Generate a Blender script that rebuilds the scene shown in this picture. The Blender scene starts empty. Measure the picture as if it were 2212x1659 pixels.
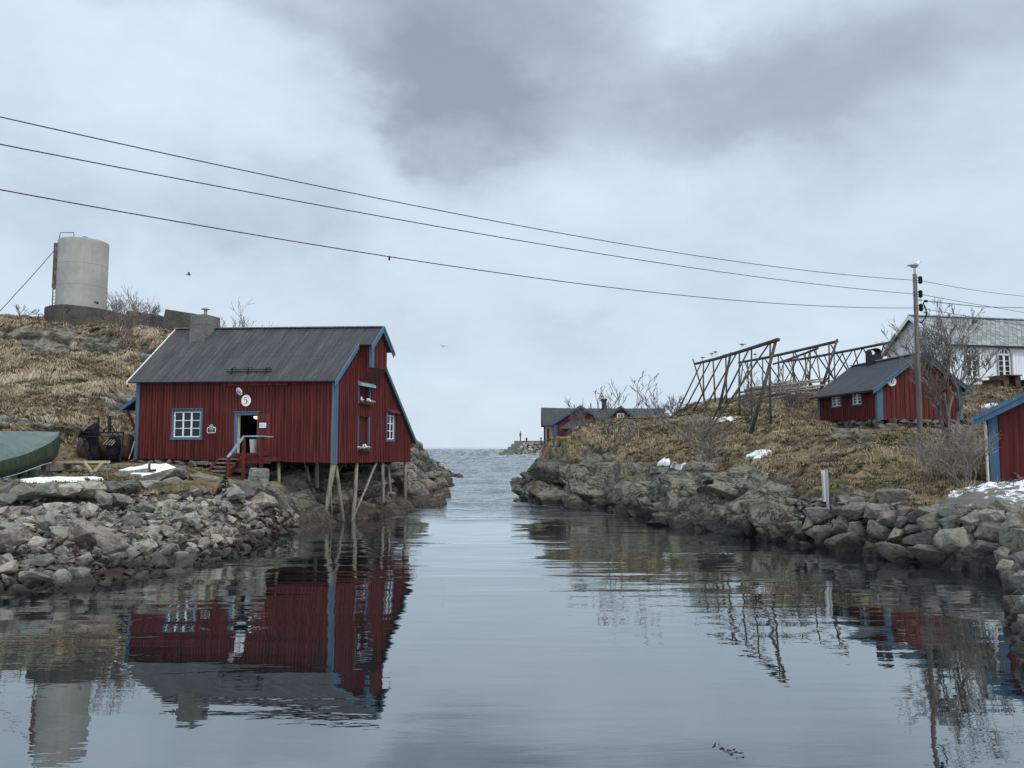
import bpy, bmesh, math, random
import numpy as np
from mathutils import Vector, Matrix, noise
random.seed(7); RNG = np.random.default_rng(7)
SC = bpy.context.scene
COL = SC.collection
V = Vector
# ---------------------------------------------------------------- camera model
FPX, CX, CY = 1662.0, 1106.0, 829.5
HC = 3.6
PITCH = math.radians(4.695)
SP, CP = math.sin(PITCH), math.cos(PITCH)
def ray(u, v):
    a = (u - CX) / FPX; b = (CY - v) / FPX
    return V((a, CP - b * SP, SP + b * CP))
def P(u, v, Y):
    d = ray(u, v); t = Y / d.y
    return V((d.x * t, Y, HC + d.z * t))
def W(u, v, z=0.0):
    d = ray(u, v); t = (z - HC) / d.z
    return V((d.x * t, d.y * t, z))
def onplane(u, v, O, n):
    d = ray(u, v); c = V((0, 0, HC))
    t = (O - c).dot(n) / d.dot(n)
    return c + d * t
def uv_of(p):
    y = p.y * CP + (p.z - HC) * SP; zz = (p.z - HC) * CP - p.y * SP
    return CX + FPX * p.x / y, CY - FPX * zz / y
cam = bpy.data.cameras.new("camera"); cam_o = bpy.data.objects.new("camera", cam); COL.objects.link(cam_o)
cam_o.location = (0, 0, HC); cam_o.rotation_euler = (math.pi / 2 + PITCH, 0, 0)
cam.sensor_width = 36; cam.lens = 36 * FPX / 2212; cam.clip_end = 30000; cam.clip_start = 0.1
SC.camera = cam_o
SC.view_settings.view_transform = 'Standard'; SC.view_settings.look = 'None'
SC.view_settings.exposure = 0.22; SC.view_settings.gamma = 1.0

# ---------------------------------------------------------------- node helpers
class NT:
    def __init__(s, tree): s.t = tree; tree.nodes.clear()
    def n(s, typ, ins=None, **kw):
        nd = s.t.nodes.new(typ)
        for k, v in kw.items(): setattr(nd, k, v)
        if ins:
            for k, v in ins.items():
                if isinstance(v, bpy.types.NodeSocket): s.t.links.new(v, nd.inputs[k])
                else: nd.inputs[k].default_value = v
        return nd
    def math(s, op, a, b=0.0, c=None, clamp=False):
        ins = {0: a, 1: b}
        if c is not None: ins[2] = c
        nd = s.n('ShaderNodeMath', ins, operation=op); nd.use_clamp = clamp
        return nd.outputs[0]
    def mapr(s, x, a, b, c=0.0, d=1.0, smooth=True):
        nd = s.n('ShaderNodeMapRange', {0: x, 1: a, 2: b, 3: c, 4: d})
        if smooth: nd.interpolation_type = 'SMOOTHSTEP'
        return nd.outputs[0]
    def mix(s, f, a, b, blend='MIX'):
        nd = s.n('ShaderNodeMix', data_type='RGBA', blend_type=blend)
        for i, v in ((0, f), (6, a), (7, b)):
            if isinstance(v, bpy.types.NodeSocket): s.t.links.new(v, nd.inputs[i])
            else: nd.inputs[i].default_value = (*v, 1) if isinstance(v, tuple) and len(v) == 3 else v
        return nd.outputs[2]
    def noise(s, vec, scale, detail=4, rough=0.55, dist=0.0):
        nd = s.n('ShaderNodeTexNoise', {'Scale': scale, 'Detail': detail, 'Roughness': rough, 'Distortion': dist})
        s.t.links.new(vec, nd.inputs['Vector']); return nd.outputs[0]
    def vmul(s, vec, xyz):
        nd = s.n('ShaderNodeVectorMath', {0: vec, 1: xyz}, operation='MULTIPLY'); return nd.outputs[0]
    def vadd(s, a, b):
        nd = s.n('ShaderNodeVectorMath', {0: a, 1: b}, operation='ADD'); return nd.outputs[0]
    def ramp(s, x, stops):
        nd = s.n('ShaderNodeValToRGB', {0: x}); e = nd.color_ramp.elements
        while len(e) < len(stops): e.new(0.5)
        for el, (p, c) in zip(e, stops):
            el.position = p; el.color = (*c, 1) if len(c) == 3 else c
        return nd.outputs[0]
    def bump(s, h, strength, dist, normal=None):
        ins = {'Height': h, 'Strength': strength, 'Distance': dist}
        if normal is not None: ins['Normal'] = normal
        return s.n('ShaderNodeBump', ins).outputs[0]
def new_mat(name):
    m = bpy.data.materials.new(name); m.use_nodes = True
    return m, NT(m.node_tree)
def finish(nt, col, rough=0.7, normal=None, spec=0.3, metal=0.0, **extra):
    ins = {'Base Color': col if isinstance(col, bpy.types.NodeSocket) else (*col, 1), 'Roughness': rough,
           'Specular IOR Level': spec, 'Metallic': metal}
    if normal is not None: ins['Normal'] = normal
    ins.update(extra)
    b = nt.n('ShaderNodeBsdfPrincipled', ins)
    o = nt.n('ShaderNodeOutputMaterial'); nt.t.links.new(b.outputs[0], o.inputs[0]); return b
MATS = {}
def pos(nt): return nt.n('ShaderNodeNewGeometry').outputs['Position']
def objv(nt): return nt.n('ShaderNodeTexCoord').outputs['Object']

def paint(name, col, var=0.25, rough=0.6, streak=(7, 7, 0.35), dirt=0.15, dirtcol=(0.05, 0.045, 0.04)):
    m, nt = new_mat(name); p = pos(nt)
    a = nt.noise(nt.vmul(p, streak), 1.0, 3, 0.6)
    b = nt.noise(p, 0.8, 5, 0.65); c = nt.noise(p, 9.0, 3, 0.6)
    lo = tuple(x * (1 - var) for x in col); hi = tuple(min(1, x * (1 + var)) for x in col)
    cc = nt.mix(nt.mapr(a, .3, .7), lo, hi)
    cc = nt.mix(nt.mapr(b, .5, .75, 0, dirt), cc, dirtcol)
    finish(nt, cc, rough, nt.bump(c, .25, .01), .18); MATS[name] = m
paint('red_paint', (0.104, 0.0225, 0.020), .40, .75, dirt=.22)
paint('red_dark', (0.08, 0.018, 0.017), .22, .6)
paint('blue_paint', (0.066, 0.135, 0.20), .14, .6)
paint('teal_paint', (0.05, 0.13, 0.16), .14, .5)
paint('barge_far', (0.045, 0.088, 0.125), .14, .6)
paint('white_paint', (0.72, 0.72, 0.70), .05, .5, dirt=.12, dirtcol=(.4, .39, .36))
paint('church_white', (0.70, 0.71, 0.72), .06, .6, dirt=.15, dirtcol=(.45, .45, .44))
paint('rail_blue', (0.22, 0.33, 0.38), .3, .6, (3, 3, 3), .35, (.5, .5, .45))
paint('grey_wood', (0.22, 0.20, 0.17), .35, .85, (9, 9, 1.0), .3)
paint('pole_wood', (0.125, 0.108, 0.088), .3, .85, (12, 12, .6), .3)
paint('rack_wood', (0.075, 0.066, 0.055), .35, .9, (4, 4, 4), .3)
paint('fresh_wood', (0.45, 0.37, 0.25), .2, .7, (5, 5, 5), .2)
paint('piling_wood', (0.20, 0.175, 0.145), .35, .9, (10, 10, .7), .45, (.06, .055, .045))
paint('black_iron', (0.018, 0.018, 0.020), .3, .5, (4, 4, 4), .2, (.06, .04, .03))
paint('black_net', (0.012, 0.013, 0.016), .5, .9, (14, 14, 3), .2)
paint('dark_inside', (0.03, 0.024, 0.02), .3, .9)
paint('grey_metal', (0.30, 0.31, 0.32), .15, .4, (3, 3, 1), .2)
paint('foundation_stone', (0.125, 0.118, 0.104), .45, .9, (2, 2, 2), .3)
paint('flat_black', (0.012, 0.012, 0.014), .1, .6)
paint('navy', (0.02, 0.022, 0.05), .1, .4, dirt=0)
paint('pink_wall', (0.42, 0.30, 0.30), .12, .6)
paint('debris', (0.09, 0.07, 0.05), .4, .9, (5, 5, 5), .3)
paint('bark', (0.15, 0.128, 0.11), .35, .9, (6, 6, 2), .3)
paint('bark_light', (0.24, 0.205, 0.17), .3, .9, (6, 6, 2), .3)
paint('bark_red', (0.19, 0.14, 0.125), .3, .9, (6, 6, 2), .3)
paint('gull_grey', (0.30, 0.31, 0.33), .1, .7, dirt=0)
paint('gull_white', (0.75, 0.75, 0.74), .04, .7, dirt=0)
paint('cloth', (0.03, 0.032, 0.045), .2, .9, dirt=0)
paint('jacket_blue', (0.04, 0.05, 0.09), .2, .9, dirt=0)
paint('skin', (0.45, 0.28, 0.2), .05, .6, dirt=0)
paint('bucket_plastic', (0.50, 0.50, 0.47), .06, .5, dirt=.2, dirtcol=(.3, .29, .26))
paint('pipe_white', (0.62, 0.60, 0.57), .12, .4, (3, 3, 1), .3, (.3, .25, .22))
paint('slab_pale', (0.58, 0.57, 0.53), .1, .7)

def m_glass():
    m, nt = new_mat('glass'); p = pos(nt)
    b = nt.noise(p, 1.6, 2)
    finish(nt, (0.010, 0.012, 0.014), .04, nt.bump(b, .06, .05), .28); MATS['glass'] = m
m_glass()
def m_roof(name, c0, c1, corr=7.5, bumpd=.02):
    m, nt = new_mat(name); uv = nt.n('ShaderNodeTexCoord').outputs['UV']
    s1 = nt.noise(nt.vmul(uv, (6.0, .28, 1)), 1.0, 5, .7)
    s2 = nt.noise(nt.vmul(uv, (1.1, .5, 1)), 1.0, 4, .65)
    s3 = nt.noise(nt.vmul(uv, (22.0, 1.5, 1)), 1.0, 2, .6)
    f = nt.math('ADD', nt.math('MULTIPLY', s1, .55), nt.math('ADD', nt.math('MULTIPLY', s2, .3), nt.math('MULTIPLY', s3, .25)))
    col = nt.ramp(f, [(.36, c0), (.55, tuple((a + b) / 2 * .9 for a, b in zip(c0, c1))), (.74, c1)])
    sx = nt.n('ShaderNodeSeparateXYZ', {0: uv})
    w = nt.math('SINE', nt.math('MULTIPLY', sx.outputs[0], corr * 2 * math.pi))
    # overlap lines of the sheets
    fr = nt.math('FRACT', nt.math('MULTIPLY', nt.math('ADD', sx.outputs[1], .45), 1 / 2.45))
    ms = nt.noise(nt.vmul(uv, (.5, .9, 1)), 1.0, 6, .7); col = nt.mix(nt.mapr(ms, .58, .76, 0, .45), col, (.085, .08, .066))
    line = nt.mapr(fr, .0, .014, 1, 0)
    col = nt.mix(nt.math('MULTIPLY', line, .75), col, (.012, .012, .014))
    finish(nt, col, .65, nt.bump(w, .6, bumpd), .2); MATS[name] = m
m_roof('roof_dark', (0.012, 0.012, 0.015), (0.105, 0.103, 0.108), 7.5)
m_roof('roof_grey', (0.028, 0.031, 0.037), (0.075, 0.08, 0.09), 5.0)
def m_slate():
    m, nt = new_mat('slate'); uv = nt.n('ShaderNodeTexCoord').outputs['UV']
    sx = nt.n('ShaderNodeSeparateXYZ', {0: uv}); x, y = sx.outputs[0], sx.outputs[1]
    k = 1 / .42
    a = nt.math('MULTIPLY', nt.math('ADD', x, nt.math('MULTIPLY', y, .8)), k)
    b = nt.math('MULTIPLY', nt.math('SUBTRACT', x, nt.math('MULTIPLY', y, .8)), k)
    fa, fb = nt.math('FRACT', a), nt.math('FRACT', b)
    ca, cb = nt.math('FLOOR', a), nt.math('FLOOR', b)
    cell = nt.n('ShaderNodeCombineXYZ', {0: ca, 1: cb}).outputs[0]
    wn = nt.n('ShaderNodeTexWhiteNoise', {'Vector': cell}).outputs['Value']
    col = nt.ramp(wn, [(0, (.12, .13, .125)), (.5, (.19, .205, .195)), (1, (.31, .32, .305))])
    n2 = nt.noise(nt.vmul(uv, (.7, .7, 1)), 1, 4, .6)
    col = nt.mix(nt.mapr(n2, .4, .7, 0, .5), col, (.20, .20, .17))
    ed = nt.math('MINIMUM', fa, nt.math('SUBTRACT', 1.0, fb))
    col = nt.mix(nt.mapr(ed, .03, .16, .85, 0), col, (.04, .043, .045))
    h = nt.math('ADD', fa, fb)
    finish(nt, col, .6, nt.bump(h, .4, .03)); MATS['slate'] = m
m_slate()
def m_concrete(name, c, cracks=True, dark=(.05, .048, .042)):
    m, nt = new_mat(name); p = pos(nt)
    a = nt.noise(p, 1.1, 8, .68); b = nt.noise(p, 7, 6, .7); st = nt.noise(nt.vmul(p, (2.5, 2.5, .35)), 1, 4, .6)
    col = nt.ramp(a, [(.25, tuple(x * .55 for x in c)), (.5, c), (.75, tuple(min(1, x * 1.25) for x in c))])
    col = nt.mix(nt.mapr(st, .55, .75, 0, .5), col, dark)
    col = nt.mix(nt.mapr(b, .6, .8, 0, .5), col, (.33, .31, .26))
    h = nt.math('ADD', nt.math('MULTIPLY', b, .6), a)
    if cracks:
        vo = nt.n('ShaderNodeTexVoronoi', {'Vector': nt.vadd(nt.vmul(p, (.8, .8, 1.3)), nt.n('ShaderNodeTexNoise', {'Vector': p, 'Scale': 1.5}).outputs[1]), 'Scale': .8}, feature='DISTANCE_TO_EDGE')
        cr = nt.mapr(vo.outputs['Distance'], .0, .03, 1, 0)
        col = nt.mix(nt.math('MULTIPLY', cr, .8), col, (.02, .02, .018))
    finish(nt, col, .9, nt.bump(h, .7, .06), .2); MATS[name] = m
m_concrete('old_concrete', (.08, .075, .065)); m_concrete('chimney_concrete', (.15, .143, .128), False); m_concrete('pier_concrete', (.155, .15, .132), False)
def m_tank():
    m, nt = new_mat('tank_paint'); p = pos(nt)
    a = nt.noise(p, .55, 5, .6); st = nt.noise(nt.vmul(p, (3, 3, .2)), 1, 4, .65); b = nt.noise(p, 5, 5, .65)
    col = nt.mix(nt.mapr(a, .35, .7), (.28, .272, .24), (.36, .352, .318))
    col = nt.mix(nt.mapr(st, .5, .8, 0, .45), col, (.25, .22, .16))
    col = nt.mix(nt.mapr(b, .66, .82, 0, .5), col, (.22, .15, .08))
    finish(nt, col, .55, nt.bump(a, .15, .05)); MATS['tank_paint'] = m
    m, nt = new_mat('rust'); p = pos(nt)
    a = nt.noise(p, 1.3, 6, .65); b = nt.noise(p, 8, 5, .7)
    col = nt.ramp(a, [(.3, (.035, .022, .02)), (.5, (.085, .045, .036)), (.72, (.13, .068, .05))])
    col = nt.mix(nt.mapr(b, .55, .75, 0, .5), col, (.04, .03, .028))
    finish(nt, col, .7, nt.bump(b, .3, .02)); MATS['rust'] = m
    m, nt = new_mat('rust_bright'); p = pos(nt)
    a = nt.noise(nt.vmul(p, (4, 4, 1)), 1.3, 6, .65)
    finish(nt, nt.ramp(a, [(.3, (.035, .026, .02)), (.5, (.085, .06, .04)), (.7, (.24, .20, .15))]), .8); MATS['rust_bright'] = m
m_tank()
def m_tarp():
    m, nt = new_mat('tarp'); p = pos(nt)
    a = nt.noise(nt.vmul(p, (1.2, 3, 1.2)), 1.5, 5, .6, .6); b = nt.noise(p, 1.0, 3)
    col = nt.mix(nt.mapr(b, .3, .7), (.07, .10, .083), (.105, .14, .118))
    finish(nt, col, .36, nt.bump(a, .9, .2), .5); MATS['tarp'] = m
    m, nt = new_mat('tarp_dark'); p = pos(nt)
    a = nt.noise(nt.vmul(p, (1.2, 3, 1.2)), 1.5, 5, .6, .6)
    finish(nt, nt.mix(nt.mapr(a, .3, .7), (.022, .034, .022), (.045, .062, .04)), .45, nt.bump(a, .5, .1), .4); MATS['tarp_dark'] = m
m_tarp()
def m_snow():
    m, nt = new_mat('snow'); p = pos(nt)
    a = nt.noise(p, 6, 5, .6); b = nt.noise(p, 2.2, 6, .7)
    col = nt.mix(nt.mapr(b, .56, .72, 0, .55), (.80, .82, .84), (.40, .37, .33))
    finish(nt, col, .7, nt.bump(a, .5, .05), .3); MATS['snow'] = m
    m, nt = new_mat('dirty_snow'); p = pos(nt)
    a = nt.noise(p, 5, 6, .65); b = nt.noise(nt.vmul(p, (1, 1, 2.0)), 2.3, 7, .72)
    zz = nt.n('ShaderNodeSeparateXYZ', {0: p}).outputs[2]
    col = nt.mix(nt.mapr(nt.math('ADD', b, nt.math('MULTIPLY', nt.math('SUBTRACT', 2.05, zz), .26)), .37, .50, 0, .95), (.78, .80, .82), (.115, .098, .08))
    finish(nt, col, .8, nt.bump(a, .8, .08), .2); MATS['dirty_snow'] = m
m_snow()
def rock_core(nt, p, rnd, lines=1.0):
    a = nt.noise(p, .9, 7, .65); b = nt.noise(p, 6.0, 8, .7); c = nt.noise(nt.vmul(p, (1, 1, 3.2)), 2.6, 5, .6, .5); l = nt.noise(p, 2.1, 6, .65)
    base = nt.ramp(a, [(.28, (.105, .10, .092)), (.5, (.185, .178, .162)), (.74, (.27, .26, .235))])
    base = nt.mix(nt.mapr(c, .45, .75, 0, .5), base, (.235, .205, .165))
    base = nt.mix(nt.mapr(l, .58, .70, 0, .55), base, (.30, .295, .265))
    base = nt.mix(nt.mapr(b, .60, .76, 0, .6), base, (.045, .045, .04))
    k1 = nt.math('ABSOLUTE', nt.math('SUBTRACT', nt.noise(nt.vmul(p, (1, .8, 2.2)), .75, 6, .6, .8), .5))
    k2 = nt.math('ABSOLUTE', nt.math('SUBTRACT', nt.noise(nt.vadd(nt.vmul(p, (1.6, 2.2, 1.1)), (5.3, 1.1, 8.2)), .9, 6, .62, .6), .5))
    ln = nt.math('MAXIMUM', nt.mapr(k1, .0, .022, 1, 0), nt.math('MULTIPLY', nt.mapr(k2, .0, .016, 1, 0), .8))
    base = nt.mix(nt.math('MULTIPLY', ln, .75 * lines), base, (.022, .021, .018))
    h = nt.math('SUBTRACT', nt.math('ADD', nt.math('MULTIPLY', b, .5), nt.math('MULTIPLY', c, .6)), nt.math('MULTIPLY', ln, .9 * lines))
    return base, h
def wet(nt, base, z0, z1, col=(.022, .021, .018)):
    z = nt.n('ShaderNodeSeparateXYZ', {0: pos(nt)}).outputs[2]
    n = nt.noise(pos(nt), 1.4, 4, .6)
    zz = nt.math('ADD', z, nt.math('MULTIPLY', nt.math('SUBTRACT', n, .5), .7))
    f = nt.mapr(zz, z0, z1, .88, 0)
    return nt.mix(f, base, col), f
def m_rock(name='rubble_stone', gain=1.0, wz=(.22, .62)):
    m, nt = new_mat(name)
    info = nt.n('ShaderNodeObjectInfo'); rnd = info.outputs['Random']
    off = nt.n('ShaderNodeCombineXYZ', {0: nt.math('MULTIPLY', rnd, 37.), 1: nt.math('MULTIPLY', rnd, 91.), 2: rnd}).outputs[0]
    p = nt.vadd(objv(nt), off)
    base, h = rock_core(nt, p, rnd, .5)
    tint = nt.ramp(nt.math('FRACT', nt.math('MULTIPLY', rnd, 17.3)), [(0, (.66, .65, .65)), (.25, (1.15, 1.12, 1.06)), (.45, (.98, .86, .79)), (.68, (1.7, 1.62, 1.45)), (.85, (.95, .97, 1.0)), (1, (1.9, 1.82, 1.62))])
    base = nt.mix(1.0, base, tint, 'MULTIPLY')
    base = nt.mix(1.0, base, (gain, gain, gain), 'MULTIPLY')
    base, f = wet(nt, base, *wz, (.03, .028, .022))
    finish(nt, base, .85, nt.bump(h, .7, .05), .25); MATS[name] = m
    if name != 'rubble_stone': return
    m, nt = new_mat('rubble_fill')
    p = pos(nt); at = nt.n('ShaderNodeAttribute', attribute_name='tone', attribute_type='GEOMETRY')
    base, h = rock_core(nt, p, None)
    base = nt.mix(1.0, base, at.outputs['Color'], 'MULTIPLY')
    base, f = wet(nt, base, .22, .62, (.026, .023, .018))
    finish(nt, base, .9, nt.bump(h, .6, .05), .2); MATS['rubble_fill'] = m
m_rock(); m_rock('wall_stone', .70, (.25, .8))
def m_terrain(name, strata=(1, 1, 3.2), grassy=True, wetz=(.15, .75), rockmul=(1, 1, 1), soilmul=1.0, wetcol=(.022, .021, .018)):
    m, nt = new_mat(name); p = pos(nt)
    at = nt.n('ShaderNodeAttribute', attribute_name='rock', attribute_type='GEOMETRY').outputs['Fac']
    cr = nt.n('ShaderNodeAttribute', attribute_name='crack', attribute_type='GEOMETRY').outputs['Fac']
    base, h = rock_core(nt, p, None)
    base = nt.mix(1.0, base, rockmul, 'MULTIPLY')
    vor = nt.n('ShaderNodeTexVoronoi', {'Vector': nt.vadd(nt.vmul(p, (1.1, 1.1, 2.6)), nt.n('ShaderNodeTexNoise', {'Vector': p, 'Scale': 1.2, 'Detail': 4}).outputs[1]), 'Scale': 1.3}, feature='DISTANCE_TO_EDGE')
    ck = nt.mapr(vor.outputs['Distance'], .0, .05, 1, 0)
    base = nt.mix(nt.math('MULTIPLY', cr, .85), base, (.018, .017, .015))  # darkens joints, varied block tones and the shade painted into gaps
    och = nt.noise(p, .5, 4, .6)
    dk = nt.noise(nt.vadd(p, (31., 7., 3.)), .62, 6, .7); base = nt.mix(nt.mapr(dk, .50, .66, 0, .72), base, (.040, .039, .034))
    gr = nt.noise(nt.vadd(p, (3., 17., 43.)), .8, 5, .65); base = nt.mix(nt.mapr(gr, .60, .72, 0, .6), base, (.085, .088, .035))
    base = nt.mix(nt.mapr(och, .58, .7, 0, .45), base, (.19, .14, .07))
    base, f = wet(nt, base, wetz[0], wetz[1], wetcol)
    g1 = nt.noise(p, .7, 6, .65); g2 = nt.noise(p, 3.5, 6, .7); g3 = nt.noise(p, .33, 3, .5)
    soil = nt.ramp(g2, [(.3, (.07 * soilmul, .052 * soilmul, .03 * soilmul)), (.5, (.16 * soilmul, .12 * soilmul, .065 * soilmul)), (.72, (.26 * soilmul, .20 * soilmul, .115 * soilmul))])
    soil = nt.mix(nt.mapr(g1, .54, .66, 0, .8), soil, (.05, .052, .02))
    soil = nt.mix(nt.mapr(g3, .55, .65, 0, .7), soil, (.05, .036, .024))
    k = nt.math('ADD', at, nt.math('MULTIPLY', nt.math('SUBTRACT', g2, .5), .5))
    fac = nt.mapr(k, .40, .60)
    col = nt.mix(fac, soil, base)
    hh = nt.math('ADD', nt.math('MULTIPLY', h, 1.0), nt.math('MULTIPLY', ck, -.08))
    finish(nt, col, .9, nt.bump(hh, .8, .09), .2); MATS[name] = m
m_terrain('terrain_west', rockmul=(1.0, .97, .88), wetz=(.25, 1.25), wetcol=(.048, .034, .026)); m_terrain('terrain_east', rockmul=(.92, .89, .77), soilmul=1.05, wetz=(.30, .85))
def m_grass():
    m, nt = new_mat('dry_grass'); 
    at = nt.n('ShaderNodeAttribute', attribute_name='tone', attribute_type='GEOMETRY').outputs['Color']
    finish(nt, at, .75, None, .15); MATS['dry_grass'] = m
m_grass()
def m_water():
    m, nt = new_mat('water'); p = pos(nt)
    y = nt.n('ShaderNodeSeparateXYZ', {0: p}).outputs[1]
    sea = nt.mapr(nt.math('ADD', y, nt.math('MULTIPLY', nt.math('SUBTRACT', nt.noise(p, .12, 2), .5), 12.)), 36., 50.)
    # soft ripples with crests roughly across the channel
    r1 = nt.noise(nt.vmul(p, (.16, .8, 1)), 1.0, 2, .5, .2)
    r2 = nt.noise(nt.vmul(p, (.6, 2.6, 1)), 1.0, 3, .55, .3)
    r3 = nt.noise(nt.vmul(p, (3.2, 7.0, 1)), 1.0, 2, .5)
    mid = nt.math('MULTIPLY', nt.mapr(y, 11., 22.), nt.mapr(nt.noise(nt.vmul(p, (.10, .16, 1)), 1.0, 3, .5), .36, .60))
    h = nt.math('MULTIPLY', r1, nt.math('ADD', .010, nt.math('MULTIPLY', mid, .034)))
    h = nt.math('ADD', h, nt.math('MULTIPLY', r2, nt.math('ADD', .0018, nt.math('MULTIPLY', mid, .0075))))
    h = nt.math('ADD', h, nt.math('MULTIPLY', r3, nt.math('ADD', .0006, nt.math('MULTIPLY', mid, .0010))))
    s0 = nt.noise(nt.vmul(p, (.06, .085, 1)), 1.0, 4, .6); s1 = nt.noise(nt.vmul(p, (.30, .42, 1)), 1.0, 4, .62); s2 = nt.noise(nt.vmul(p, (1.3, 1.8, 1)), 1.0, 4, .6)
    hs = nt.math('ADD', nt.math('MULTIPLY', s0, .5), nt.math('ADD', nt.math('MULTIPLY', s1, .45), nt.math('MULTIPLY', s2, .17)))
    hh = nt.math('ADD', h, nt.math('MULTIPLY', hs, sea))
    nrm = nt.bump(hh, 1.0, 1.0)
    foam = nt.math('MULTIPLY', nt.mapr(nt.noise(nt.vmul(p, (.03, .12, 1)), 1.0, 6, .7), .60, .66), nt.math('MULTIPLY', nt.mapr(y, 170., 215.), nt.mapr(y, 330., 270.)))
    col = nt.mix(foam, (.007, .010, .011), (.7, .72, .74))
    body = nt.n('ShaderNodeBsdfDiffuse', {'Color': col, 'Roughness': 0.0})
    gl = nt.n('ShaderNodeBsdfGlossy', {'Color': (.90, .94, .95, 1), 'Roughness': nt.math('ADD', .012, nt.math('MULTIPLY', sea, .08)), 'Normal': nrm})
    fr = nt.n('ShaderNodeFresnel', {'IOR': 1.34, 'Normal': nrm}).outputs[0]
    fac = nt.math('MULTIPLY', nt.math('ADD', .29, nt.math('MULTIPLY', fr, 1.0), clamp=True), nt.math('SUBTRACT', 1.0, foam))
    mx = nt.n('ShaderNodeMixShader', {0: fac}); nt.t.links.new(body.outputs[0], mx.inputs[1]); nt.t.links.new(gl.outputs[0], mx.inputs[2])
    o = nt.n('ShaderNodeOutputMaterial'); nt.t.links.new(mx.outputs[0], o.inputs[0]); MATS['water'] = m
m_water()
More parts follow.
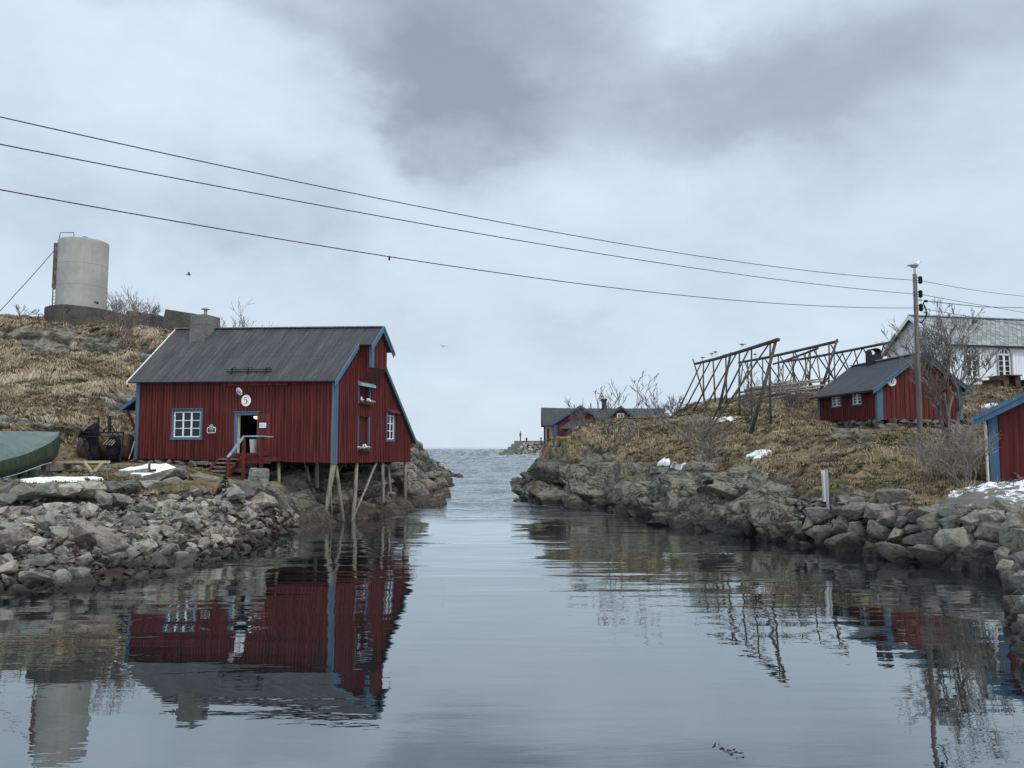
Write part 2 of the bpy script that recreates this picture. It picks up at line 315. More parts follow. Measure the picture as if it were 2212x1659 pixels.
# ---------------------------------------------------------------- mesh builder
ORG = {}
class MB:
    def __init__(s): s.v = []; s.f = []; s.m = []; s.uv = []
    def pt(s, p): s.v.append(tuple(p)); return len(s.v) - 1
    def face(s, pts, m=0, uv=None):
        s.f.append([s.pt(p) for p in pts]); s.m.append(m); s.uv.append(uv); return s
    def hexa(s, b, t, m=0):
        """b, t: four bottom points and the four points above them"""
        i = [s.pt(p) for p in b] + [s.pt(p) for p in t]
        for q in ((0, 3, 2, 1), (4, 5, 6, 7), (0, 1, 5, 4), (1, 2, 6, 5), (2, 3, 7, 6), (3, 0, 4, 7)):
            s.f.append([i[k] for k in q]); s.m.append(m); s.uv.append(None)
        return s
    def box(s, O, ex, ey, ez, x0, x1, y0, y1, z0, z1, m=0):
        g = lambda a, b, c: O + ex * a + ey * b + ez * c
        return s.hexa([g(x0, y0, z0), g(x1, y0, z0), g(x1, y1, z0), g(x0, y1, z0)],
                      [g(x0, y0, z1), g(x1, y0, z1), g(x1, y1, z1), g(x0, y1, z1)], m)
    def abox(s, x0, x1, y0, y1, z0, z1, m=0):
        return s.box(V((0, 0, 0)), V((1, 0, 0)), V((0, 1, 0)), V((0, 0, 1)), x0, x1, y0, y1, z0, z1, m)
    def bar(s, p, q, w, h, up=V((0, 0, 1)), m=0):
        p, q = V(p), V(q); d = (q - p); L = d.length; d.normalize()
        sx = d.cross(up)
        if sx.length < 1e-4: sx = d.cross(V((1, 0, 0)))
        sx.normalize(); sz = sx.cross(d)
        return s.box(p, d, sx, sz, 0, L, -w / 2, w / 2, -h / 2, h / 2, m)
    def tube(s, pts, rads, n=8, cap=True, m=0):
        pts = [V(p) for p in pts]
        if not hasattr(rads, '__len__'): rads = [rads] * len(pts)
        rings = []; prev = None
        for k, p in enumerate(pts):
            a = pts[max(0, k - 1)]; b = pts[min(len(pts) - 1, k + 1)]
            d = (b - a)
            if d.length < 1e-9: d = V((0, 0, 1))
            d.normalize()
            if prev is None:
                x = d.cross(V((0.31, 0.2, 1))); 
                if x.length < 1e-3: x = d.cross(V((1, 0, 0)))
            else: x = prev - d * prev.dot(d)
            x.normalize(); prev = x; y = d.cross(x)
            rings.append([s.pt(p + (x * math.cos(2 * math.pi * j / n) + y * math.sin(2 * math.pi * j / n)) * rads[k]) for j in range(n)])
        for a, b in zip(rings, rings[1:]):
            for j in range(n):
                s.f.append([a[j], a[(j + 1) % n], b[(j + 1) % n], b[j]]); s.m.append(m); s.uv.append(None)
        if cap:
            s.f.append(rings[0][::-1]); s.m.append(m); s.uv.append(None)
            s.f.append(rings[-1]); s.m.append(m); s.uv.append(None)
        return s
    def disc(s, c, n, up, rx, ry, th, seg=28, m=0):
        """a round plate of thickness th standing on its back at c"""
        n = n.normalized(); x = up.cross(n).normalized(); y = n.cross(x)
        b = [c + x * rx * math.cos(t) + y * ry * math.sin(t) for t in [2 * math.pi * k / seg for k in range(seg)]]
        f = [p + n * th for p in b]
        for k in range(seg): s.face([b[k], b[(k + 1) % seg], f[(k + 1) % seg], f[k]], m)
        s.face(f, m); return s
    def extrude(s, pts, d, m=0):
        b = [V(p) for p in pts]; t = [p + d for p in b]; n = len(b)
        s.face(b[::-1], m); s.face(t, m)
        for k in range(n): s.face([b[k], b[(k + 1) % n], t[(k + 1) % n], t[k]], m)
        return s
    def build(s, name, mats, parent=None, origin=None, smooth=False, recalc=True):
        if not isinstance(mats, (list, tuple)): mats = [mats]
        vs = np.array(s.v, dtype=np.float64)
        if parent is not None: o0 = ORG[parent.name]
        elif origin is not None: o0 = V(origin)
        else:
            lo, hi = vs.min(0), vs.max(0); o0 = V(((lo[0] + hi[0]) / 2, (lo[1] + hi[1]) / 2, lo[2]))
        me = bpy.data.meshes.new(name)
        me.from_pydata((vs - np.array(o0)).tolist(), [], s.f)
        for mt in mats: me.materials.append(MATS[mt])
        if len(mats) > 1: me.polygons.foreach_set('material_index', s.m)
        if any(u is not None for u in s.uv):
            ul = me.uv_layers.new(name='UVMap'); k = 0
            for f, u in zip(s.f, s.uv):
                for j in range(len(f)):
                    if u is not None: ul.data[k].uv = u[j]
                    k += 1
        if recalc:
            bm = bmesh.new(); bm.from_mesh(me); bmesh.ops.recalc_face_normals(bm, faces=bm.faces); bm.to_mesh(me); bm.free()
        if smooth: me.polygons.foreach_set('use_smooth', [True] * len(me.polygons))
        me.update()
        o = bpy.data.objects.new(name, me); COL.objects.link(o)
        if parent is not None: o.parent = parent
        else: o.location = o0
        ORG[o.name] = o0
        return o
def tag(o, label=None, cat=None, group=None, kind=None):
    if label: o['label'] = label
    if cat: o['category'] = cat
    if group: o['group'] = group
    if kind: o['kind'] = kind
    return o
def thing(name, label, cat, loc, group=None):
    o = bpy.data.objects.new(name, None); COL.objects.link(o); o.location = loc; o.empty_display_size = .3
    ORG[o.name] = V(loc); return tag(o, label, cat, group)
EX, EY, EZ = V((1, 0, 0)), V((0, 1, 0)), V((0, 0, 1))

# ---------------------------------------------------------------- house pieces
def wall(mb, O, ex, n, x0, x1, bot, top, holes=(), sp=.18, bw=.05, bt=.028, breaks=(), off=.06, m=0):
    """vertical boarding with battens; heights are absolute z"""
    Z = lambda a, z: V((O.x + ex.x * a, O.y + ex.y * a, z))
    xs = sorted({x0, x1, *breaks, *[h[0] for h in holes], *[h[1] for h in holes]})
    xs = [x for x in xs if x0 - 1e-6 <= x <= x1 + 1e-6]
    def segs(a, eps=0):
        cur = [(bot, top)]
        hs = sorted([h for h in holes if h[0] - eps < a < h[1] + eps], key=lambda h: h[2])
        out = []; lo = bot
        for h in hs:
            out.append((lo, (lambda q, zz=h[2]: zz))); lo = (lambda q, zz=h[3]: zz)
        out.append((lo, top)); return out
    for a, b in zip(xs, xs[1:]):
        if b - a < 1e-5: continue
        for l, h in segs((a + b) / 2):
            if h((a + b) / 2) - l((a + b) / 2) < .01: continue
            mb.face([Z(a, l(a)), Z(b, l(b)), Z(b, h(b)), Z(a, h(a))], m)
    k = int((x1 - x0) / sp); sp = (x1 - x0) / k
    for i in range(k + 1):
        a = x0 + i * sp + random.uniform(-.008, .008); a0, a1 = max(x0, a - bw / 2), min(x1, a + bw / 2)
        if a1 - a0 < .01: continue
        for l, h in segs(a, .02):
            lo, hi = l(a) + random.uniform(-.012, .002) * (l is bot), h(a) - .01
            if hi - lo < .03: continue
            p = [Z(a0, lo), Z(a1, lo), Z(a1, lo) + n * bt, Z(a0, lo) + n * bt]
            q = [Z(a0, h(a0) - .01), Z(a1, h(a1) - .01), Z(a1, h(a1) - .01) + n * bt, Z(a0, h(a0) - .01) + n * bt]
            mb.hexa(p, q, m)
    for h in holes:   # reveals
        d = n * -off; c = [Z(h[0], h[2]), Z(h[1], h[2]), Z(h[1], h[3]), Z(h[0], h[3])]
        for k in range(4): mb.face([c[k], c[(k + 1) % 4], c[(k + 1) % 4] + d, c[k] + d], m)
def slab(mb, a, b, c, d, th, m=0):
    """roof sheet: a,b along the eave, d,c along the ridge; uv in metres; th downwards along the normal"""
    a, b, c, d = V(a), V(b), V(c), V(d); n = (b - a).cross(d - a).normalized()
    if n.z < 0: n = -n
    e = (b - a).normalized()
    uv = [((p - a).dot(e), ((p - a) - e * (p - a).dot(e)).length) for p in (a, b, c, d)]
    mb.face([a, b, c, d], m, uv)
    lo = [p - n * th for p in (a, b, c, d)]
    mb.face(lo[::-1], m)
    up = [a, b, c, d]
    for k in range(4): mb.face([up[k], lo[k], lo[(k + 1) % 4], up[(k + 1) % 4]], m, [(0, 0)] * 4)
def window(parent, O, ex, n, x0, x1, z0, z1, cols=3, rows=3, casing=.11, fr='blue_paint', sash='white_paint', bar=.035, mull=.075, rec=.03, double=True, sill=True):
    """a hole-filling window: casing on the wall, white sash with bars, dark pane; a child of the house"""
    g = lambda a, z, d: V((O.x + ex.x * a, O.y + ex.y * a, z)) + n * d
    def bx(mb, a0, a1, c0, c1, d0, d1, m=0):
        mb.hexa([g(a0, c0, d0), g(a1, c0, d0), g(a1, c0, d1), g(a0, c0, d1)], [g(a0, c1, d0), g(a1, c1, d0), g(a1, c1, d1), g(a0, c1, d1)], m)
    s = MB(); t = .05
    bx(s, x0, x1, z0, z0 + t, -rec, .012); bx(s, x0, x1, z1 - t, z1, -rec, .012)
    bx(s, x0, x0 + t, z0 + t, z1 - t, -rec, .012); bx(s, x1 - t, x1, z0 + t, z1 - t, -rec, .012)
    ix0, ix1, iz0, iz1 = x0 + t, x1 - t, z0 + t, z1 - t
    for i in range(1, cols):
        c = ix0 + (ix1 - ix0) * i / cols; w = mull if double or cols == 2 else bar
        bx(s, c - w / 2, c + w / 2, iz0, iz1, -rec, .014)
    for j in range(1, rows):
        c = iz0 + (iz1 - iz0) * j / rows
        bx(s, ix0, ix1, c - bar / 2, c + bar / 2, -rec, .008)
    w = s.build('window', sash, parent)
    p = MB(); p.face([g(ix0, iz0, -rec + .004), g(ix1, iz0, -rec + .004), g(ix1, iz1, -rec + .004), g(ix0, iz1, -rec + .004)])
    p.build('pane', 'glass', w)
    if casing:
        f = MB(); c = casing; d0, d1 = -.01, .045
        bx(f, x0 - c, x1 + c, z1 - .002, z1 + c, d0, d1); bx(f, x0 - c, x0 - .002, z0, z1 - .004, d0, d1); bx(f, x1 + .002, x1 + c, z0, z1 - .002, d0, d1)
        bx(f, x0 - c - .03, x1 + c + .03, z0 - c, z0, d0, d1 + .01)
        if sill: bx(f, x0 - c - .04, x1 + c + .04, z1 + c, z1 + c + .03, d0, d1 + .05)
        f.build('frame', fr, w)
    return w
def barge(parent, pts, w, d, mat, up=EZ, name='bargeboard', drop=.0):
    """boards along the given slope edges: pts = (top edge a, top edge b), hanging w down, thickness vector d"""
    mb = MB()
    for a, b in pts:
        a, b = V(a), V(b); dn = V((0, 0, -w))
        mb.hexa([a + dn, b + dn, b + dn + d, a + dn + d], [a, b, b + d, a + d])
    return mb.build(name, mat, parent)
def digit(parent, ch, c, ex, n, h, mat='flat_black'):
    """a serif figure drawn with a flat nib: thick downstrokes, thin crossings"""
    if ch == '5':
        st = [[(-.22, .46, .055), (-.24, .30, .05), (-.26, .08, .045)], [(-.22, .46, .10), (.0, .455, .11), (.22, .485, .06)],
              [(-.26, .08, .05), (-.08, .14, .08), (.08, .10, .14), (.17, -.03, .17), (.17, -.20, .17), (.07, -.38, .12), (-.08, -.46, .07), (-.22, -.44, .06), (-.28, -.40, .11)]]
    else:
        st = [[(.26, .50, .05), (.10, .42, .08), (-.08, .24, .13), (-.20, 0, .16), (-.21, -.2, .16), (-.14, -.40, .12), (.0, -.47, .07), (.13, -.41, .12), (.20, -.22, .15), (.17, -.04, .13), (.06, .06, .08), (-.06, .05, .06), (-.18, -.06, .05)]]
    mb = MB(); T = lambda x, y: c + ex * (x * h) + EZ * (y * h)
    for s in st:
        L, R = [], []
        for k, (x, y, w) in enumerate(s):
            a = s[max(0, k - 1)]; b = s[min(len(s) - 1, k + 1)]
            dx, dy = b[0] - a[0], b[1] - a[1]; q = math.hypot(dx, dy) or 1
            L.append(T(x - dy / q * w / 2, y + dx / q * w / 2)); R.append(T(x + dy / q * w / 2, y - dx / q * w / 2))
        for k in range(len(s) - 1): mb.face([L[k], R[k], R[k + 1], L[k + 1]])
    for f in mb.f: pass
    mb.v = [tuple(V(p) + n * .003) for p in mb.v]
    return mb.build('numeral', mat, parent, recalc=False)

def rock_in(mb, c, dims, rd, yaw):
    """one rough stone of a dry wall added to a mesh in the making"""
    co, po = LOW[rd.randrange(len(LOW))]; R = np.array(Euler((rd.gauss(0, .08), rd.gauss(0, .08), yaw + rd.gauss(0, .08))).to_matrix()); p = (co / np.ptp(co, 0) * np.array(dims)) @ R.T + np.array(c); k = len(mb.v)
    mb.v.extend(map(tuple, p.tolist())); mb.f.extend([[i + k for i in f] for f in po]); mb.m.extend([0] * len(po)); mb.uv.extend([None] * len(po))
# ================================================================ HOUSE 5
def house5():
    C0 = P(722, 1000, 36.5)
    ex = V((-.966, .26, 0)).normalized(); g = V((.26, .966, 0)).normalized()   # along the front (leftwards), into the depth
    nf, ng = -g, -ex                                                            # outward normals of front and gable
    O = V((C0.x, C0.y, 0)); z0 = C0.z
    fr = lambda u, v: ((onplane(u, v, O, g) - O).dot(ex), onplane(u, v, O, g).z)
    gb = lambda u, v: ((onplane(u, v, O, ex) - O).dot(g), onplane(u, v, O, ex).z)
    pt = lambda a, b, z: V((O.x + ex.x * a + g.x * b, O.y + ex.y * a + g.y * b, z))
    LA = fr(293, 960)[0]                                       # length of the front
    zl = fr(293, 990)[1]
    LB = gb(885, 980)[0]; zb = gb(885, 997)[1]
    zt0, zt1 = fr(728, 822)[1] + .02, fr(296, 826)[1] + .02    # wall tops below the eave
    Ev0 = pt(-.18, -.36, 0); Ev0.z = onplane(718, 822, Ev0, g).z
    Ev1 = pt(LA + .34, -.36, 0); Ev1.z = onplane(285, 825, Ev1, g).z
    RB = 3.15
    Rq = pt(0, RB, 0); zr0 = onplane(823, 707, pt(-.9, RB, 0), g).z; zr1 = onplane(383, 711, Rq, g).z
    zr = lambda a: zr0 + (zr1 - zr0) * (a + .9) / (LA + 1.24)
    ze = lambda a: Ev0.z + (Ev1.z - Ev0.z) * (a + .18) / (LA + .52)
    BB, zbk = gb(893, 956); BB += .02
    print('house5', [round(x, 2) for x in (LA, LB, z0, zl, zb, zt0, zt1, Ev0.z, Ev1.z, zr0, zr1, BB, zbk)])
    rf = lambda a, b: ze(a) + (zr(a) - ze(a)) * (b + .36) / (RB + .36) if b <= RB else zr(a) + (zbk - zr(a)) * (b - RB) / (BB - RB)
    H = thing('fishing_cabin', 'large dark red cabin numbered 5 on wooden stilts at the left bank', 'cabin', pt(LA / 2, LB / 2, z0))
    bot = lambda a: z0 + (zl - z0) * a / LA
    botg = lambda b: z0 + (zb - z0) * b / LB
    c2 = lambda x, y: ((300 + x / 3.457) * .8641, (760 + y / 3.457) * .8641)
    c4 = lambda x, y: ((840 + x / 4.609) * .8641, (800 + y / 4.609) * .8641)
    def R(f, cf, x0, y0, x1, y1):
        a, za = f(*cf(x0, y0)); b, zz = f(*cf(x1, y1)); return min(a, b), max(a, b), min(za, zz), max(za, zz)
    win = R(fr, c2, 472, 932, 694, 1150); door = R(fr, c2, 1020, 962, 1183, 1288)
    gwin = R(gb, c4, 585, 1095, 660, 1375); hat = R(gb, c4, 256, 752, 380, 975); low = R(gb, c4, 250, 1108, 368, 1505)
    mb = MB()
    wall(mb, O, ex, nf, 0, LA, bot, lambda a: zt0 + (zt1 - zt0) * a / LA, [win, door], .17, .055, .05)
    mb.build('wall', 'red_paint', H, recalc=False)
    mb = MB(); topg = lambda b: rf(0, b) - .12
    wall(mb, O, g, ng, 0, LB, botg, topg, [gwin, hat, low], .20, .065, .055, [RB], off=.16)
    mb.build('wall', 'red_paint', H, recalc=False)
    mb = MB(); Or = pt(LA, 0, 0)
    wall(mb, Or, g, ex, 0, LB, lambda b: zl + .1, lambda b: rf(LA, b) - .12, [], .2, .06, .03, [RB])
    mb.build('wall', 'red_paint', H, recalc=False)
    mb = MB(); wall(mb, pt(0, LB, 0), ex, g, 0, LA, lambda a: z0, lambda a: rf(0, LB) - .12, [], .2); mb.build('wall', 'red_paint', H, recalc=False)
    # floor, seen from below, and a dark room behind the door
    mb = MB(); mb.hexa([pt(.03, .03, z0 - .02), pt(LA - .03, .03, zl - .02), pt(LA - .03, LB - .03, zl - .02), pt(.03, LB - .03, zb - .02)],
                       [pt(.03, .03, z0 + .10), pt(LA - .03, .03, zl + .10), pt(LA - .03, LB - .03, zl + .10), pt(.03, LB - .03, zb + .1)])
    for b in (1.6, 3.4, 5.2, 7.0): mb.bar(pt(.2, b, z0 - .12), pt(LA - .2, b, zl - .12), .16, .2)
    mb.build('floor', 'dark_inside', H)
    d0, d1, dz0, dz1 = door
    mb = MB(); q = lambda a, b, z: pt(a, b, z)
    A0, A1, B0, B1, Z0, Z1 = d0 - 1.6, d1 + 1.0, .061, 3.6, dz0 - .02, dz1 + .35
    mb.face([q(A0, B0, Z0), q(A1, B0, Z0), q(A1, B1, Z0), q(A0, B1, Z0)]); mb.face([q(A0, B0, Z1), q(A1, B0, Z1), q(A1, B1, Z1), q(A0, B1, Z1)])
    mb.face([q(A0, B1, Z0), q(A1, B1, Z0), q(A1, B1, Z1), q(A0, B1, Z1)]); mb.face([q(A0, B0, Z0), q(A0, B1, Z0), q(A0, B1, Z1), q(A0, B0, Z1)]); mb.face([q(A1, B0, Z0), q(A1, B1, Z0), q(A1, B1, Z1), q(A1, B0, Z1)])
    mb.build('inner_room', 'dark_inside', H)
    # corner boards
    mb = MB(); mb.box(O, ex, g, EZ, -.05, .16, -.05, -.0, z0 - .03, zt0 - .02); mb.box(O, ex, g, EZ, -.05, -.0, 0.0, .18, z0 - .03, zt0 + .12); mb.build('corner_board', 'blue_paint', H)
    mb = MB(); mb.box(O, ex, g, EZ, LA - .16, LA + .05, -.05, 0, zl - .02, zt1 - .02); mb.box(O, ex, g, EZ, LA, LA + .05, 0, .18, zl - .02, zt1 + .1); mb.build('corner_board', 'blue_paint', H)
    mb = MB(); mb.box(O, ex, g, EZ, -.045, 0, LB - .10, LB + .03, zb - .02, rf(0, LB) - .12); mb.build('corner_board', 'red_dark', H)
    # roof: two slopes plus the hoist hood running out at the ridge
    hb0, hb1, ha = 1.95, 4.42, -.95
    K = lambda a, b, up=0: pt(a, b, rf(a, b) + up)
    mb = MB()
    slab(mb, K(-.18, -.36), K(LA + .34, -.36), K(LA + .34, RB), K(-.18, RB), .07)
    slab(mb, K(-.18, RB), K(LA + .34, RB), K(LA + .34, BB), K(-.18, BB), .07)
    slab(mb, K(ha, hb0), K(-.18, hb0), K(-.18, RB), K(ha, RB), .07)
    slab(mb, K(ha, RB), K(-.18, RB), K(-.18, hb1), K(ha, hb1), .07)
    roof = mb.build('roof', 'roof_dark', H, recalc=False)
    mb = MB(); mb.bar(K(ha, RB, .035), K(LA + .34, RB, .035), .26, .05); mb.build('ridge_cap', 'grey_wood', roof)
    mb = MB()
    for zz, dd in ((.10, .0), (.19, .02)):
        p0 = fr(*c2(905, 630)); p1 = fr(*c2(1300, 630))
        mb.bar(K(p0[0], .12, zz), K(p1[0], .12, zz), .035, .035)
    for t in (.13, .49, .88):
        a = p0[0] + (p1[0] - p0[0]) * t; mb.bar(K(a, .04, .0), K(a, .10, .30), .05, .06); mb.bar(K(a, .10, .28), K(a, .45, .02), .03, .03)
    mb.build('snow_guard', 'black_iron', roof)
    # bargeboards
    dd = ex * -.05
    barge(H, [(K(-.19, -.42, .05), K(-.19, hb0 - .02, .05))], .26, dd, 'blue_paint')
    barge(H, [(K(-.19, hb1 - .3, .05), K(-.19, BB + .06, .05))], .24, dd, 'teal_paint')
    barge(H, [(K(ha - .01, hb0 - .12, .05), K(ha - .01, RB, .05)), (K(ha - .01, RB, .05), K(ha - .01, hb1 + .05, .05))], .30, dd, 'blue_paint')
    barge(H, [(K(ha - .065, RB, .06), K(ha - .065, hb1 + .12, .06))], .16, dd * .8, 'teal_paint')
    barge(H, [(K(LA + .34, -.40, .05), K(LA + .34, RB, .05)), (K(LA + .34, RB, .05), K(LA + .34, BB, .05))], .16, ex * .05, 'white_paint')
    # hoist bay
    b1, b2, fa = 2.28, 4.0, -.78
    zbot0 = onplane(*c4(432, 545), pt(fa, 0, 0), ex).z; zbot1 = onplane(*c4(583, 575), pt(fa, 0, 0), ex).z
    zlow = gb(*c4(245, 762))[1]; zlow1 = gb(*c4(400, 772))[1]
    Of = pt(fa, 0, 0); mb = MB()
    wall(mb, Of, g, ng, b1, b2, lambda b: zbot0 + (zbot1 - zbot0) * (b - b1) / (b2 - b1), lambda b: rf(fa, b) - .08, [], .19, .06, .03, [RB])
    t1, t2 = rf(fa, b1) - .08, rf(fa, b2) - .08
    for b, zz, tt, zl_ in ((b1, zbot0, t1, zlow), (b2, zbot1, t2, zlow1)):
        mb.face([pt(fa, b, zz), pt(fa, b, tt), pt(0, b, tt), pt(0, b, zl_)])
        n_ = -g if b == b1 else g
        for k in range(5):
            a = fa + (k + .5) * -fa / 5; f = (a - fa) / -fa; lo = zz + (zl_ - zz) * f
            mb.box(pt(a, b, 0), ex, n_, EZ, -.03, .03, 0, .025, lo, tt - .03)
    mb.build('hoist_bay', 'red_paint', H, recalc=False)
    mb = MB(); mb.face([pt(fa, b1, zbot0), pt(fa, b2, zbot1), pt(-.01, b2, zlow1), pt(-.01, b1, zlow)]); mb.build('hoist_underside', 'red_dark', H, recalc=False)
    mb = MB(); mb.box(pt(fa, 0, 0), ex, g, EZ, -.05, .02, b1 - .03, b1 + .16, zbot0 - .02, t1 - .1); mb.box(pt(fa, 0, 0), ex, g, EZ, .02, .14, b1 - .045, b1 + .0, zbot0 - .02, t1 - .05); mb.build('corner_board', 'blue_paint', H)
    # hatches with doors, blue jambs and sills
    for hh, hood in ((hat, True), (low, False)):
        a0, a1, c0, c1 = hh; mb = MB(); w_ = .55 if hood else .78
        mb.box(pt(.15, 0, 0), ex, g, EZ, -.02, .02, a0, a1, c0, c1)
        for k in range(1, 4): mb.box(pt(.13, 0, 0), ex, g, EZ, -.012, .0, a0 + (a1 - a0) * k / 4 - .01, a0 + (a1 - a0) * k / 4 + .01, c0, c1)
        d = mb.build('hatch_door', 'red_dark', H)
        mb = MB(); mb.box(pt(0, 0, 0), ex, g, EZ, -.065, .03, a1 - .005, a1 + .05, c0, c1); mb.box(pt(0, 0, 0), ex, g, EZ, -.065, .03, a0 - .045, a0 + .005, c0, c1); mb.build('jamb', 'blue_paint', d)
        mb = MB(); mb.box(pt(0, 0, 0), ex, g, EZ, -.13, .14, a0 - .05, a1 + .05, c0 - .035, c0 + .0); mb.build('sill', 'red_dark', d)
        if hood:
            mb = MB(); mb.hexa([pt(0, a0 - .12, c1 + .02), pt(0, a1 + .14, c1 + .02), pt(-.32, a1 + .14, c1 - .05), pt(-.32, a0 - .12, c1 - .05)],
                               [pt(0, a0 - .12, c1 + .30), pt(0, a1 + .14, c1 + .30), pt(-.32, a1 + .14, c1 + .05), pt(-.32, a0 - .12, c1 + .05)]); mb.build('hood', 'rail_blue', d)
    # windows
    window(H, O, ex, nf, *win, cols=3, rows=3, casing=.13)
    w = window(H, O, g, ng, *gwin, cols=2, rows=3, casing=.13, mull=.06, sill=False)
    a0, a1, c0, c1 = R(gb, c4, 585, 1020, 697, 1078)
    mb = MB(); mb.hexa([pt(-.02, a0, c0), pt(-.02, a1, c0), pt(-.28, a1, c0 - .02), pt(-.28, a0, c0 - .02)], [pt(-.02, a0, c1), pt(-.02, a1, c1), pt(-.28, a1, c0 + .03), pt(-.28, a0, c0 + .03)]); mb.build('hood', 'red_paint', w)
    # door: frame, open leaf against the wall, notice, lamp
    mb = MB(); fw = .16
    mb.box(O, ex, -g, EZ, d1, d1 + fw, -.01, .06, dz0 - .1, dz1); mb.box(O, ex, -g, EZ, d0 - .10, d0, -.01, .06, dz0 - .1, dz1); mb.box(O, ex, -g, EZ, d0 - .10, d1 + fw, -.01, .06, dz1 + .002, dz1 + .15)
    mb.box(O, ex, -g, EZ, d0 - .16, d1 + fw + .04, -.01, .12, dz1 + .15, dz1 + .185); fr_ = mb.build('door_frame', 'blue_paint', H)
    mb = MB(); mb.box(O, ex, g, EZ, d1 - .05, d1, .0, .14, dz0, dz1); mb.build('jamb', 'fresh_wood', fr_)
    lf = R(fr, c2, 1197, 948, 1300, 1310); mb = MB()
    mb.box(O, ex, -g, EZ, lf[0], lf[1], .045, .085, lf[2], lf[3])
    for zz in (.16, .5, .84): mb.box(O, ex, -g, EZ, lf[0] + .03, lf[1] - .02, .085, .105, lf[2] + (lf[3] - lf[2]) * zz - .05, lf[2] + (lf[3] - lf[2]) * zz + .05)
    leaf = mb.build('door', 'red_paint', H)
    mb = MB(); nt_ = R(fr, c2, 1217, 1027, 1274, 1070); mb.box(O, ex, -g, EZ, *nt_[:2], .108, .118, *nt_[2:])
    nb = mb.build('notice', 'white_paint', leaf)
    mb = MB(); w_ = nt_[1] - nt_[0]; h_ = nt_[3] - nt_[2]
    for k, (x0, x1, y0) in enumerate([(.42, .58, .80), (.12, .6, .62), (.12, .62, .48), (.12, .55, .34), (.12, .6, .2)]):
        mb.box(O, ex, -g, EZ, nt_[1] - w_ * x1, nt_[1] - w_ * x0, .118, .1195, nt_[2] + h_ * y0, nt_[2] + h_ * (y0 + .06))
    for y0 in (.5, .15): mb.box(O, ex, -g, EZ, nt_[1] - w_ * .90, nt_[1] - w_ * .74, .118, .1195, nt_[2] + h_ * y0, nt_[2] + h_ * (y0 + .18))
    mb.build('notice_lines', 'grey_metal', nb)
    # long board under the eave
    fb = R(fr, c2, 905, 684, 1463, 700); mb = MB(); mb.box(O, ex, -g, EZ, fb[0], fb[1], .03, .12, fb[2], fb[3] + .02); mb.build('drip_board', 'red_paint', H)
    # number plate, lamp, plaque
    a, z = fr(*c2(1097, 835)); cc = pt(a, -.05, z)
    mb = MB(); mb.disc(cc, nf, EZ, .265, .285, .03); pl = mb.build('number_plate', 'white_paint', H)
    mb = MB(); mb.disc(cc - nf * .01, nf, EZ, .28, .30, .02); mb.build('plate_rim', 'black_iron', pl)
    digit(pl, '5', cc + nf * .03, -ex, nf, .33)
    a, z = fr(*c2(1052, 757)); cc = pt(a, -.06, z); nn = (nf + ex * .35 + V((0, 0, -.55))).normalized()
    mb = MB(); mb.disc(cc + nf * .12, nn, EZ, .20, .20, .03); mb.tube([cc - EZ * .05, cc + nf * .12], .025); lp = mb.build('lamp_shade', 'white_paint', H)
    mb = MB(); mb.disc(cc + nf * .12 + nn * .03, nn, EZ, .08, .08, .05); mb.build('lamp_socket', 'grey_metal', lp)
    pq = R(fr, c2, 759, 1064, 831, 1115); mb = MB(); a0, a1, c0, c1 = pq
    def rr(x0, x1, y0, y1, r, d, th, m):
        pp = []
        for cx_, cy_, t0 in ((x1 - r, y1 - r, 0), (x0 + r, y1 - r, 90), (x0 + r, y0 + r, 180), (x1 - r, y0 + r, 270)):
            for k in range(5): t = math.radians(t0 + k * 22.5); pp.append(pt(cx_ + r * math.cos(t), -d, cy_ + r * math.sin(t)))
        mb.extrude(pp, nf * th, m)
    rr(a0, a1, c0, c1, .07, .035, .02, 0); rr(a0 + .035, a1 - .035, c0 + .035, c1 - .035, .05, .055, .006, 1)
    am = (a0 + a1) / 2
    mb.disc(pt(am, -.05, c1 + .01), nf, EZ, .115, .115, .02, 20, 0); mb.disc(pt(am, -.07, c1 + .01), nf, EZ, .095, .095, .004, 20, 2); mb.disc(pt(am, -.074, c1 + .015), nf, EZ, .045, .045, .003, 12, 0)
    for k, (w_, zz) in enumerate(((.38, .62), (.36, .52), (.30, .38), (.26, .29))): mb.box(pt(am, -.061, 0), ex, -g, EZ, -w_ * .5 * (a1 - a0) * 1.6, w_ * .5 * (a1 - a0) * 1.6, 0, .003, c0 + (c1 - c0) * zz, c0 + (c1 - c0) * (zz + .05), 3)
    mb.build('plaque', ['white_paint', 'navy', 'red_paint', 'grey_metal'], H)
    # chimney
    cf = lambda u: (onplane(u, 690, pt(0, 2.25, 0), g) - O).dot(ex)
    a1_, a0_ = cf(412), cf(443); cb = 2.25; ztop = onplane(430, 679, pt(0, cb, 0), g).z
    mb = MB(); zs = zr(8) + .22
    mb.box(O, ex, g, EZ, a0_ - .02, a1_ + .03, cb - .02, cb + 1.35, rf(8, cb) - .15, zs); mb.box(O, ex, g, EZ, a0_, a1_, cb, cb + 1.3, zs, ztop); mb.box(O, ex, g, EZ, a0_ - .03, a1_ + .04, cb - .04, cb + 1.37, zs - .05, zs)
    ch = mb.build('chimney', 'chimney_concrete', H)
    fc = pt((a0_ + a1_) / 2 - .05, cb + .55, ztop); mb = MB(); mb.tube([fc, fc + EZ * .36], .09, 10); mb.tube([fc + EZ * .36, fc + EZ * .40, fc + EZ * .47], [.24, .22, .03], 12); mb.build('flue', 'grey_metal', ch)
    # lean-to roof at the left end
    za = zt1 - .62; L2 = lambda a, b, z: pt(LA + a, b, z)
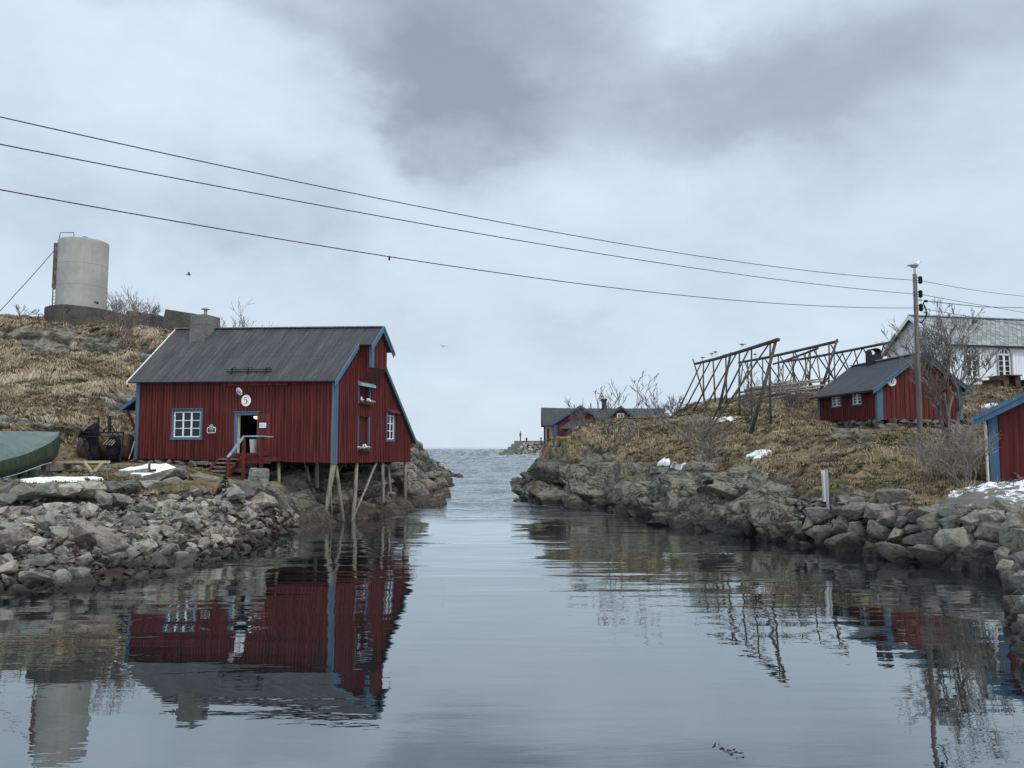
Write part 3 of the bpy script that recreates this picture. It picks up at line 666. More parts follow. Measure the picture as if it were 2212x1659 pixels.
    mb = MB(); slab(mb, L2(1.25, .25, za - .75), L2(.04, .25, za), L2(.04, 2.6, za), L2(1.25, 2.6, za - .75), .06); lr = mb.build('lean_to_roof', 'roof_dark', H, recalc=False)
    mb = MB(); mb.hexa([L2(1.27, .2, za - .9), L2(.05, .2, za - .15), L2(.05, .25, za - .15), L2(1.27, .25, za - .9)], [L2(1.27, .2, za - .70), L2(.05, .2, za + .05), L2(.05, .25, za + .05), L2(1.27, .25, za - .70)]); mb.build('bargeboard', 'blue_paint', lr)
    mb = MB(); mb.bar(L2(.95, .35, za - .75), L2(.05, .35, za - 2.35), .10, .10); mb.bar(L2(.95, 2.4, za - .75), L2(.05, 2.4, za - 2.35), .10, .10); mb.build('brace', 'red_dark', lr)
    # stone footing under the landward half
    rd_ = random.Random(3); mb = MB(); a = 4.3
    while a < LA + .2:
        w_ = rd_.uniform(.4, .8); zt = bot(min(a, LA)) - .02
        for lay in range(2): rock_in(mb, pt(a + w_ / 2 + .2 * lay, .14, zt - .17 - .30 * lay), (w_ * 1.12, .5, rd_.uniform(.30, .40)), rd_, math.atan2(ex.y, ex.x))
        a += w_
    mb.build('stone_footing', 'foundation_stone', H)
    return dict(O=O, ex=ex, g=g, pt=pt, fr=fr, gb=gb, c2=c2, c4=c4, door=door, H=H, z0=z0, zl=zl, LA=LA, LB=LB, low=low, hat=hat, R=R, botg=botg, bot=bot)
# ================================================================ TERRAIN
def rbf_fit(pts):
    A = np.array([(p[0], p[1]) for p in pts], float); z = np.array([p[2] for p in pts], float); n = len(A)
    D = np.sqrt(((A[:, None] - A[None]) ** 2).sum(-1)); K = np.sqrt(D * D + 1.0); K[np.diag_indices(n)] -= .02
    Q = np.c_[np.ones(n), A]; M = np.block([[K, Q], [Q.T, np.zeros((3, 3))]])
    w = np.linalg.solve(M, np.r_[z, 0, 0, 0])
    def f(X, Y):
        sh = X.shape; B = np.c_[X.ravel(), Y.ravel()]; out = np.empty(len(B))
        for i in range(0, len(B), 20000):
            b = B[i:i + 20000]; d = np.sqrt(((b[:, None] - A[None]) ** 2).sum(-1) + 1.0)
            out[i:i + 20000] = d @ w[:n] + w[n] + b @ w[n + 1:]
        return out.reshape(sh)
    return f
class Terrain:
    def __init__(s, name, label, pts, x0, x1, y0, y1, st, rockfn, mat, tilt, amp, cell, ampfn=lambda x, y: 1.0, capfn=None, gapshadefn=None):
        s.x0, s.y0, s.st = x0, y0, st
        xs = np.arange(x0, x1, st); ys = np.arange(y0, y1, st); X, Y = np.meshgrid(xs, ys); Z = rbf_fit(pts)(X, Y)
        if capfn is not None: Z = capfn(X, Y, Z)
        ny, nx = Z.shape; R = np.zeros_like(Z); T = np.zeros_like(Z)
        n3 = noise.noise
        for j in range(ny):
            for i in range(nx):
                x, y, z = X[j, i], Y[j, i], Z[j, i]
                if z < -2.2: continue
                big = n3((x * .22, y * .22, 1.7)); med = n3((x * .6, y * .6, 5.2)); sm = n3((x * 1.7, y * 1.7, 9.1)); ti = n3((x * 4.1, y * 4.1, 3.3))
                r = rockfn(x, y, z, big, med, sm); R[j, i] = r
                g = 1 - r; q_ = ampfn(x, y)
                T[j, i] = q_ * (g * (.30 * med + .22 * abs(sm) + .07 * ti) + r * (.25 * med + .12 * sm)) if z > .5 else r * .15 * med
        flat = getattr(s, 'flat', None)
        s.R = R; s.Z = Z + T; s.nx, s.ny = nx, ny
        # rock relief: tilted, jointed blocks pushed along the surface normal
        gy, gx = np.gradient(s.Z, st); N = np.dstack([-gx, -gy, np.ones_like(gx)]); N /= np.linalg.norm(N, axis=2, keepdims=True)
        Pn = np.dstack([X, Y, s.Z]); CR = np.zeros_like(Z); Rm = Matrix(tilt)
        for j in range(ny):
            for i in range(nx):
                if R[j, i] < .05 or s.Z[j, i] < -1.2: continue
                q = Rm @ V(Pn[j, i]); w = noise.noise_vector(q * .5) * .5 + noise.noise_vector(q * 1.9) * .12
                q = q + w; d = 0.0
                p1 = V((q.x / cell[0], q.y / cell[1], q.z / cell[2])); ds, ps = noise.voronoi(p1)
                c = noise.cell(ps[0] * 7.3); e = ds[1] - ds[0]
                k = max(0, 1 - e / .17); d += amp * (c * .5 - .2) - amp * .55 * k
                p2 = p1 * 2.6; ds2, ps2 = noise.voronoi(p2); c2 = noise.cell(ps2[0] * 5.1); k2 = max(0, 1 - (ds2[1] - ds2[0]) / .10)
                d += amp * (.22 * c2 - .22 * k2)
                d += .06 * noise.fractal(q * 2.5, .8, 2.1, 4)
                d *= R[j, i] * (.25 + .75 * ampfn(Pn[j, i, 0], Pn[j, i, 1])); CR[j, i] = min(1, k * .9 + k2 * .4) * R[j, i]
                Pn[j, i] += N[j, i] * d
        if gapshadefn is not None: CR = np.maximum(CR, gapshadefn(X, Y, s.Z))  # shade in the gaps between stones, painted into the ground colour
        s.P = Pn
        me = bpy.data.meshes.new(name); n = nx * ny
        me.vertices.add(n); me.vertices.foreach_set('co', Pn.reshape(-1).astype(np.float32))
        idx = np.arange(n).reshape(ny, nx); keep = (np.maximum.reduce([Z[:-1, :-1], Z[1:, :-1], Z[:-1, 1:], Z[1:, 1:]]) > -1.6)
        q = np.stack([idx[:-1, :-1], idx[:-1, 1:], idx[1:, 1:], idx[1:, :-1]], -1)[keep]
        m = len(q); me.loops.add(m * 4); me.polygons.add(m); me.loops.foreach_set('vertex_index', q.reshape(-1).astype(np.int32))
        me.polygons.foreach_set('loop_start', (np.arange(m) * 4).astype(np.int32)); me.polygons.foreach_set('loop_total', np.full(m, 4, np.int32))
        me.update(calc_edges=True)
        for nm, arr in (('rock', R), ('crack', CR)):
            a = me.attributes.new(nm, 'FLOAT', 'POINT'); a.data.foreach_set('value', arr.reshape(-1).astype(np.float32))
        me.polygons.foreach_set('use_smooth', (R.reshape(-1)[q[:, 0]] < .5))
        me.materials.append(MATS[mat]); me.validate()
        o = bpy.data.objects.new(name, me); COL.objects.link(o); tag(o, label, 'terrain', None, 'structure'); s.o = o
    def _s(s, A, x, y):
        fx = (np.asarray(x) - s.x0) / s.st; fy = (np.asarray(y) - s.y0) / s.st
        i = np.clip(np.floor(fx).astype(int), 0, s.nx - 2); j = np.clip(np.floor(fy).astype(int), 0, s.ny - 2)
        a = np.clip(fx - i, 0, 1); b = np.clip(fy - j, 0, 1)
        return (A[j, i] * (1 - a) + A[j, i + 1] * a) * (1 - b) + (A[j + 1, i] * (1 - a) + A[j + 1, i + 1] * a) * b
    def z(s, x, y): return float(s._s(s.P[:, :, 2], x, y))
    def zz(s, x, y): return s._s(s.P[:, :, 2], x, y)
    def rock(s, x, y): return s._s(s.R, x, y)
    def hit(s, u, v, y0=10, y1=90):
        """first point where the line of sight (u,v) meets the ground"""
        d = ray(u, v); y = y0
        while y < y1:
            t = y / d.y; x = d.x * t; z = HC + d.z * t
            if z <= s.z(x, y): return V((x, y, s.z(x, y)))
            y += .1
        return None
PT = lambda L: [tuple(P(*q)) for q in L]
def shore(L, dx, dy, dz=-1.6):
    o = []
    for u, v in L:
        w = W(u, v); o += [(w.x, w.y, 0.0), (w.x + dx, w.y + dy, dz), (w.x + 2.2 * dx, w.y + 2.2 * dy, dz * 1.8)]
    return o
west = PT([(0, 692, 62), (60, 692, 63), (110, 694, 64), (175, 704, 63), (250, 712, 62), (300, 716, 62), (360, 720, 62), (-150, 690, 62),
           (0, 930, 40.5), (-120, 935, 40), (100, 940, 41), (180, 955, 42), (250, 930, 44), (0, 850, 47), (100, 850, 47), (200, 850, 48), (240, 855, 48), (-150, 850, 47),
           (100, 770, 54), (200, 775, 55), (0, 770, 54), (300, 780, 56), (330, 745, 59), (-150, 770, 54), (285, 840, 51), (280, 900, 47),
           (450, 760, 60), (600, 820, 62), (720, 870, 62), (850, 940, 61), (893, 953, 61), (920, 975, 65), (950, 1012, 69),
           (0, 1045, 27.5), (100, 1056, 26.5), (200, 1050, 27), (300, 1045, 28), (400, 1043, 29), (500, 1044, 30.2), (-150, 1050, 26.5), (560, 1044, 33.5), (500, 1043, 32.2), (500, 1042, 33.3), (450, 1042, 31.6), (450, 1040, 33), (400, 1038, 32.5), (300, 1036, 31.5),
           (0, 1040, 31), (100, 1032, 31), (200, 1025, 33), (280, 1012, 36), (400, 1012, 36.5), (450, 1030, 35.2), (500, 1040, 34.6), (540, 1040, 34.8), (500, 1024, 37.6), (575, 1042, 35), (120, 1000, 38), (240, 1003, 38.5), (300, 998, 40), (350, 1000, 40.5),
           (0, 1100, 25), (0, 1200, 21), (150, 1110, 25.3), (150, 1190, 22), (300, 1105, 26.4), (300, 1175, 24), (450, 1100, 28), (450, 1150, 26), (560, 1100, 32), (560, 1135, 31.5), (520, 1100, 31),
           (620, 1055, 35.5), (660, 1080, 36), (700, 1085, 37.2), (760, 1085, 39), (820, 1080, 41), (870, 1070, 43), (900, 1060, 46),
           (640, 1030, 39), (720, 1030, 41), (800, 1015, 44), (880, 1006, 47.5), (700, 990, 47), (820, 985, 50), (930, 1050, 55), (900, 1000, 55), (960, 1030, 68), (975, 1040, 70)])
west += [(-27, 72, 13.5), (-35, 72, 14), (-18, 75, 10), (-8, 80, 1.0), (-4, 80, -3), (-45, 60, 12.5), (-45, 40, 3.2), (-20, 88, 9), (-40, 88, 13), (-60, 60, 12), (-60, 30, 2.5), (-30, 27, 2.3), (-20, 38, 2.75), (-17, 38.5, 2.7), (-14, 40, 2.5), (-13, 45, 2.6), (-16, 46, 3.2), (-23, 33, 2.4)]
west += shore([(-150, 1345), (0, 1287), (150, 1264), (300, 1245), (420, 1222), (520, 1187), (600, 1157)], 1.6, -1.6)
west += shore([(650, 1135), (700, 1124), (800, 1112), (880, 1100), (915, 1088), (932, 1072), (960, 1062), (986, 1050)], 2.2, -.4)
def rock_w(x, y, z, big, med, sm):
    u, v = uv_of(V((x, y, z)))
    k = 0.0
    if x > -14 and y > 30.5: k = 1 if not (x < -12.2 and y < 36 and z > 1.9) else .3 + med
    if x > -14.2 and y < 36.6 and z > 1.75: k = 0
    if z < 2.02 and y < 34: k = max(k, .62)
    if y > 41 and x < -13:
        k = max(k, (big + .6 * med - .52) * 5)
        for cu, cv, ru, rv in ((105, 735, 75, 30), (215, 742, 45, 26), (30, 720, 60, 16), (318, 770, 26, 30), (262, 868, 36, 26), (20, 900, 14, 14), (186, 893, 10, 10)):
            k = max(k, (1.25 - math.hypot((u - cu) / ru, (v - cv) / rv) + .5 * sm) * 2.2)
    return min(1, max(0, k))
ROT = lambda rx, ry, rz: (Matrix.Rotation(math.radians(rx), 3, 'X') @ Matrix.Rotation(math.radians(ry), 3, 'Y') @ Matrix.Rotation(math.radians(rz), 3, 'Z'))
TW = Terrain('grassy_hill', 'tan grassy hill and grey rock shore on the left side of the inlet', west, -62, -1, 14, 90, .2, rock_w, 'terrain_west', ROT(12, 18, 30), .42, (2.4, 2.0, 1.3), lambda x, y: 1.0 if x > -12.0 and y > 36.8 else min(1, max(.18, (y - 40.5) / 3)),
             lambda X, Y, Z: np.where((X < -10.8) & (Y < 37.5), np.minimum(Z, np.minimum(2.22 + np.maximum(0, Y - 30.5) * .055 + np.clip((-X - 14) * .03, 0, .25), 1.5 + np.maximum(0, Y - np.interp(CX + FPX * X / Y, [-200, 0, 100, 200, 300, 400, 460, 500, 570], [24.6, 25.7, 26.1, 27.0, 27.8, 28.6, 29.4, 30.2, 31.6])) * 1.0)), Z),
             lambda X, Y, Z: np.where((Y < 33.5) & (Z < 2.0), .85, 0.0))  # painted gap shade on the ground under the rubble
east = PT([(1150, 1025, 52), (1130, 1062, 52.5), (1197, 956, 53.5), (1182, 990, 52.5), (1185, 1030, 50.5), (1225, 938, 55), (1260, 928, 56), (1330, 916, 57), (1380, 924, 59), (1420, 924, 61), (1450, 908, 63), (1490, 878, 66), (1550, 870, 66), (1600, 864, 65), (1660, 854, 63), (1730, 846, 64), (1800, 846, 64),
           (1300, 1000, 48.5), (1240, 1000, 49.5), (1300, 958, 52), (1380, 1005, 46.5), (1450, 1010, 43.5), (1450, 950, 50), (1560, 1012, 39.5), (1600, 950, 46), (1600, 900, 54), (1700, 1000, 36.5), (1700, 950, 42), (1700, 905, 49), (1760, 920, 48), (1760, 870, 55),
           (1850, 960, 38.5), (1850, 1010, 33), (1800, 1058, 30.5), (1900, 1060, 29), (1960, 1080, 27), (1990, 985, 34), (2000, 1050, 29), (2060, 1010, 32), (2100, 1075, 26), (2140, 1040, 28.3), (2212, 1040, 27.3), (2150, 1108, 23.8), (2212, 1075, 25), (2300, 1045, 26), (2300, 1090, 23.5),
           (1620, 1050, 35.5), (1520, 1052, 38.5), (1440, 1060, 41), (1700, 1080, 31.5), (1350, 1050, 45), (1260, 1045, 47.5), (1460, 1100, 38.8), (1540, 1110, 35.6), (1600, 1100, 34.5),
           (2100, 905, 46), (2180, 880, 50), (2100, 845, 54.5), (2212, 845, 54), (2000, 850, 55), (2050, 836, 58), (2212, 836, 58), (2300, 836, 58), (1950, 850, 62)])
east += [(20.7, 53, 4.75), (21.4, 45, 4.62), (26.8, 45.4, 4.7), (26, 52, 5.0), (24, 44.3, 4.5), (24, 43, 4.2), (22, 42, 3.95), (20.6, 48, 4.6), (35, 75, 8.3), (50, 75, 8.5), (60, 60, 8.4), (45, 45, 6), (60, 40, 5.5), (40, 30, 3), (60, 20, 2.5),
         (10, 66, 3.4), (16, 74, 4.5), (25, 78, 5.5), (8, 72, 1), (16, 83, 2), (30, 83, 5),
         (15.5, 20, 1.35), (13.5, 16, 1.35), (10.8, 12, 1.35), (9.2, 9, 1.35), (20, 15, 1.5), (18, 22, 1.5), (14, 21.5, 1.3), (25, 20, 1.8), (20, 9, 1.5), (30, 9, 2)]
east += shore([(1123, 1080), (1180, 1091), (1300, 1100), (1380, 1112), (1450, 1127), (1530, 1142), (1590, 1153)], -1.6, -1.8)
east += shore([(1630, 1158), (1700, 1172), (1800, 1190), (1950, 1216), (2060, 1232), (2140, 1238)], -.9, -1.3)
east += [(12.9, 20.0, -.6), (11.2, 17.2, -.6), (9.4, 14.2, -.6), (7.9, 11.8, -.6), (6.4, 9.2, -.6), (11.0, 19.5, -1.8), (7.5, 14.2, -1.8), (5.2, 10.5, -1.8)]
east += [(W(1123, 1080).x - 1.5, 54, -1.2), (3.0, 60, -2), (4.5, 66, -1.6), (2, 52, -2)]
def rock_e(x, y, z, big, med, sm):
    u, v = uv_of(V((x, y, z)))
    lim = 2.85 if u < 1480 else 2.85 - (u - 1480) / 350 * .75
    k = (lim + .55 * med + .35 * sm - z) * 3
    if y < 26.5: k = max(k, .6 if z > 1.2 else 1)
    k = max(k, (big + .6 * med - .55) * 4)
    for cu, cv, ru, rv in ((1840, 945, 62, 16), (1290, 985, 45, 24), (1200, 990, 22, 36), (1440, 905, 30, 12), (1530, 985, 40, 28), (1640, 830, 50, 16)):
        k = max(k, (1.15 - math.hypot((u - cu) / ru, (v - cv) / rv) + .5 * sm) * 2.2)
    return min(1, max(0, k))
TE = Terrain('rocky_island', 'brown grassy knoll above dark fractured sea cliffs on the right side of the inlet', east, 1, 62, 7, 84, .18, rock_e, 'terrain_east', ROT(-8, 22, 25), .50, (2.6, 2.0, .95), gapshadefn=lambda X, Y, Z: np.where((Z < 2.5) & (Y > 30), .75, 0.0))  # last argument paints shade into the ground showing between the ledges
# far knoll the distant cottages stand on
far = [(4, 96, -2.5), (5.6, 104, 1.0), (8, 103, 2.6), (5.5, 112, .5), (4, 120, -2.5), (15, 100, 2.9), (12, 108, 3), (25, 103, 3.2), (20, 115, 3), (38, 103, 3.6), (40, 120, 3), (12, 130, -2), (30, 135, -2), (48, 110, 3), (10, 95, -1), (25, 92, -.5), (45, 93, 1)]
TF = Terrain('far_knoll', 'low rock knoll under the distant red cottages', far, 2, 50, 92, 136, .8, lambda x, y, z, b, m, s: min(1, max(0, .5 + m)), 'terrain_east', ROT(0, 0, 0), .3, (2, 2, 1))

mb = MB(); mb.abox(-9000, 9000, -60, 16000, -6, 0)
def sea_grid():
    ys = [40.0]
    while ys[-1] < 1100: ys.append(ys[-1] * 1.0042)
    ys = np.array(ys); k = np.arange(-.32, .27, .0017); X = ys[:, None] * k[None]; Y = np.repeat(ys[:, None], len(k), 1); Z = np.zeros_like(X); rg = np.random.default_rng(4)
    for i in range(60):
        L = 1.2 * (16 / 1.2) ** rg.random(); th = math.radians(-90 + rg.normal(0, 34)); kx, ky = math.cos(th) * 2 * math.pi / L, math.sin(th) * 2 * math.pi / L
        Z += .0062 * L ** .85 * np.sin(kx * X + ky * Y + rg.uniform(0, 6.3))
    Z = np.sign(Z) * np.abs(Z) ** 1.0; Z = Z + .35 * np.abs(Z)
    f = np.clip((Y - 41 - 1.5 * np.sin(X * .35)) / 13, 0, 1); f = f * f * (3 - 2 * f) * np.clip(1.25 - np.abs((k[None] + .025) / .29), 0, .25) * 4
    Z = .004 + np.maximum(0, .26 * f + Z * f * (1 + np.clip((Y - 90) / 260, 0, .9)))
    n, m = Z.shape; idx = np.arange(n * m).reshape(n, m); q = np.stack([idx[:-1, :-1], idx[:-1, 1:], idx[1:, 1:], idx[1:, :-1]], -1).reshape(-1, 4)
    return np.dstack([X, Y, Z]).reshape(-1, 3), q
wmb = MB(); wmb.face([(-9000, -60, 0), (9000, -60, 0), (9000, 16000, 0), (-9000, 16000, 0)])
gv, gq = sea_grid(); k0 = len(wmb.v); wmb.v.extend(map(tuple, gv.tolist())); wmb.f.extend((gq + k0).tolist()); wmb.m.extend([0] * len(gq)); wmb.uv.extend([None] * len(gq))
wo = wmb.build('sea_water', 'water', origin=(0, 0, 0), recalc=False, smooth=True); tag(wo, 'calm dark inlet water opening to the grey choppy sea', 'water', None, 'structure')
mb = MB(); mb.face([(-400, -60, -4.5), (400, -60, -4.5), (400, 400, -4.5), (-400, 400, -4.5)])
sb = mb.build('sea_bed', 'foundation_stone', origin=(0, 0, -4.5), recalc=False); tag(sb, 'dark sea bed under the water', 'sea bed', None, 'structure')

# ---------------------------------------------------------------- dry grass (stuff)
def grass(name, label, T, x0, x1, y0, y1, dens, accept, seed, lng, pal, nb=9, cw=.9):
    rng = np.random.default_rng(seed); n = int((x1 - x0) * (y1 - y0) * dens)
    x = rng.uniform(x0, x1, n); y = rng.uniform(y0, y1, n); z = T.zz(x, y)
    yy = y * CP + (z - HC) * SP; zc = (z - HC) * CP - y * SP; u = CX + FPX * x / yy; v = CY - FPX * zc / yy
    ok = (np.hypot(T.zz(x + .2, y) - T.zz(x - .2, y), T.zz(x, y + .2) - T.zz(x, y - .2)) < .52) & (u > -140) & (u < 2340) & (T.rock(x, y) < .5) & (z > .9) & accept(x, y, z, u, v)
    x, y, z, u, v = (a[ok] for a in (x, y, z, u, v)); n = len(x)
    e = .25; gx = (T.zz(x + e, y) - T.zz(x - e, y)) / (2 * e); gy = (T.zz(x, y + e) - T.zz(x, y - e)) / (2 * e)
    gl = np.sqrt(gx ** 2 + gy ** 2) + 1e-6; sl = np.clip(gl * 1.3, 0, 1)
    wind = rng.normal(0, .22, (n, 2)) + np.array([noise.noise_vector((a * .35, b * .35, 2.)).xy for a, b in zip(x, y)]) * 1.3
    td = np.c_[-gx / gl * sl, -gy / gl * sl] + wind
    clump = np.array([noise.noise((a * .45, b * .45, 4.4)) + .5 * noise.noise((a * 1.5, b * 1.5, 7.4)) for a, b in zip(x, y)])
    green = np.array([noise.noise((a * .33, b * .33, 11.4)) + .5 * noise.noise((a * 1.1, b * 1.1, 1.4)) for a, b in zip(x, y)])
    tl = lng * (1 + .35 * clump) * rng.uniform(.7, 1.25, n)
    c = np.empty((n, 3)); t = rng.uniform(0, 1, n) + clump * cw
    c[:] = pal[0]; c[t > .35] = pal[1]; c[t > .95] = pal[2]; c[t < -.12] = pal[3]; c[(green < -.30) & (rng.uniform(0, 1, n) < .7)] = pal[5]; c[(green > .30) & (rng.uniform(0, 1, n) < .75)] = pal[4]
    tl[green > .30] *= .55; tl[green < -.30] *= .7
    c *= rng.uniform(.88, 1.12, (n, 1))
    k = nb; X = np.repeat(np.c_[x, y, z], k, 0); D = np.repeat(td, k, 0) * 1.25 + rng.normal(0, .34, (n * k, 2)); L = np.repeat(tl, k) * rng.uniform(.55, 1.15, n * k)
    X[:, :2] += rng.normal(0, .09, (n * k, 2)); C = np.repeat(c, k, 0) * rng.uniform(.8, 1.2, (n * k, 1))
    dl = np.sqrt((D ** 2).sum(1)) + 1e-6; Dn = D / dl[:, None]; dr = np.clip(dl, .45, 1.5)
    # follow the slope: the tip sinks with the ground
    g2 = np.repeat(np.c_[gx, gy], k, 0); fall = (g2 * Dn).sum(1)
    S = np.c_[-Dn[:, 1], Dn[:, 0], np.zeros(n * k)] * (rng.uniform(.007, .015, n * k))[:, None] * np.clip(np.repeat(y, k) / 34, .7, 1.6)[:, None]
    h1 = L * .45 * dr; h2 = L * .95 * dr
    Pm = X + np.c_[Dn * h1[:, None], L * .32 + fall * h1 * .9]; Pt = X + np.c_[Dn * h2[:, None], L * (.40 - .24 * np.clip(dr, 0, 1)) + fall * h2]
    X[:, 2] -= .05
    Vv = np.stack([X - S, X + S, Pm + S * .8, Pm - S * .8, Pt], 1).reshape(-1, 3); N = n * k
    me = bpy.data.meshes.new(name); me.vertices.add(N * 5); me.vertices.foreach_set('co', Vv.reshape(-1).astype(np.float32))
    b = (np.arange(N) * 5)[:, None]; li = np.concatenate([b + [0, 1, 2, 3], b + [3, 2, 4]], 1).reshape(-1)
    me.loops.add(N * 7); me.polygons.add(N * 2); me.loops.foreach_set('vertex_index', li.astype(np.int32))
    ls = np.stack([np.arange(N) * 7, np.arange(N) * 7 + 4], 1).reshape(-1); me.polygons.foreach_set('loop_start', ls.astype(np.int32))
    me.polygons.foreach_set('loop_total', np.tile([4, 3], N).astype(np.int32)); me.update(calc_edges=True)
    a = me.attributes.new('tone', 'FLOAT_COLOR', 'POINT'); a.data.foreach_set('color', np.repeat(np.c_[np.clip(C, 0, 1), np.ones(N)], 5, 0).reshape(-1).astype(np.float32))
    me.materials.append(MATS['dry_grass']); o = bpy.data.objects.new(name, me); COL.objects.link(o)
    print(name, N); return tag(o, label, 'grass', None, 'stuff')
PALW = np.array([(.31, .245, .158), (.38, .306, .205), (.46, .38, .265), (.16, .12, .075), (.10, .10, .042), (.13, .092, .062)])
PALE = np.array([(.215, .165, .10), (.275, .215, .135), (.35, .28, .18), (.10, .073, .046), (.075, .078, .03), (.07, .048, .033)])
# ================================================================ ROCKS
def rock_mesh(seed, dims, pts=15, sub=1, bev=.05, disp=.05, name='rubble_rock', rough=1.0):
    rd = random.Random(seed); bm = bmesh.new()
    for k in range(pts):
        d = V((rd.gauss(0, 1), rd.gauss(0, 1), rd.gauss(0, 1))).normalized()
        m = max(abs(d.x), abs(d.y), abs(d.z)); d = d / (m ** .55) * rd.uniform(.82, 1.0)
        bm.verts.new((d.x * .5, d.y * .5, d.z * .5))
    r = bmesh.ops.convex_hull(bm, input=bm.verts); bmesh.ops.delete(bm, geom=[g for g in r['geom_interior'] if isinstance(g, bmesh.types.BMVert)], context='VERTS')
    lo = V([min(v.co[i] for v in bm.verts) for i in range(3)]); hi = V([max(v.co[i] for v in bm.verts) for i in range(3)])
    for v in bm.verts: v.co = V([((v.co[i] - lo[i]) / (hi[i] - lo[i]) - .5) * dims[i] for i in range(3)])
    bmesh.ops.dissolve_limit(bm, angle_limit=math.radians(14), verts=bm.verts, edges=bm.edges)
    s = min(dims); bmesh.ops.bevel(bm, geom=list(bm.edges), offset=bev * s, segments=1, affect='EDGES', profile=.6)
    bmesh.ops.triangulate(bm, faces=bm.faces)
    if sub:
        for _ in range(sub):
            le = [e for e in bm.edges if e.calc_length() > .16 * s]
            if le: bmesh.ops.subdivide_edges(bm, edges=le, cuts=1, use_grid_fill=True)
        bmesh.ops.triangulate(bm, faces=bm.faces); bm.normal_update()
        of = V((seed * 3.1, seed * 1.7, 0))
        dd = [v.normal * disp * s * (noise.fractal(V((v.co.x / s, v.co.y / s, v.co.z / s)) * 1.6 * rough + of, .7, 2.2, 4) - .35 * max(0, 1 - 12 * abs(noise.noise(V((v.co.x / s, v.co.y / s, v.co.z / s * 2.4)) * 1.1 + of)))) for v in bm.verts]
        for v, d in zip(bm.verts, dd): v.co += d
    me = bpy.data.meshes.new(name); bm.to_mesh(me); bm.free(); me.materials.append(MATS['rubble_stone']); return me
def put_rock(me, name, loc, rot, sc, label, cat, group=None):
    o = bpy.data.objects.new(name, me); COL.objects.link(o); o.location = loc; o.rotation_euler = rot; o.scale = sc
    return tag(o, label, cat, group)
BASE = [rock_mesh(100 + k, (1, random.uniform(.6, .95), random.uniform(.42, .75)), random.choice((11, 13, 15, 18)), 2, .03, .055) for k in range(26)]

# explicit boulders on the west bank, from the photograph: (crop x, y, w, h) in the picture of the rubble bank, depth, label
c4b = lambda x, y: ((x / 2.9105) * .8641, (1000 + y / 2.9105) * .8641)
WB = [(1205, 562, 280, 95, 31.0, 'flat grey slab tilted on top of the bank beside the snow', -.30),
      (1495, 590, 235, 125, 32.2, 'broad tan boulder in front of the red steps', .0),
      (1875, 570, 165, 150, 33.6, 'square tan boulder under the red porch', .1),
      (1640, 715, 245, 180, 31.2, 'huge dark grey boulder sloping down below the red porch', .35),
      (1800, 660, 130, 150, 32.4, 'pale upright boulder between the square one and the huge dark one', .1),
      (1665, 612, 130, 95, 32.8, 'small grey boulder behind the huge dark one', 0),
      (1300, 625, 190, 140, 30.2, 'grey angular boulder below the tilted slab and left of the small fir bush', -.2),
      (1265, 725, 95, 80, 29.2, 'dark grey pointed stone below the row of ledge blocks', .5),
      (1870, 760, 250, 190, 33.0, 'rounded tan bedrock boulder with orange stain near the stilts', .1),
      (1990, 780, 150, 150, 33.8, 'ochre stained boulder beside the dark rock under the cabin', 0),
      (165, 665, 200, 110, 26.6, 'second ledge block from the left, pale and wide', 0),
      (350, 650, 150, 100, 26.9, 'tan ledge block with a dark hollow at its left', 0),
      (500, 655, 175, 100, 27.2, 'light grey ledge block with a rough white face', 0),
      (670, 650, 190, 110, 27.6, 'long blue grey ledge block in the middle of the row', .05),
      (820, 640, 130, 95, 28.2, 'grey ledge block with a sloping right side', .1),
      (935, 628, 150, 90, 28.7, 'square tan ledge block near the right end of the row', 0),
      (1095, 630, 180, 85, 29.3, 'dark grey ledge block at the right end of the row', 0),
      (35, 640, 110, 110, 26.4, 'reddish ledge block at the left edge of the photo', .1),
      (40, 715, 130, 80, 25.6, 'low grey block under the reddish ledge block', 0),
      (650, 800, 115, 105, 25.6, 'pale cube shaped rubble rock below the middle ledge block', .1),
      (760, 715, 150, 90, 26.6, 'tan wedge rock just under the ledge', .3),
      (880, 730, 170, 100, 26.9, 'rounded grey rock under the sloping ledge block', 0),
      (335, 895, 145, 110, 23.2, 'large tan faceted rock in the upper left of the rubble', 0),
      (100, 985, 210, 120, 21.6, 'big flat grey rock at the left of the rubble', .15),
      (625, 960, 220, 150, 22.8, 'largest dark grey rock in the middle of the rubble, sloping right', .3),
      (820, 1045, 200, 130, 22.2, 'dark slab sloping right in the lower middle of the rubble', .45),
      (440, 970, 150, 90, 22.6, 'brown wedge rock left of the largest dark rock', .1),
      (1385, 1025, 140, 95, 26.0, 'tan round rock near the water at the right of the rubble', 0),
      (1390, 870, 150, 90, 27.2, 'wide grey flat rock in the right part of the rubble', 0),
      (1215, 955, 95, 85, 25.2, 'light grey faceted rock in the right middle of the rubble', 0),
      (460, 1275, 110, 90, 19.9, 'lichen spotted rock at the waterline of the rubble', 0),
      (570, 1260, 130, 80, 20.4, 'ochre rock at the waterline beside the lichen spotted one', 0),
      (290, 1275, 220, 60, 19.5, 'long low brown slab close to the water at the left', 0)]
random.seed(21); placed = []
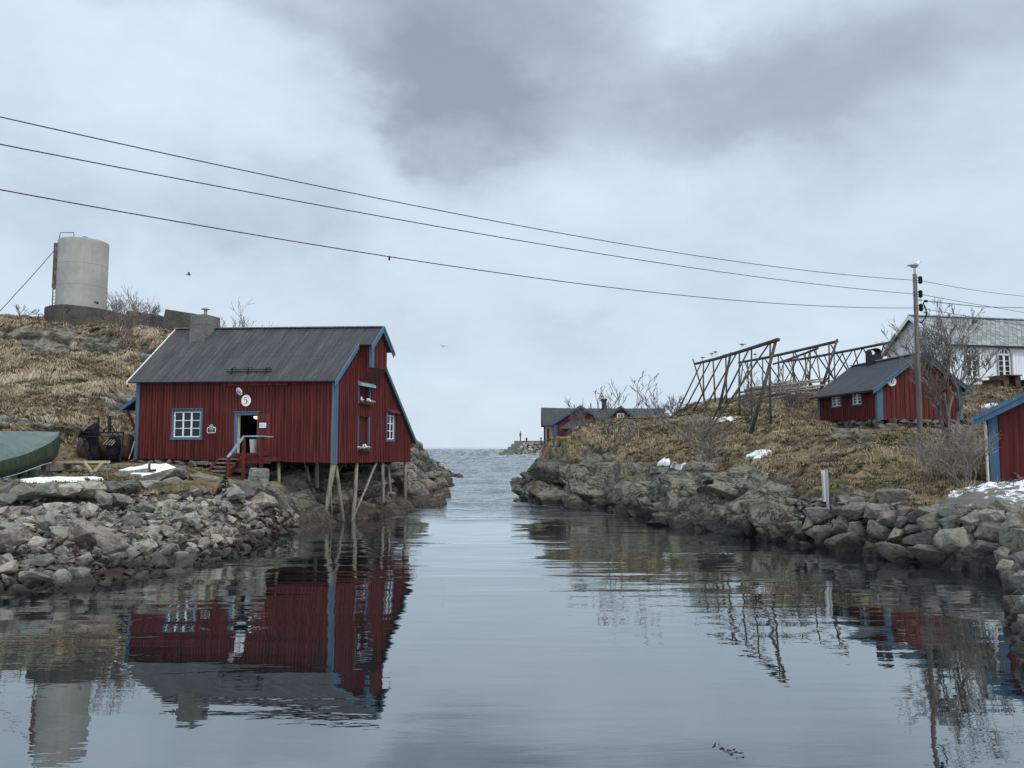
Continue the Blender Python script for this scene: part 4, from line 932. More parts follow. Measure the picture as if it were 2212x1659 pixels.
def px_rock(u, v, w, h, Y, label, tilt, name, cat, group, seed, depth=.8, pts=14, mat=None):
    c = P(u, v, Y); s = Y / FPX * 1.02; wd, ht = w * s, h * s
    me = rock_mesh(seed, (wd, max(.35, wd * depth * random.uniform(.8, 1.0)), ht), pts, 3 if max(wd, ht) > .8 else 2, .02, .06, name, 1.3)
    o = put_rock(me, name, c, (random.uniform(-.12, .12), tilt, random.uniform(-.3, .3)), (1, 1, 1), label, cat, group)
    if mat: me.materials[0] = MATS[mat]
    placed.append((c.x, c.y, c.z, max(wd, ht) * .5)); return o
for k, (x, y, w, h, Y, lab, tilt) in enumerate(WB):
    u, v = c4b(x, y); f = .8641 / 2.9105
    px_rock(u, v, w * f * 1.06, h * f * 1.08, Y - .5, lab, tilt, 'bank_boulder', 'boulder', 'boulders on the left bank', 300 + k, pts=random.choice((12, 15, 18)))

# rubble: individuals first (largest), the rest as one heap
random.seed(5)
def rub_ok(x, y, left=-60):
    z = TW.z(x, y); u, v = uv_of(V((x, y, z)))
    if not (left < u < 640) or z < -.35 or y > 34: return None
    top = 1066 if u < 480 else 1066 - (u - 480) * .15
    if v < top: return None
    if u > 560 and v < 1100: return None
    return z, u, v
sizes = [random.uniform(.54, .80) for _ in range(42)] + [random.uniform(.38, .56) for _ in range(118)] + [random.uniform(.29, .40) for _ in range(130)]
sizes.sort(reverse=True); fill = [random.uniform(.24, .40) for _ in range(640)] + [random.uniform(.12, .28) for _ in range(3000)]
tones = ['tan', 'grey', 'brown', 'pale']; grid = []
def try_place(s, tries, tight, left=-60):
    for _ in range(tries):
        x, y = random.uniform(-20, -6.5), random.uniform(15.5, 34); q = rub_ok(x, y, left)
        if not q: continue
        z = q[0]
        if all((x - a) ** 2 + (y - b) ** 2 > (tight * (s * .5 + r)) ** 2 for a, b, c, r in placed): return x, y, z, q[1], q[2]
    return None
def zone(u, v, x, y):
    z = TW.z(x, y)
    h = 'low at the waterline' if z < .45 else ('midway up the slope' if z < 1.15 else 'high under the ledge')
    w = 'left' if u < 190 else ('middle' if u < 390 else 'right')
    return h, w
for s in sizes:
    q = try_place(s, 60, .78)
    if not q: continue
    x, y, z, u, v = q; placed.append((x, y, z, s * .5)); k = random.randrange(len(BASE))
    h, w = zone(u, v, x, y); big = 'large' if s > .54 else ('medium' if s > .39 else 'small')
    put_rock(BASE[k], 'rubble_rock', (x, y, z + s * .10), (random.uniform(-.5, .5), random.uniform(-.5, .5), random.uniform(0, 6.3)),
             (s * random.uniform(.95, 1.3), s * random.uniform(.9, 1.2), s * random.uniform(.9, 1.3)),
             f'{big} angular rubble rock lying {h} in the {w} of the left bank', 'rock', f'{big} rubble rocks {h} on the {w} of the bank')
fm = bmesh.new(); vs, fs, tn = [], [], []; nv = 0
LOW = []
for k in range(14):
    me = rock_mesh(700 + k, (1, random.uniform(.6, .95), random.uniform(.45, .8)), random.choice((9, 11, 13)), 0, .05, 0); LOW.append((np.array([v.co[:] for v in me.vertices]), [list(p.vertices) for p in me.polygons])); bpy.data.meshes.remove(me)
fm.free(); TONES = np.array([(.62, .60, .60), (.9, .87, .82), (1.2, 1.12, 1.0), (.85, .72, .64), (1.35, 1.28, 1.12), (.75, .76, .8)])
def fill_rock(c, s, rot, tone):
    global nv
    co, po = LOW[random.randrange(len(LOW))]; R = np.array(rot.to_matrix()); p = (co * np.array(s)) @ R.T + np.array(c)
    vs.append(p); fs.extend([[i + nv for i in f] for f in po]); tn.append(np.repeat(tone[None], len(p), 0)); nv += len(p)
from mathutils import Euler
for s in fill:
    q = try_place(s, 7, .30 if s < .22 else .5, -420)
    if not q: continue
    x, y, z, u, v = q
    fill_rock((x, y, z + random.uniform(-.02, .10)), (s * random.uniform(1, 1.4), s * random.uniform(.9, 1.2), s * random.uniform(.8, 1.2)), Euler((random.uniform(-.8, .8), random.uniform(-.8, .8), random.uniform(0, 6.3))), TONES[random.randrange(6)] * random.uniform(.8, 1.15))
# loose stones on the apron by the boat and along the east shore
for k in range(60):
    u, v = random.uniform(0, 210), random.uniform(1016, 1040); h_ = TW.hit(u, v)
    if h_: s = random.uniform(.10, .35); fill_rock(h_ + EZ * s * .2, (s * 1.2, s, s * .7), Euler((random.uniform(-.4, .4), random.uniform(-.4, .4), random.uniform(0, 6))), TONES[random.randrange(3)])
for k in range(240):
    u = random.uniform(1610, 2180); v = random.uniform(1075, 1130) + (u - 1610) * .06; h_ = TE.hit(u, v, 15)
    if h_ and h_.z > -.1 and h_.y < 34: s = random.uniform(.14, .42); fill_rock(h_ + EZ * s * .1, (s * 1.2, s, s * .8), Euler((random.uniform(-.6, .6), random.uniform(-.6, .6), random.uniform(0, 6))), TONES[random.randrange(3)] * .9)
vv = np.concatenate(vs); me = bpy.data.meshes.new('rubble'); me.from_pydata(vv.tolist(), [], fs)
a = me.attributes.new('tone', 'FLOAT_COLOR', 'POINT'); tt = np.concatenate(tn); a.data.foreach_set('color', np.c_[tt, np.ones(len(tt))].reshape(-1).astype(np.float32))
me.materials.append(MATS['rubble_fill']); o = bpy.data.objects.new('rubble', me); COL.objects.link(o); tag(o, 'small broken stones filling the gaps of the rubble banks', 'rubble', None, 'stuff')

# ---------------------------------------------------------------- boulder wall on the east shore
c8 = lambda x, y: ((1760 + x / 2.765) * .8641, (1100 + y / 2.765) * .8641)
wl = [(1600, 1154), (1630, 1158), (1700, 1172), (1800, 1190), (1950, 1216), (2060, 1232), (2140, 1238), (2170, 1240)]
def wall_y(u, v):
    for (a, va), (b, vb) in zip(wl, wl[1:]):
        if a <= u <= b: vw = va + (vb - va) * (u - a) / (b - a); break
    else: vw = wl[0][1] if u < 1600 else 1240
    y0 = W(u, vw).y; Y = y0
    for _ in range(8): Y = y0 + max(0, P(u, v, Y).z) * .75 + .1
    return Y
EB = [(380, 600, 230, 170, 'pale sloping slab at the left end of the boulder wall, foot in the water'), (505, 580, 130, 120, 'grey boulder leaning on the pale sloping slab'), (980, 725, 260, 150, 'wide brown boulder in the bottom row of the wall'), (1165, 762, 105, 95, 'small dark boulder in the bottom row right of the wide brown one'),
      (1345, 785, 265, 135, 'long grey boulder in the bottom row, middle of the wall'), (1600, 815, 310, 155, 'biggest boulder in the bottom row, low and dark'), (1960, 785, 250, 150, 'grey square boulder at the right end of the bottom row'), (1755, 715, 270, 165, 'large tan boulder with two small pits in the right of the wall'),
      (965, 595, 155, 145, 'upright grey boulder above the wide brown one'), (1075, 640, 135, 125, 'striped pale boulder in the second row'), (1215, 640, 165, 135, 'dark grey boulder right of the striped pale one'), (1345, 665, 140, 105, 'grey block in the second row above the long boulder'), (1510, 692, 200, 105, 'flat tan boulder above the biggest bottom boulder'), (1975, 652, 240, 145, 'smooth grey boulder above the square one at the right end'),
      (810, 522, 190, 100, 'flat topped pale boulder right behind the white sign post'), (1045, 478, 260, 105, 'long pale boulder on top of the wall'), (1270, 545, 155, 95, 'shadowed flat boulder in the top row'), (1380, 575, 130, 80, 'brown block in the top row'), (1450, 622, 120, 65, 'thin tan stone wedged in the middle of the wall'), (1570, 578, 170, 130, 'leaning grey boulder in the top row'),
      (1722, 585, 140, 115, 'brown cornered boulder in the top row'), (1852, 572, 140, 165, 'tall grey boulder right of the brown cornered one'), (1995, 542, 160, 115, 'rounded boulder with a dark gap under it at the top right'), (1560, 500, 190, 85, 'white grained rock on top of the wall'), (2140, 560, 140, 130, 'grey boulder at the inner corner of the walls'), (2150, 478, 200, 100, 'pale boulder at the right edge below the snow heap'),
      (1860, 515, 120, 70, 'small dark stone on the wall below the snow heap'), (1690, 510, 130, 70, 'blue grey stone on top of the wall below the bush'), (630, 600, 110, 80, 'grey stone in the low left part of the wall'), (680, 655, 100, 80, 'ochre stone near the water left of the sign'), (620, 710, 95, 90, 'dark wet stone at the waterline left of the sign'), (735, 580, 120, 110, 'tan boulder under the white sign post'),
      (770, 645, 120, 95, 'grey wedge stone below the flat topped pale boulder'), (825, 700, 110, 110, 'dark leaning stone left of the wide brown boulder'), (845, 622, 120, 60, 'flat stone left of the upright grey boulder'), (705, 735, 95, 60, 'small wet stone at the waterline'), (590, 690, 80, 60, 'small grey stone by the water'), (475, 695, 65, 50, 'tiny tan stone at the water edge'),
      (245, 632, 85, 70, 'dark stone standing alone left of the pale slab'), (1195, 500, 180, 90, 'tan stone behind the top row'), (1390, 500, 110, 70, 'small pale stone behind the top row'), (1480, 545, 110, 90, 'upright tan stone on the wall'), (1655, 655, 110, 70, 'small flat tan stone left of the large pitted boulder'), (1440, 790, 70, 60, 'little stone wedged between the long and the biggest bottom boulder'), (1805, 850, 70, 80, 'little stone under the large pitted boulder')]
random.seed(9)
f8 = .8641 / 2.765
for k, (x, y, w, h, lab) in enumerate(EB):
    u, v = c8(x, y); Y = wall_y(u, v)
    px_rock(u, v, w * f8 * 1.1, h * f8 * 1.14, Y + .25, lab, random.uniform(-.14, .14), 'wall_boulder', 'boulder', 'boulders of the right shore wall', 500 + k, .85, random.choice((11, 13, 15)), 'wall_stone')
o = px_rock(*c8(1345, 405), 280 * f8, 150 * f8, 27.6, 'big lone grey boulder on the slope above the wall', .12, 'lone_boulder', 'boulder', None, 590, .9, 20, 'wall_stone')
px_rock(*c8(1530, 432), 120 * f8, 75 * f8, 27.2, 'low grey rock right beside the big lone boulder', .0, 'lone_boulder', 'boulder', None, 591, .9, 16, 'wall_stone')
# near wall that runs towards the camera along the right edge
random.seed(12); NB = [(2130, 600, 150, 150), (2170, 690, 150, 120), (2105, 700, 95, 130), (2120, 790, 140, 110), (2180, 800, 110, 100), (2085, 800, 70, 110), (2120, 880, 120, 90), (2185, 880, 100, 90), (2090, 930, 70, 110), (2160, 970, 150, 110), (2190, 1050, 110, 90), (2120, 1060, 80, 110), (2170, 1140, 140, 110), (2120, 1180, 80, 90), (2185, 1220, 110, 90), (2150, 1270, 80, 90), (2195, 1310, 100, 90), (2180, 1400, 90, 100), (2205, 1480, 90, 90), (2215, 1560, 80, 90), (2240, 700, 150, 150), (2250, 850, 150, 150), (2250, 1000, 150, 150), (2260, 1150, 150, 150), (2260, 1300, 140, 150)]
for k, (x, y, w, h) in enumerate(NB):
    u, v = c8(x, y); 
    # the wall plane: from (13.1,21) at the corner to (7.2,10.8), leaning back a little
    A_, B_ = V((13.0, 20.8, 0)), V((7.3, 11.0, 0)); t = (B_ - A_).normalized(); n = V((t.y, -t.x, .0)); 
    n = V((-t.y, t.x, 0)) if V((-t.y, t.x, 0)).x < 0 else V((t.y, -t.x, 0)); n = (n + V((0, 0, .30))).normalized()
    p = onplane(u, v, A_, n); Y = max(9.5, min(p.y, 22.5))
    px_rock(u, v, w * f8 * 1.15, h * f8 * 1.2, Y + .2, f'grey stone of the near quay wall at the right edge, {["topmost", "high", "middle", "low", "bottom"][min(4, int((y - 580) / 200))]} in the wall', random.uniform(-.3, .3), 'quay_stone', 'boulder', 'stones of the near wall at the right edge', 620 + k, 1.1, random.choice((14, 18, 22)), 'wall_stone')

# ---------------------------------------------------------------- jointed bedrock blocks of both shores
def ledges(name, label, T, mat, n, ur, vr, y0, size, rot, jit, dims, seed, ok, sink=.2):
    rd = random.Random(seed); protos = []
    for k in range(16):
        me = rock_mesh(1200 + seed * 50 + k, (dims[0] * rd.uniform(.7, 1.2), dims[1] * rd.uniform(.8, 1.2), dims[2] * rd.uniform(.7, 1.3)), rd.choice((10, 12, 14, 17)), 2, .014, .032, 'block', 1.4)
        protos.append((np.array([v.co[:] for v in me.vertices]), [list(p.vertices) for p in me.polygons])); bpy.data.meshes.remove(me)
    vs, fs, nv, ck = [], [], 0, []
    for k in range(n):
        u, v = rd.uniform(*ur), rd.uniform(*vr); h = T.hit(u, v, y0)
        if h is None or h.z < -.15 or float(T.rock(h.x, h.y)) < .45 or not ok(u, v, h): continue
        s = rd.uniform(*size) * (1.0 if rd.random() < .7 else 1.35); co, po = protos[rd.randrange(16)]
        R = np.array(Euler((rot[0] + rd.gauss(0, jit), rot[1] + rd.gauss(0, jit), rot[2] + rd.gauss(0, jit * 1.6))).to_matrix())
        s *= min(1.0, .35 + max(0, u - 1122) / 90) if T is TE else 1.0
        p = (co * s) @ R.T + np.array(h) - np.array((0, 0, s * sink)); vs.append(p); fs.extend([[i + nv for i in f] for f in po]); nv += len(p); ck.append(np.full(len(p), max(0, rd.gauss(.12, .16))))
    me = bpy.data.meshes.new(name); me.from_pydata(np.concatenate(vs).tolist(), [], fs)
    for nm, val in (('rock', np.full(nv, 1.0)), ('crack', np.concatenate(ck))): a = me.attributes.new(nm, 'FLOAT', 'POINT'); a.data.foreach_set('value', val.astype(np.float32))
    me.materials.append(MATS[mat]); o = bpy.data.objects.new(name, me); COL.objects.link(o); tag(o, label, 'rock', None, 'structure')
ledges('rock_ledges', 'dark jointed bedrock ledges stepping down to the water on the right', TE, 'terrain_east', 620, (1122, 1700), (985, 1160), 24, (.6, 1.9), (.10, .26, .12), .075, (1.5, 1.1, .72), 1, lambda u, v, h: h.z < 2.5 and (h.y < 47 or h.z < 1.9 or u > 1200), .25)
ledges('rock_shore', 'grey brown bedrock shore under and behind the stilts of the large cabin', TW, 'terrain_west', 170, (600, 985), (960, 1135), 31, (.8, 2.0), (.1, -.25, .4), .16, (1.3, 1.1, .8), 2, lambda u, v, h: h.y > 33.5 and h.z < 2.3 and (u > 905 or (h - P(722, 1000, 36.5)).dot(V((-.966, .26, 0))) > 1.3), .36)
# ================================================================ HOUSE 5 AND WHAT BELONGS TO IT
random.seed(11)
h5 = house5(); O5, ex5, g5, pt5, fr5, gb5, H5 = (h5[k] for k in ('O', 'ex', 'g', 'pt', 'fr', 'gb', 'H'))
c3 = lambda x, y: ((680 + x / 2.86) * .8641, (760 + y / 2.86) * .8641)
def stilt(top, botm, r0, r1, mode='g', mat='piling_wood', off=.16):
    pl = pt5(off, 0, 0) if mode == 'g' else pt5(0, off, 0); nn = ex5 if mode == 'g' else g5
    a, b = onplane(*c3(*top), pl, nn), onplane(*c3(*botm), pl, nn)
    d = (b - a).normalized(); b = b + d * .5; a = a - d * .12
    j = V((random.uniform(-.03, .03), 0, 0)); m = (a + b) / 2 + j
    r0, r1 = r0 * .8, r1 * .8
    mb = MB(); mb.tube([a, (a * 2 + b) / 3 + j * .6, m, b], [r0, (r0 * 2 + r1) / 3, (r0 + r1) / 2, r1], 8); return mb.build('stilt', mat, H5, smooth=True)
for t, b, r0, r1, md, of in (((440, 1135), (365, 1580), .16, .12, 'f', .12), ((455, 1135), (508, 1530), .10, .12, 'g', .2), ((605, 1135), (577, 1545), .12, .15, 'g', .16), ((745, 1132), (595, 1490), .09, .07, 'g', .1),
                          ((790, 1128), (795, 1510), .12, .13, 'g', .16), ((828, 1128), (855, 1475), .10, .11, 'g', .45), ((953, 1122), (950, 1480), .12, .13, 'g', .16), ((415, 1140), (432, 1580), .03, .03, 'f', .6),
                          ((46, 1140), (46, 1275), .12, .12, 'f', .15), ((240, 1145), (280, 1285), .11, .11, 'f', 1.6), ((322, 1140), (322, 1240), .12, .12, 'f', 1.4), ((520, 1135), (470, 1200), .08, .08, 'g', 2.2), ((130, 1142), (140, 1230), .11, .11, 'f', 3.0), ((690, 1135), (700, 1215), .1, .1, 'g', 2.0)):
    stilt(t, b, r0, r1, md, off=of)
# porch and stairs in front of the door
def porch():
    c2 = h5['c2']; fz = lambda x, y, b: (lambda p: ((p - O5).dot(ex5), p.z))(onplane(*c2(x, y), pt5(0, b, 0), g5))
    A1, zp = fz(1050, 1322, -.95); A0, _ = fz(1308, 1322, -.95); zp = zp
    R_ = thing('porch_stairs', 'red wooden porch and steps with a pale blue handrail below the door of cabin 5', 'stairs', pt5((A0 + A1) / 2, -.6, zp - .9))
    mb = MB(); n = 6
    for k in range(n): mb.box(O5, ex5, g5, EZ, A0, A1, -.98 + k * .155, -.98 + k * .155 + .145, zp - .05, zp)
    mb.build('platform', 'red_paint', R_)
    mb = MB(); mb.box(O5, ex5, g5, EZ, A0, A1, -1.02, -.985, zp - .30, zp - .02); mb.box(O5, ex5, g5, EZ, A0 - .03, A0, -1.0, -.03, zp - .2, zp - .052); mb.build('fascia', 'red_paint', R_)
    ds = h5['door']; mb = MB(); mb.box(O5, ex5, g5, EZ, ds[0] - .05, ds[1] + .15, -.30, -.05, ds[2] - .22, ds[2] - .02); mb.build('door_step', 'red_paint', R_)
    aL, zT = fz(870, 1325, -.25); aR, _ = fz(1052, 1325, -.25); bb = -1.75
    aLb, zB = fz(915, 1508, bb)
    zB = fz(915, 1508, bb)[1]; shiftR = fz(915, 1508, bb)[0]; shiftL = fz(735, 1490, bb)[0]
    for a0, a1 in ((aL, shiftL), (aR, shiftR)):
        mb = MB(); mb.bar(pt5(a0, -.2, zT - .06), pt5(a1, bb, zB + .10), .06, .26); mb.build('stringer', 'red_paint', R_)
    for k in range(5):
        t = (k + .4) / 5.2; b = -.2 + (bb + .2) * t; z = zT + (zB - zT) * t; l, r = aL + (shiftL - aL) * t, aR + (shiftR - aR) * t
        mb = MB(); mb.box(O5, ex5, g5, EZ, min(l, r) + .03, max(l, r) - .03, b - .15, b + .14, z - .03, z + .015); mb.build('step', 'grey_wood', R_)
    def post(x, y0, y1, b, w=.13):
        a, z1 = fz(x, y0, b); _, z0_ = fz(x, y1, b); mb = MB(); mb.box(O5, ex5, g5, EZ, a - w / 2, a + w / 2, b - w / 2, b + w / 2, z0_ - .2, z1); mb.build('post', 'red_paint', R_); return pt5(a, b, z1)
    p1 = post(937, 1322, 1500, bb - .02); p2 = post(1072, 1148, 1490, -1.1); p3 = post(1226, 1148, 1425, -1.1); 
    a4, z4 = fz(1325, 1152, -1.1); p4 = pt5(a4, -1.1, z4)
    mb = MB(); mb.bar(p1 - (p2 - p1) * .06 + EZ * .03, p2 + EZ * .03, .11, .08); mb.build('handrail', 'rail_blue', R_)
    mb = MB(); mb.bar(p2 + EZ * .03, p3 + EZ * .035, .09, .06); mb.bar(p3 + EZ * .035, p4 + EZ * .02, .09, .05); mb.build('handrail', 'rail_blue', R_)
    mb = MB(); mb.bar(p2 - EZ * 1.0, p3 - EZ * .72, .03, .05); mb.build('brace', 'red_dark', R_)
    return zp
porch()
# bucket and lamp just inside the door
d0, d1, dz0, dz1 = h5['door']
bc = pt5(d0 + .40, .36, dz0); mb = MB(); mb.tube([bc + EZ * .0, bc + EZ * .02, bc + EZ * .62, bc + EZ * .68, bc + EZ * .68, bc + EZ * .60], [.17, .18, .23, .25, .22, .20], 20)
tag(mb.build('tub', 'bucket_plastic', smooth=False), 'off white plastic tub standing in the dark doorway of cabin 5', 'tub')
m, nt = new_mat('lamp_glow'); e = nt.n('ShaderNodeEmission', {0: (1, .80, .48, 1), 1: 1.6}); oo = nt.n('ShaderNodeOutputMaterial'); nt.t.links.new(e.outputs[0], oo.inputs[0]); MATS['lamp_glow'] = m
lc = pt5(d0 + .36, .45, dz1 - .10); mb = MB()
for k in range(6): pass
mb.tube([lc + EZ * .06, lc + EZ * .02, lc - EZ * .03, lc - EZ * .07, lc - EZ * .085], [.15, .15, .13, .08, .01], 16); lo_ = mb.build('ceiling_lamp', 'lamp_glow', smooth=True); tag(lo_, 'lit round ceiling lamp glowing inside the open door of cabin 5', 'lamp')
mb = MB(); mb.tube([lc + EZ * .06, lc + EZ * .34], .012, 6); mb.build('lamp_rod', 'black_iron', lo_)

# ---------------------------------------------------------------- gulls
def gull(name, loc, head, s, label, pose='stand', group=None):
    """one continuous mesh: body, head, beak, tail (and open wings when flying)"""
    mb = MB(); c, sn = math.cos(head), math.sin(head)
    T = lambda x, y, z: V(loc) + V((x * c - y * sn, x * sn + y * c, z)) * s
    up = .30 if pose == 'stand' else (.16 if pose == 'sit' else .1)
    ax = [(-.30, up + .02, .012), (-.20, up + .02, .04), (-.08, up + .02, .085), (.04, up + .04, .10), (.12, up + .08, .082), (.165, up + .13, .055), (.185, up + .17, .052), (.215, up + .20, .055), (.25, up + .205, .042), (.275, up + .20, .014), (.33, up + .185, .005)]
    mb.tube([T(x, 0, z) for x, z, r in ax], [r * s for x, z, r in ax], 8, True, 0)
    nf = len(mb.f)
    for k in range(nf): mb.m[k] = 1 if k < 8 * 4 else 0
    for k in range(nf - 10, nf): mb.m[k] = 2 if k >= 8 * 9 else mb.m[k]
    if pose == 'fly':
        for sd in (1, -1):
            pr = [(.08, .0, .12), (.10, .32, .26), (.02, .62, .16)]; tr = [(-.10, .0, .12), (-.06, .32, .25), (-.06, .64, .15)]
            for k in range(2):
                a, b, cc, d = pr[k], pr[k + 1], tr[k + 1], tr[k]
                q = [T(p[0], p[1] * sd, p[2] + up - .1) for p in (a, b, cc, d)]; mb.hexa([p - EZ * .012 * s for p in q], [p + EZ * .012 * s for p in q], 1)
    else:
        for sd in (1, -1):
            mb.tube([T(.10, .075 * sd, up + .08), T(.0, .095 * sd, up + .06), T(-.15, .06 * sd, up + .05), T(-.36, .02 * sd, up + .0)], [.03 * s, .06 * s, .045 * s, .008 * s], 6, True, 1)
            if pose == 'stand': mb.tube([T(.0, .03 * sd, up - .05), T(.0, .035 * sd, 0)], .012 * s, 5, True, 2)
    o = mb.build(name, ['gull_white', 'gull_grey', 'black_iron'], origin=loc, smooth=True); return tag(o, label, 'gull', group)
def on_sill(x, y, hh, a=-.13):
    b = gb5(*h5['c4'](x, y))[0]; return pt5(a, b, hh[2] + .005)
hd = math.atan2(-ex5.y, -ex5.x); gd = math.atan2(g5.y, g5.x)
gull('gull', on_sill(272, 960, h5['hat']), gd + math.pi + .2, .8, 'gull with raised head at the left of the upper hatch sill', 'sit', 'gulls nesting on the hatch sills')
gull('gull', on_sill(335, 970, h5['hat']), gd + .5, .75, 'gull in the middle of the upper hatch sill', 'sit', 'gulls nesting on the hatch sills')
gull('gull', on_sill(372, 975, h5['hat'], -.18), gd + 2.6, .75, 'gull at the right end of the upper hatch sill, tail outward', 'sit', 'gulls nesting on the hatch sills')
gull('gull', on_sill(248, 1490, h5['low']), gd + 2.0, .75, 'gull at the left end of the lower hatch sill', 'sit', 'gulls nesting on the hatch sills')
gull('gull', on_sill(283, 1490, h5['low'], -.17), gd + .6, .75, 'second gull on the lower hatch sill, snuggled beside the left one', 'sit', 'gulls nesting on the hatch sills')
gull('gull', on_sill(335, 1490, h5['low']), gd + math.pi - .3, .82, 'gull with raised head at the right of the lower hatch sill', 'sit', 'gulls nesting on the hatch sills')
for (x, y), hh, lab in (((315, 985), h5['hat'], 'straw nest on the upper hatch sill'), ((300, 1508), h5['low'], 'straw nest on the lower hatch sill')):
    mb = MB(); c0 = on_sill(x, y, hh, -.10); rd = random.Random(2)
    for k in range(46):
        a = c0 + g5 * rd.uniform(-.42, .42) + ex5 * rd.uniform(-.08, .08) + EZ * rd.uniform(.0, .05); mb.tube([a, a + g5 * rd.uniform(-.2, .2) + ex5 * rd.uniform(-.12, .1) + EZ * rd.uniform(-.10, .05)], .012, 4)
    tag(mb.build('nest', 'debris'), lab + ' of the red gable', 'nest', 'gull nests')
gull('flying_gull', P(408, 596, 70), .3, 1.1, 'gull flying above the hill right of the tank', 'fly', 'gulls in the air')
gull('flying_gull', P(958, 750, 110), 2.2, 1.0, 'tiny gull flying over the sea right of the big cabin', 'fly', 'gulls in the air')

# ================================================================ OTHER HOUSES
def cabin6():
    K = P(1897, 907, 45); d = V((-.10, 1, 0)).normalized(); e = V((1, .10, 0)).normalized(); nl, ngb = -e, -d
    O = V((K.x, K.y, 0)); z0 = K.z; pl = lambda u, v: ((onplane(u, v, O, e) - O).dot(d), onplane(u, v, O, e).z); pg = lambda u, v: ((onplane(u, v, O, d) - O).dot(e), onplane(u, v, O, d).z)
    pt = lambda a, b, z: V((O.x + e.x * a + d.x * b, O.y + e.y * a + d.y * b, z))
    LD = pl(1769, 880)[0]; LW = pg(2077, 880)[0]; zt = pl(1893, 834)[1]; zr = pg(1982, 764)[1]; rw = LW / 2; zl = pl(1769, 911)[1]
    print('cabin6', LD, LW, z0, zl, zt, zr)
    Hh = thing('small_cabin', 'small dark red cabin numbered 6 with blue trim on the right hillside', 'cabin', pt(LW / 2, LD / 2, z0))
    rf = lambda a: zt + .08 + (zr - zt - .08) * (1 - abs(a - rw) / rw)
    c6 = lambda x, y: ((1680 + x / 3.95) * .8641, (780 + y / 3.95) * .8641)
    def R(x0, y0, x1, y1):
        a, za = pl(*c6(x0, y0)); b, zz = pl(*c6(x1, y1)); return min(a, b), max(a, b), min(za, zz), max(za, zz)
    w1, w2 = R(1580, 785, 1672, 925), R(1782, 762, 1875, 905); w1, w2 = [(a_, b_, c_, min(d_, zt - .16)) for a_, b_, c_, d_ in (w1, w2)]
    mb = MB(); wall(mb, O, d, nl, 0, LD, lambda a: z0 + (zl - z0) * a / LD, lambda a: zt, [w1, w2], .22, .07, .045); mb.build('wall', 'red_paint', Hh, recalc=False)
    mb = MB(); wall(mb, O, e, ngb, 0, LW, lambda a: z0, lambda a: rf(a) - .1, [], .28, .05, .03, [rw]); mb.build('wall', 'red_paint', Hh, recalc=False)
    mb = MB(); wall(mb, pt(LW, 0, 0), d, e, 0, LD, lambda a: z0, lambda a: zt, [], .3); wall(mb, pt(0, LD, 0), e, d, 0, LW, lambda a: z0, lambda a: rf(a) - .1, [], .3, breaks=[rw]); mb.build('wall', 'red_paint', Hh, recalc=False)
    K3 = lambda a, b, up=0: pt(a, b, (rf(a) if 0 <= a <= LW else zt + .08 - (zr - zt) / rw * (-a if a < 0 else a - LW)) + up)
    mb = MB(); slab(mb, K3(-.42, -.35), K3(-.42, LD + .4), K3(rw, LD + .4), K3(rw, -.35), .08); slab(mb, K3(LW + .42, -.35), K3(LW + .42, LD + .4), K3(rw, LD + .4), K3(rw, -.35), .08)
    roof = mb.build('roof', 'roof_grey', Hh, recalc=False); mb = MB(); mb.bar(K3(rw, -.36, .04), K3(rw, LD + .4, .04), .3, .05); mb.build('ridge_cap', 'grey_metal', roof)
    barge(Hh, [(K3(-.46, -.36, .04), K3(rw, -.36, .04)), (K3(rw, -.36, .04), K3(LW + .46, -.36, .04))], .26, d * -.05, 'blue_paint')
    barge(Hh, [(K3(-.46, -.42, .07), K3(rw, -.42, .07)), (K3(rw, -.42, .07), K3(LW + .46, -.42, .07))], .10, d * -.04, 'blue_paint')
    barge(Hh, [(K3(-.44, -.35, .0), K3(-.44, LD + .4, .0))], .10, e * .03, 'black_iron', name='fascia')
    mb = MB(); mb.box(O, e, d, EZ, -.05, .30, -.05, 0, z0, zt + .1); mb.box(O, e, d, EZ, -.05, 0, 0, .16, z0, zt); mb.build('corner_board', 'blue_paint', Hh)
    mb = MB(); mb.box(O, e, d, EZ, LW - .28, LW + .05, -.05, 0, z0, zt + .1); mb.build('corner_board', 'blue_paint', Hh)
    mb = MB(); mb.box(O, e, d, EZ, -.05, 0, LD - .2, LD + .05, zl, zt); mb.build('corner_board', 'blue_paint', Hh)
    for w in (w1, w2): window(Hh, O, d, nl, *w, cols=2, rows=4, casing=.09, mull=.14, bar=.04, sill=False)
    a, z = pg(*((2000 + 629 / 2.764) * .8641, (660 + 812 / 2.764) * .8641)); c = pt(a, -.05, z)
    mb = MB(); mb.disc(c, ngb, EZ, .275, .285, .03); p_ = mb.build('number_plate', 'white_paint', Hh); mb = MB(); mb.disc(c - ngb * .01, ngb, EZ, .295, .305, .02); mb.build('plate_rim', 'black_iron', p_)
    digit(p_, '6', c + ngb * .03 + e * .03, e, ngb, .30)
    # chimney with an arched hood
    ca, cb = rw, 4.6; q = lambda x, y: c6(x, y); pr = pt(rw, 0, 0)
    yb = onplane(*c6(2020, 460), pr, e).y if abs(onplane(*c6(2020, 460), pr, e).y) < 80 else 48
    cb = 4.6; zz = zr - .2; mb = MB(); mb.box(O, e, d, EZ, ca - .34, ca + .34, cb - .35, cb + .35, zz, zr + .46)
    for s in (-.34, .28): mb.box(O, e, d, EZ, ca + s, ca + s + .06, cb - .35, cb + .35, zr + .46, zr + .62)
    A = [pt(ca + .34 * math.cos(t), cb, zr + .62 + .22 * math.sin(t)) for t in [math.pi * k / 10 for k in range(11)]]
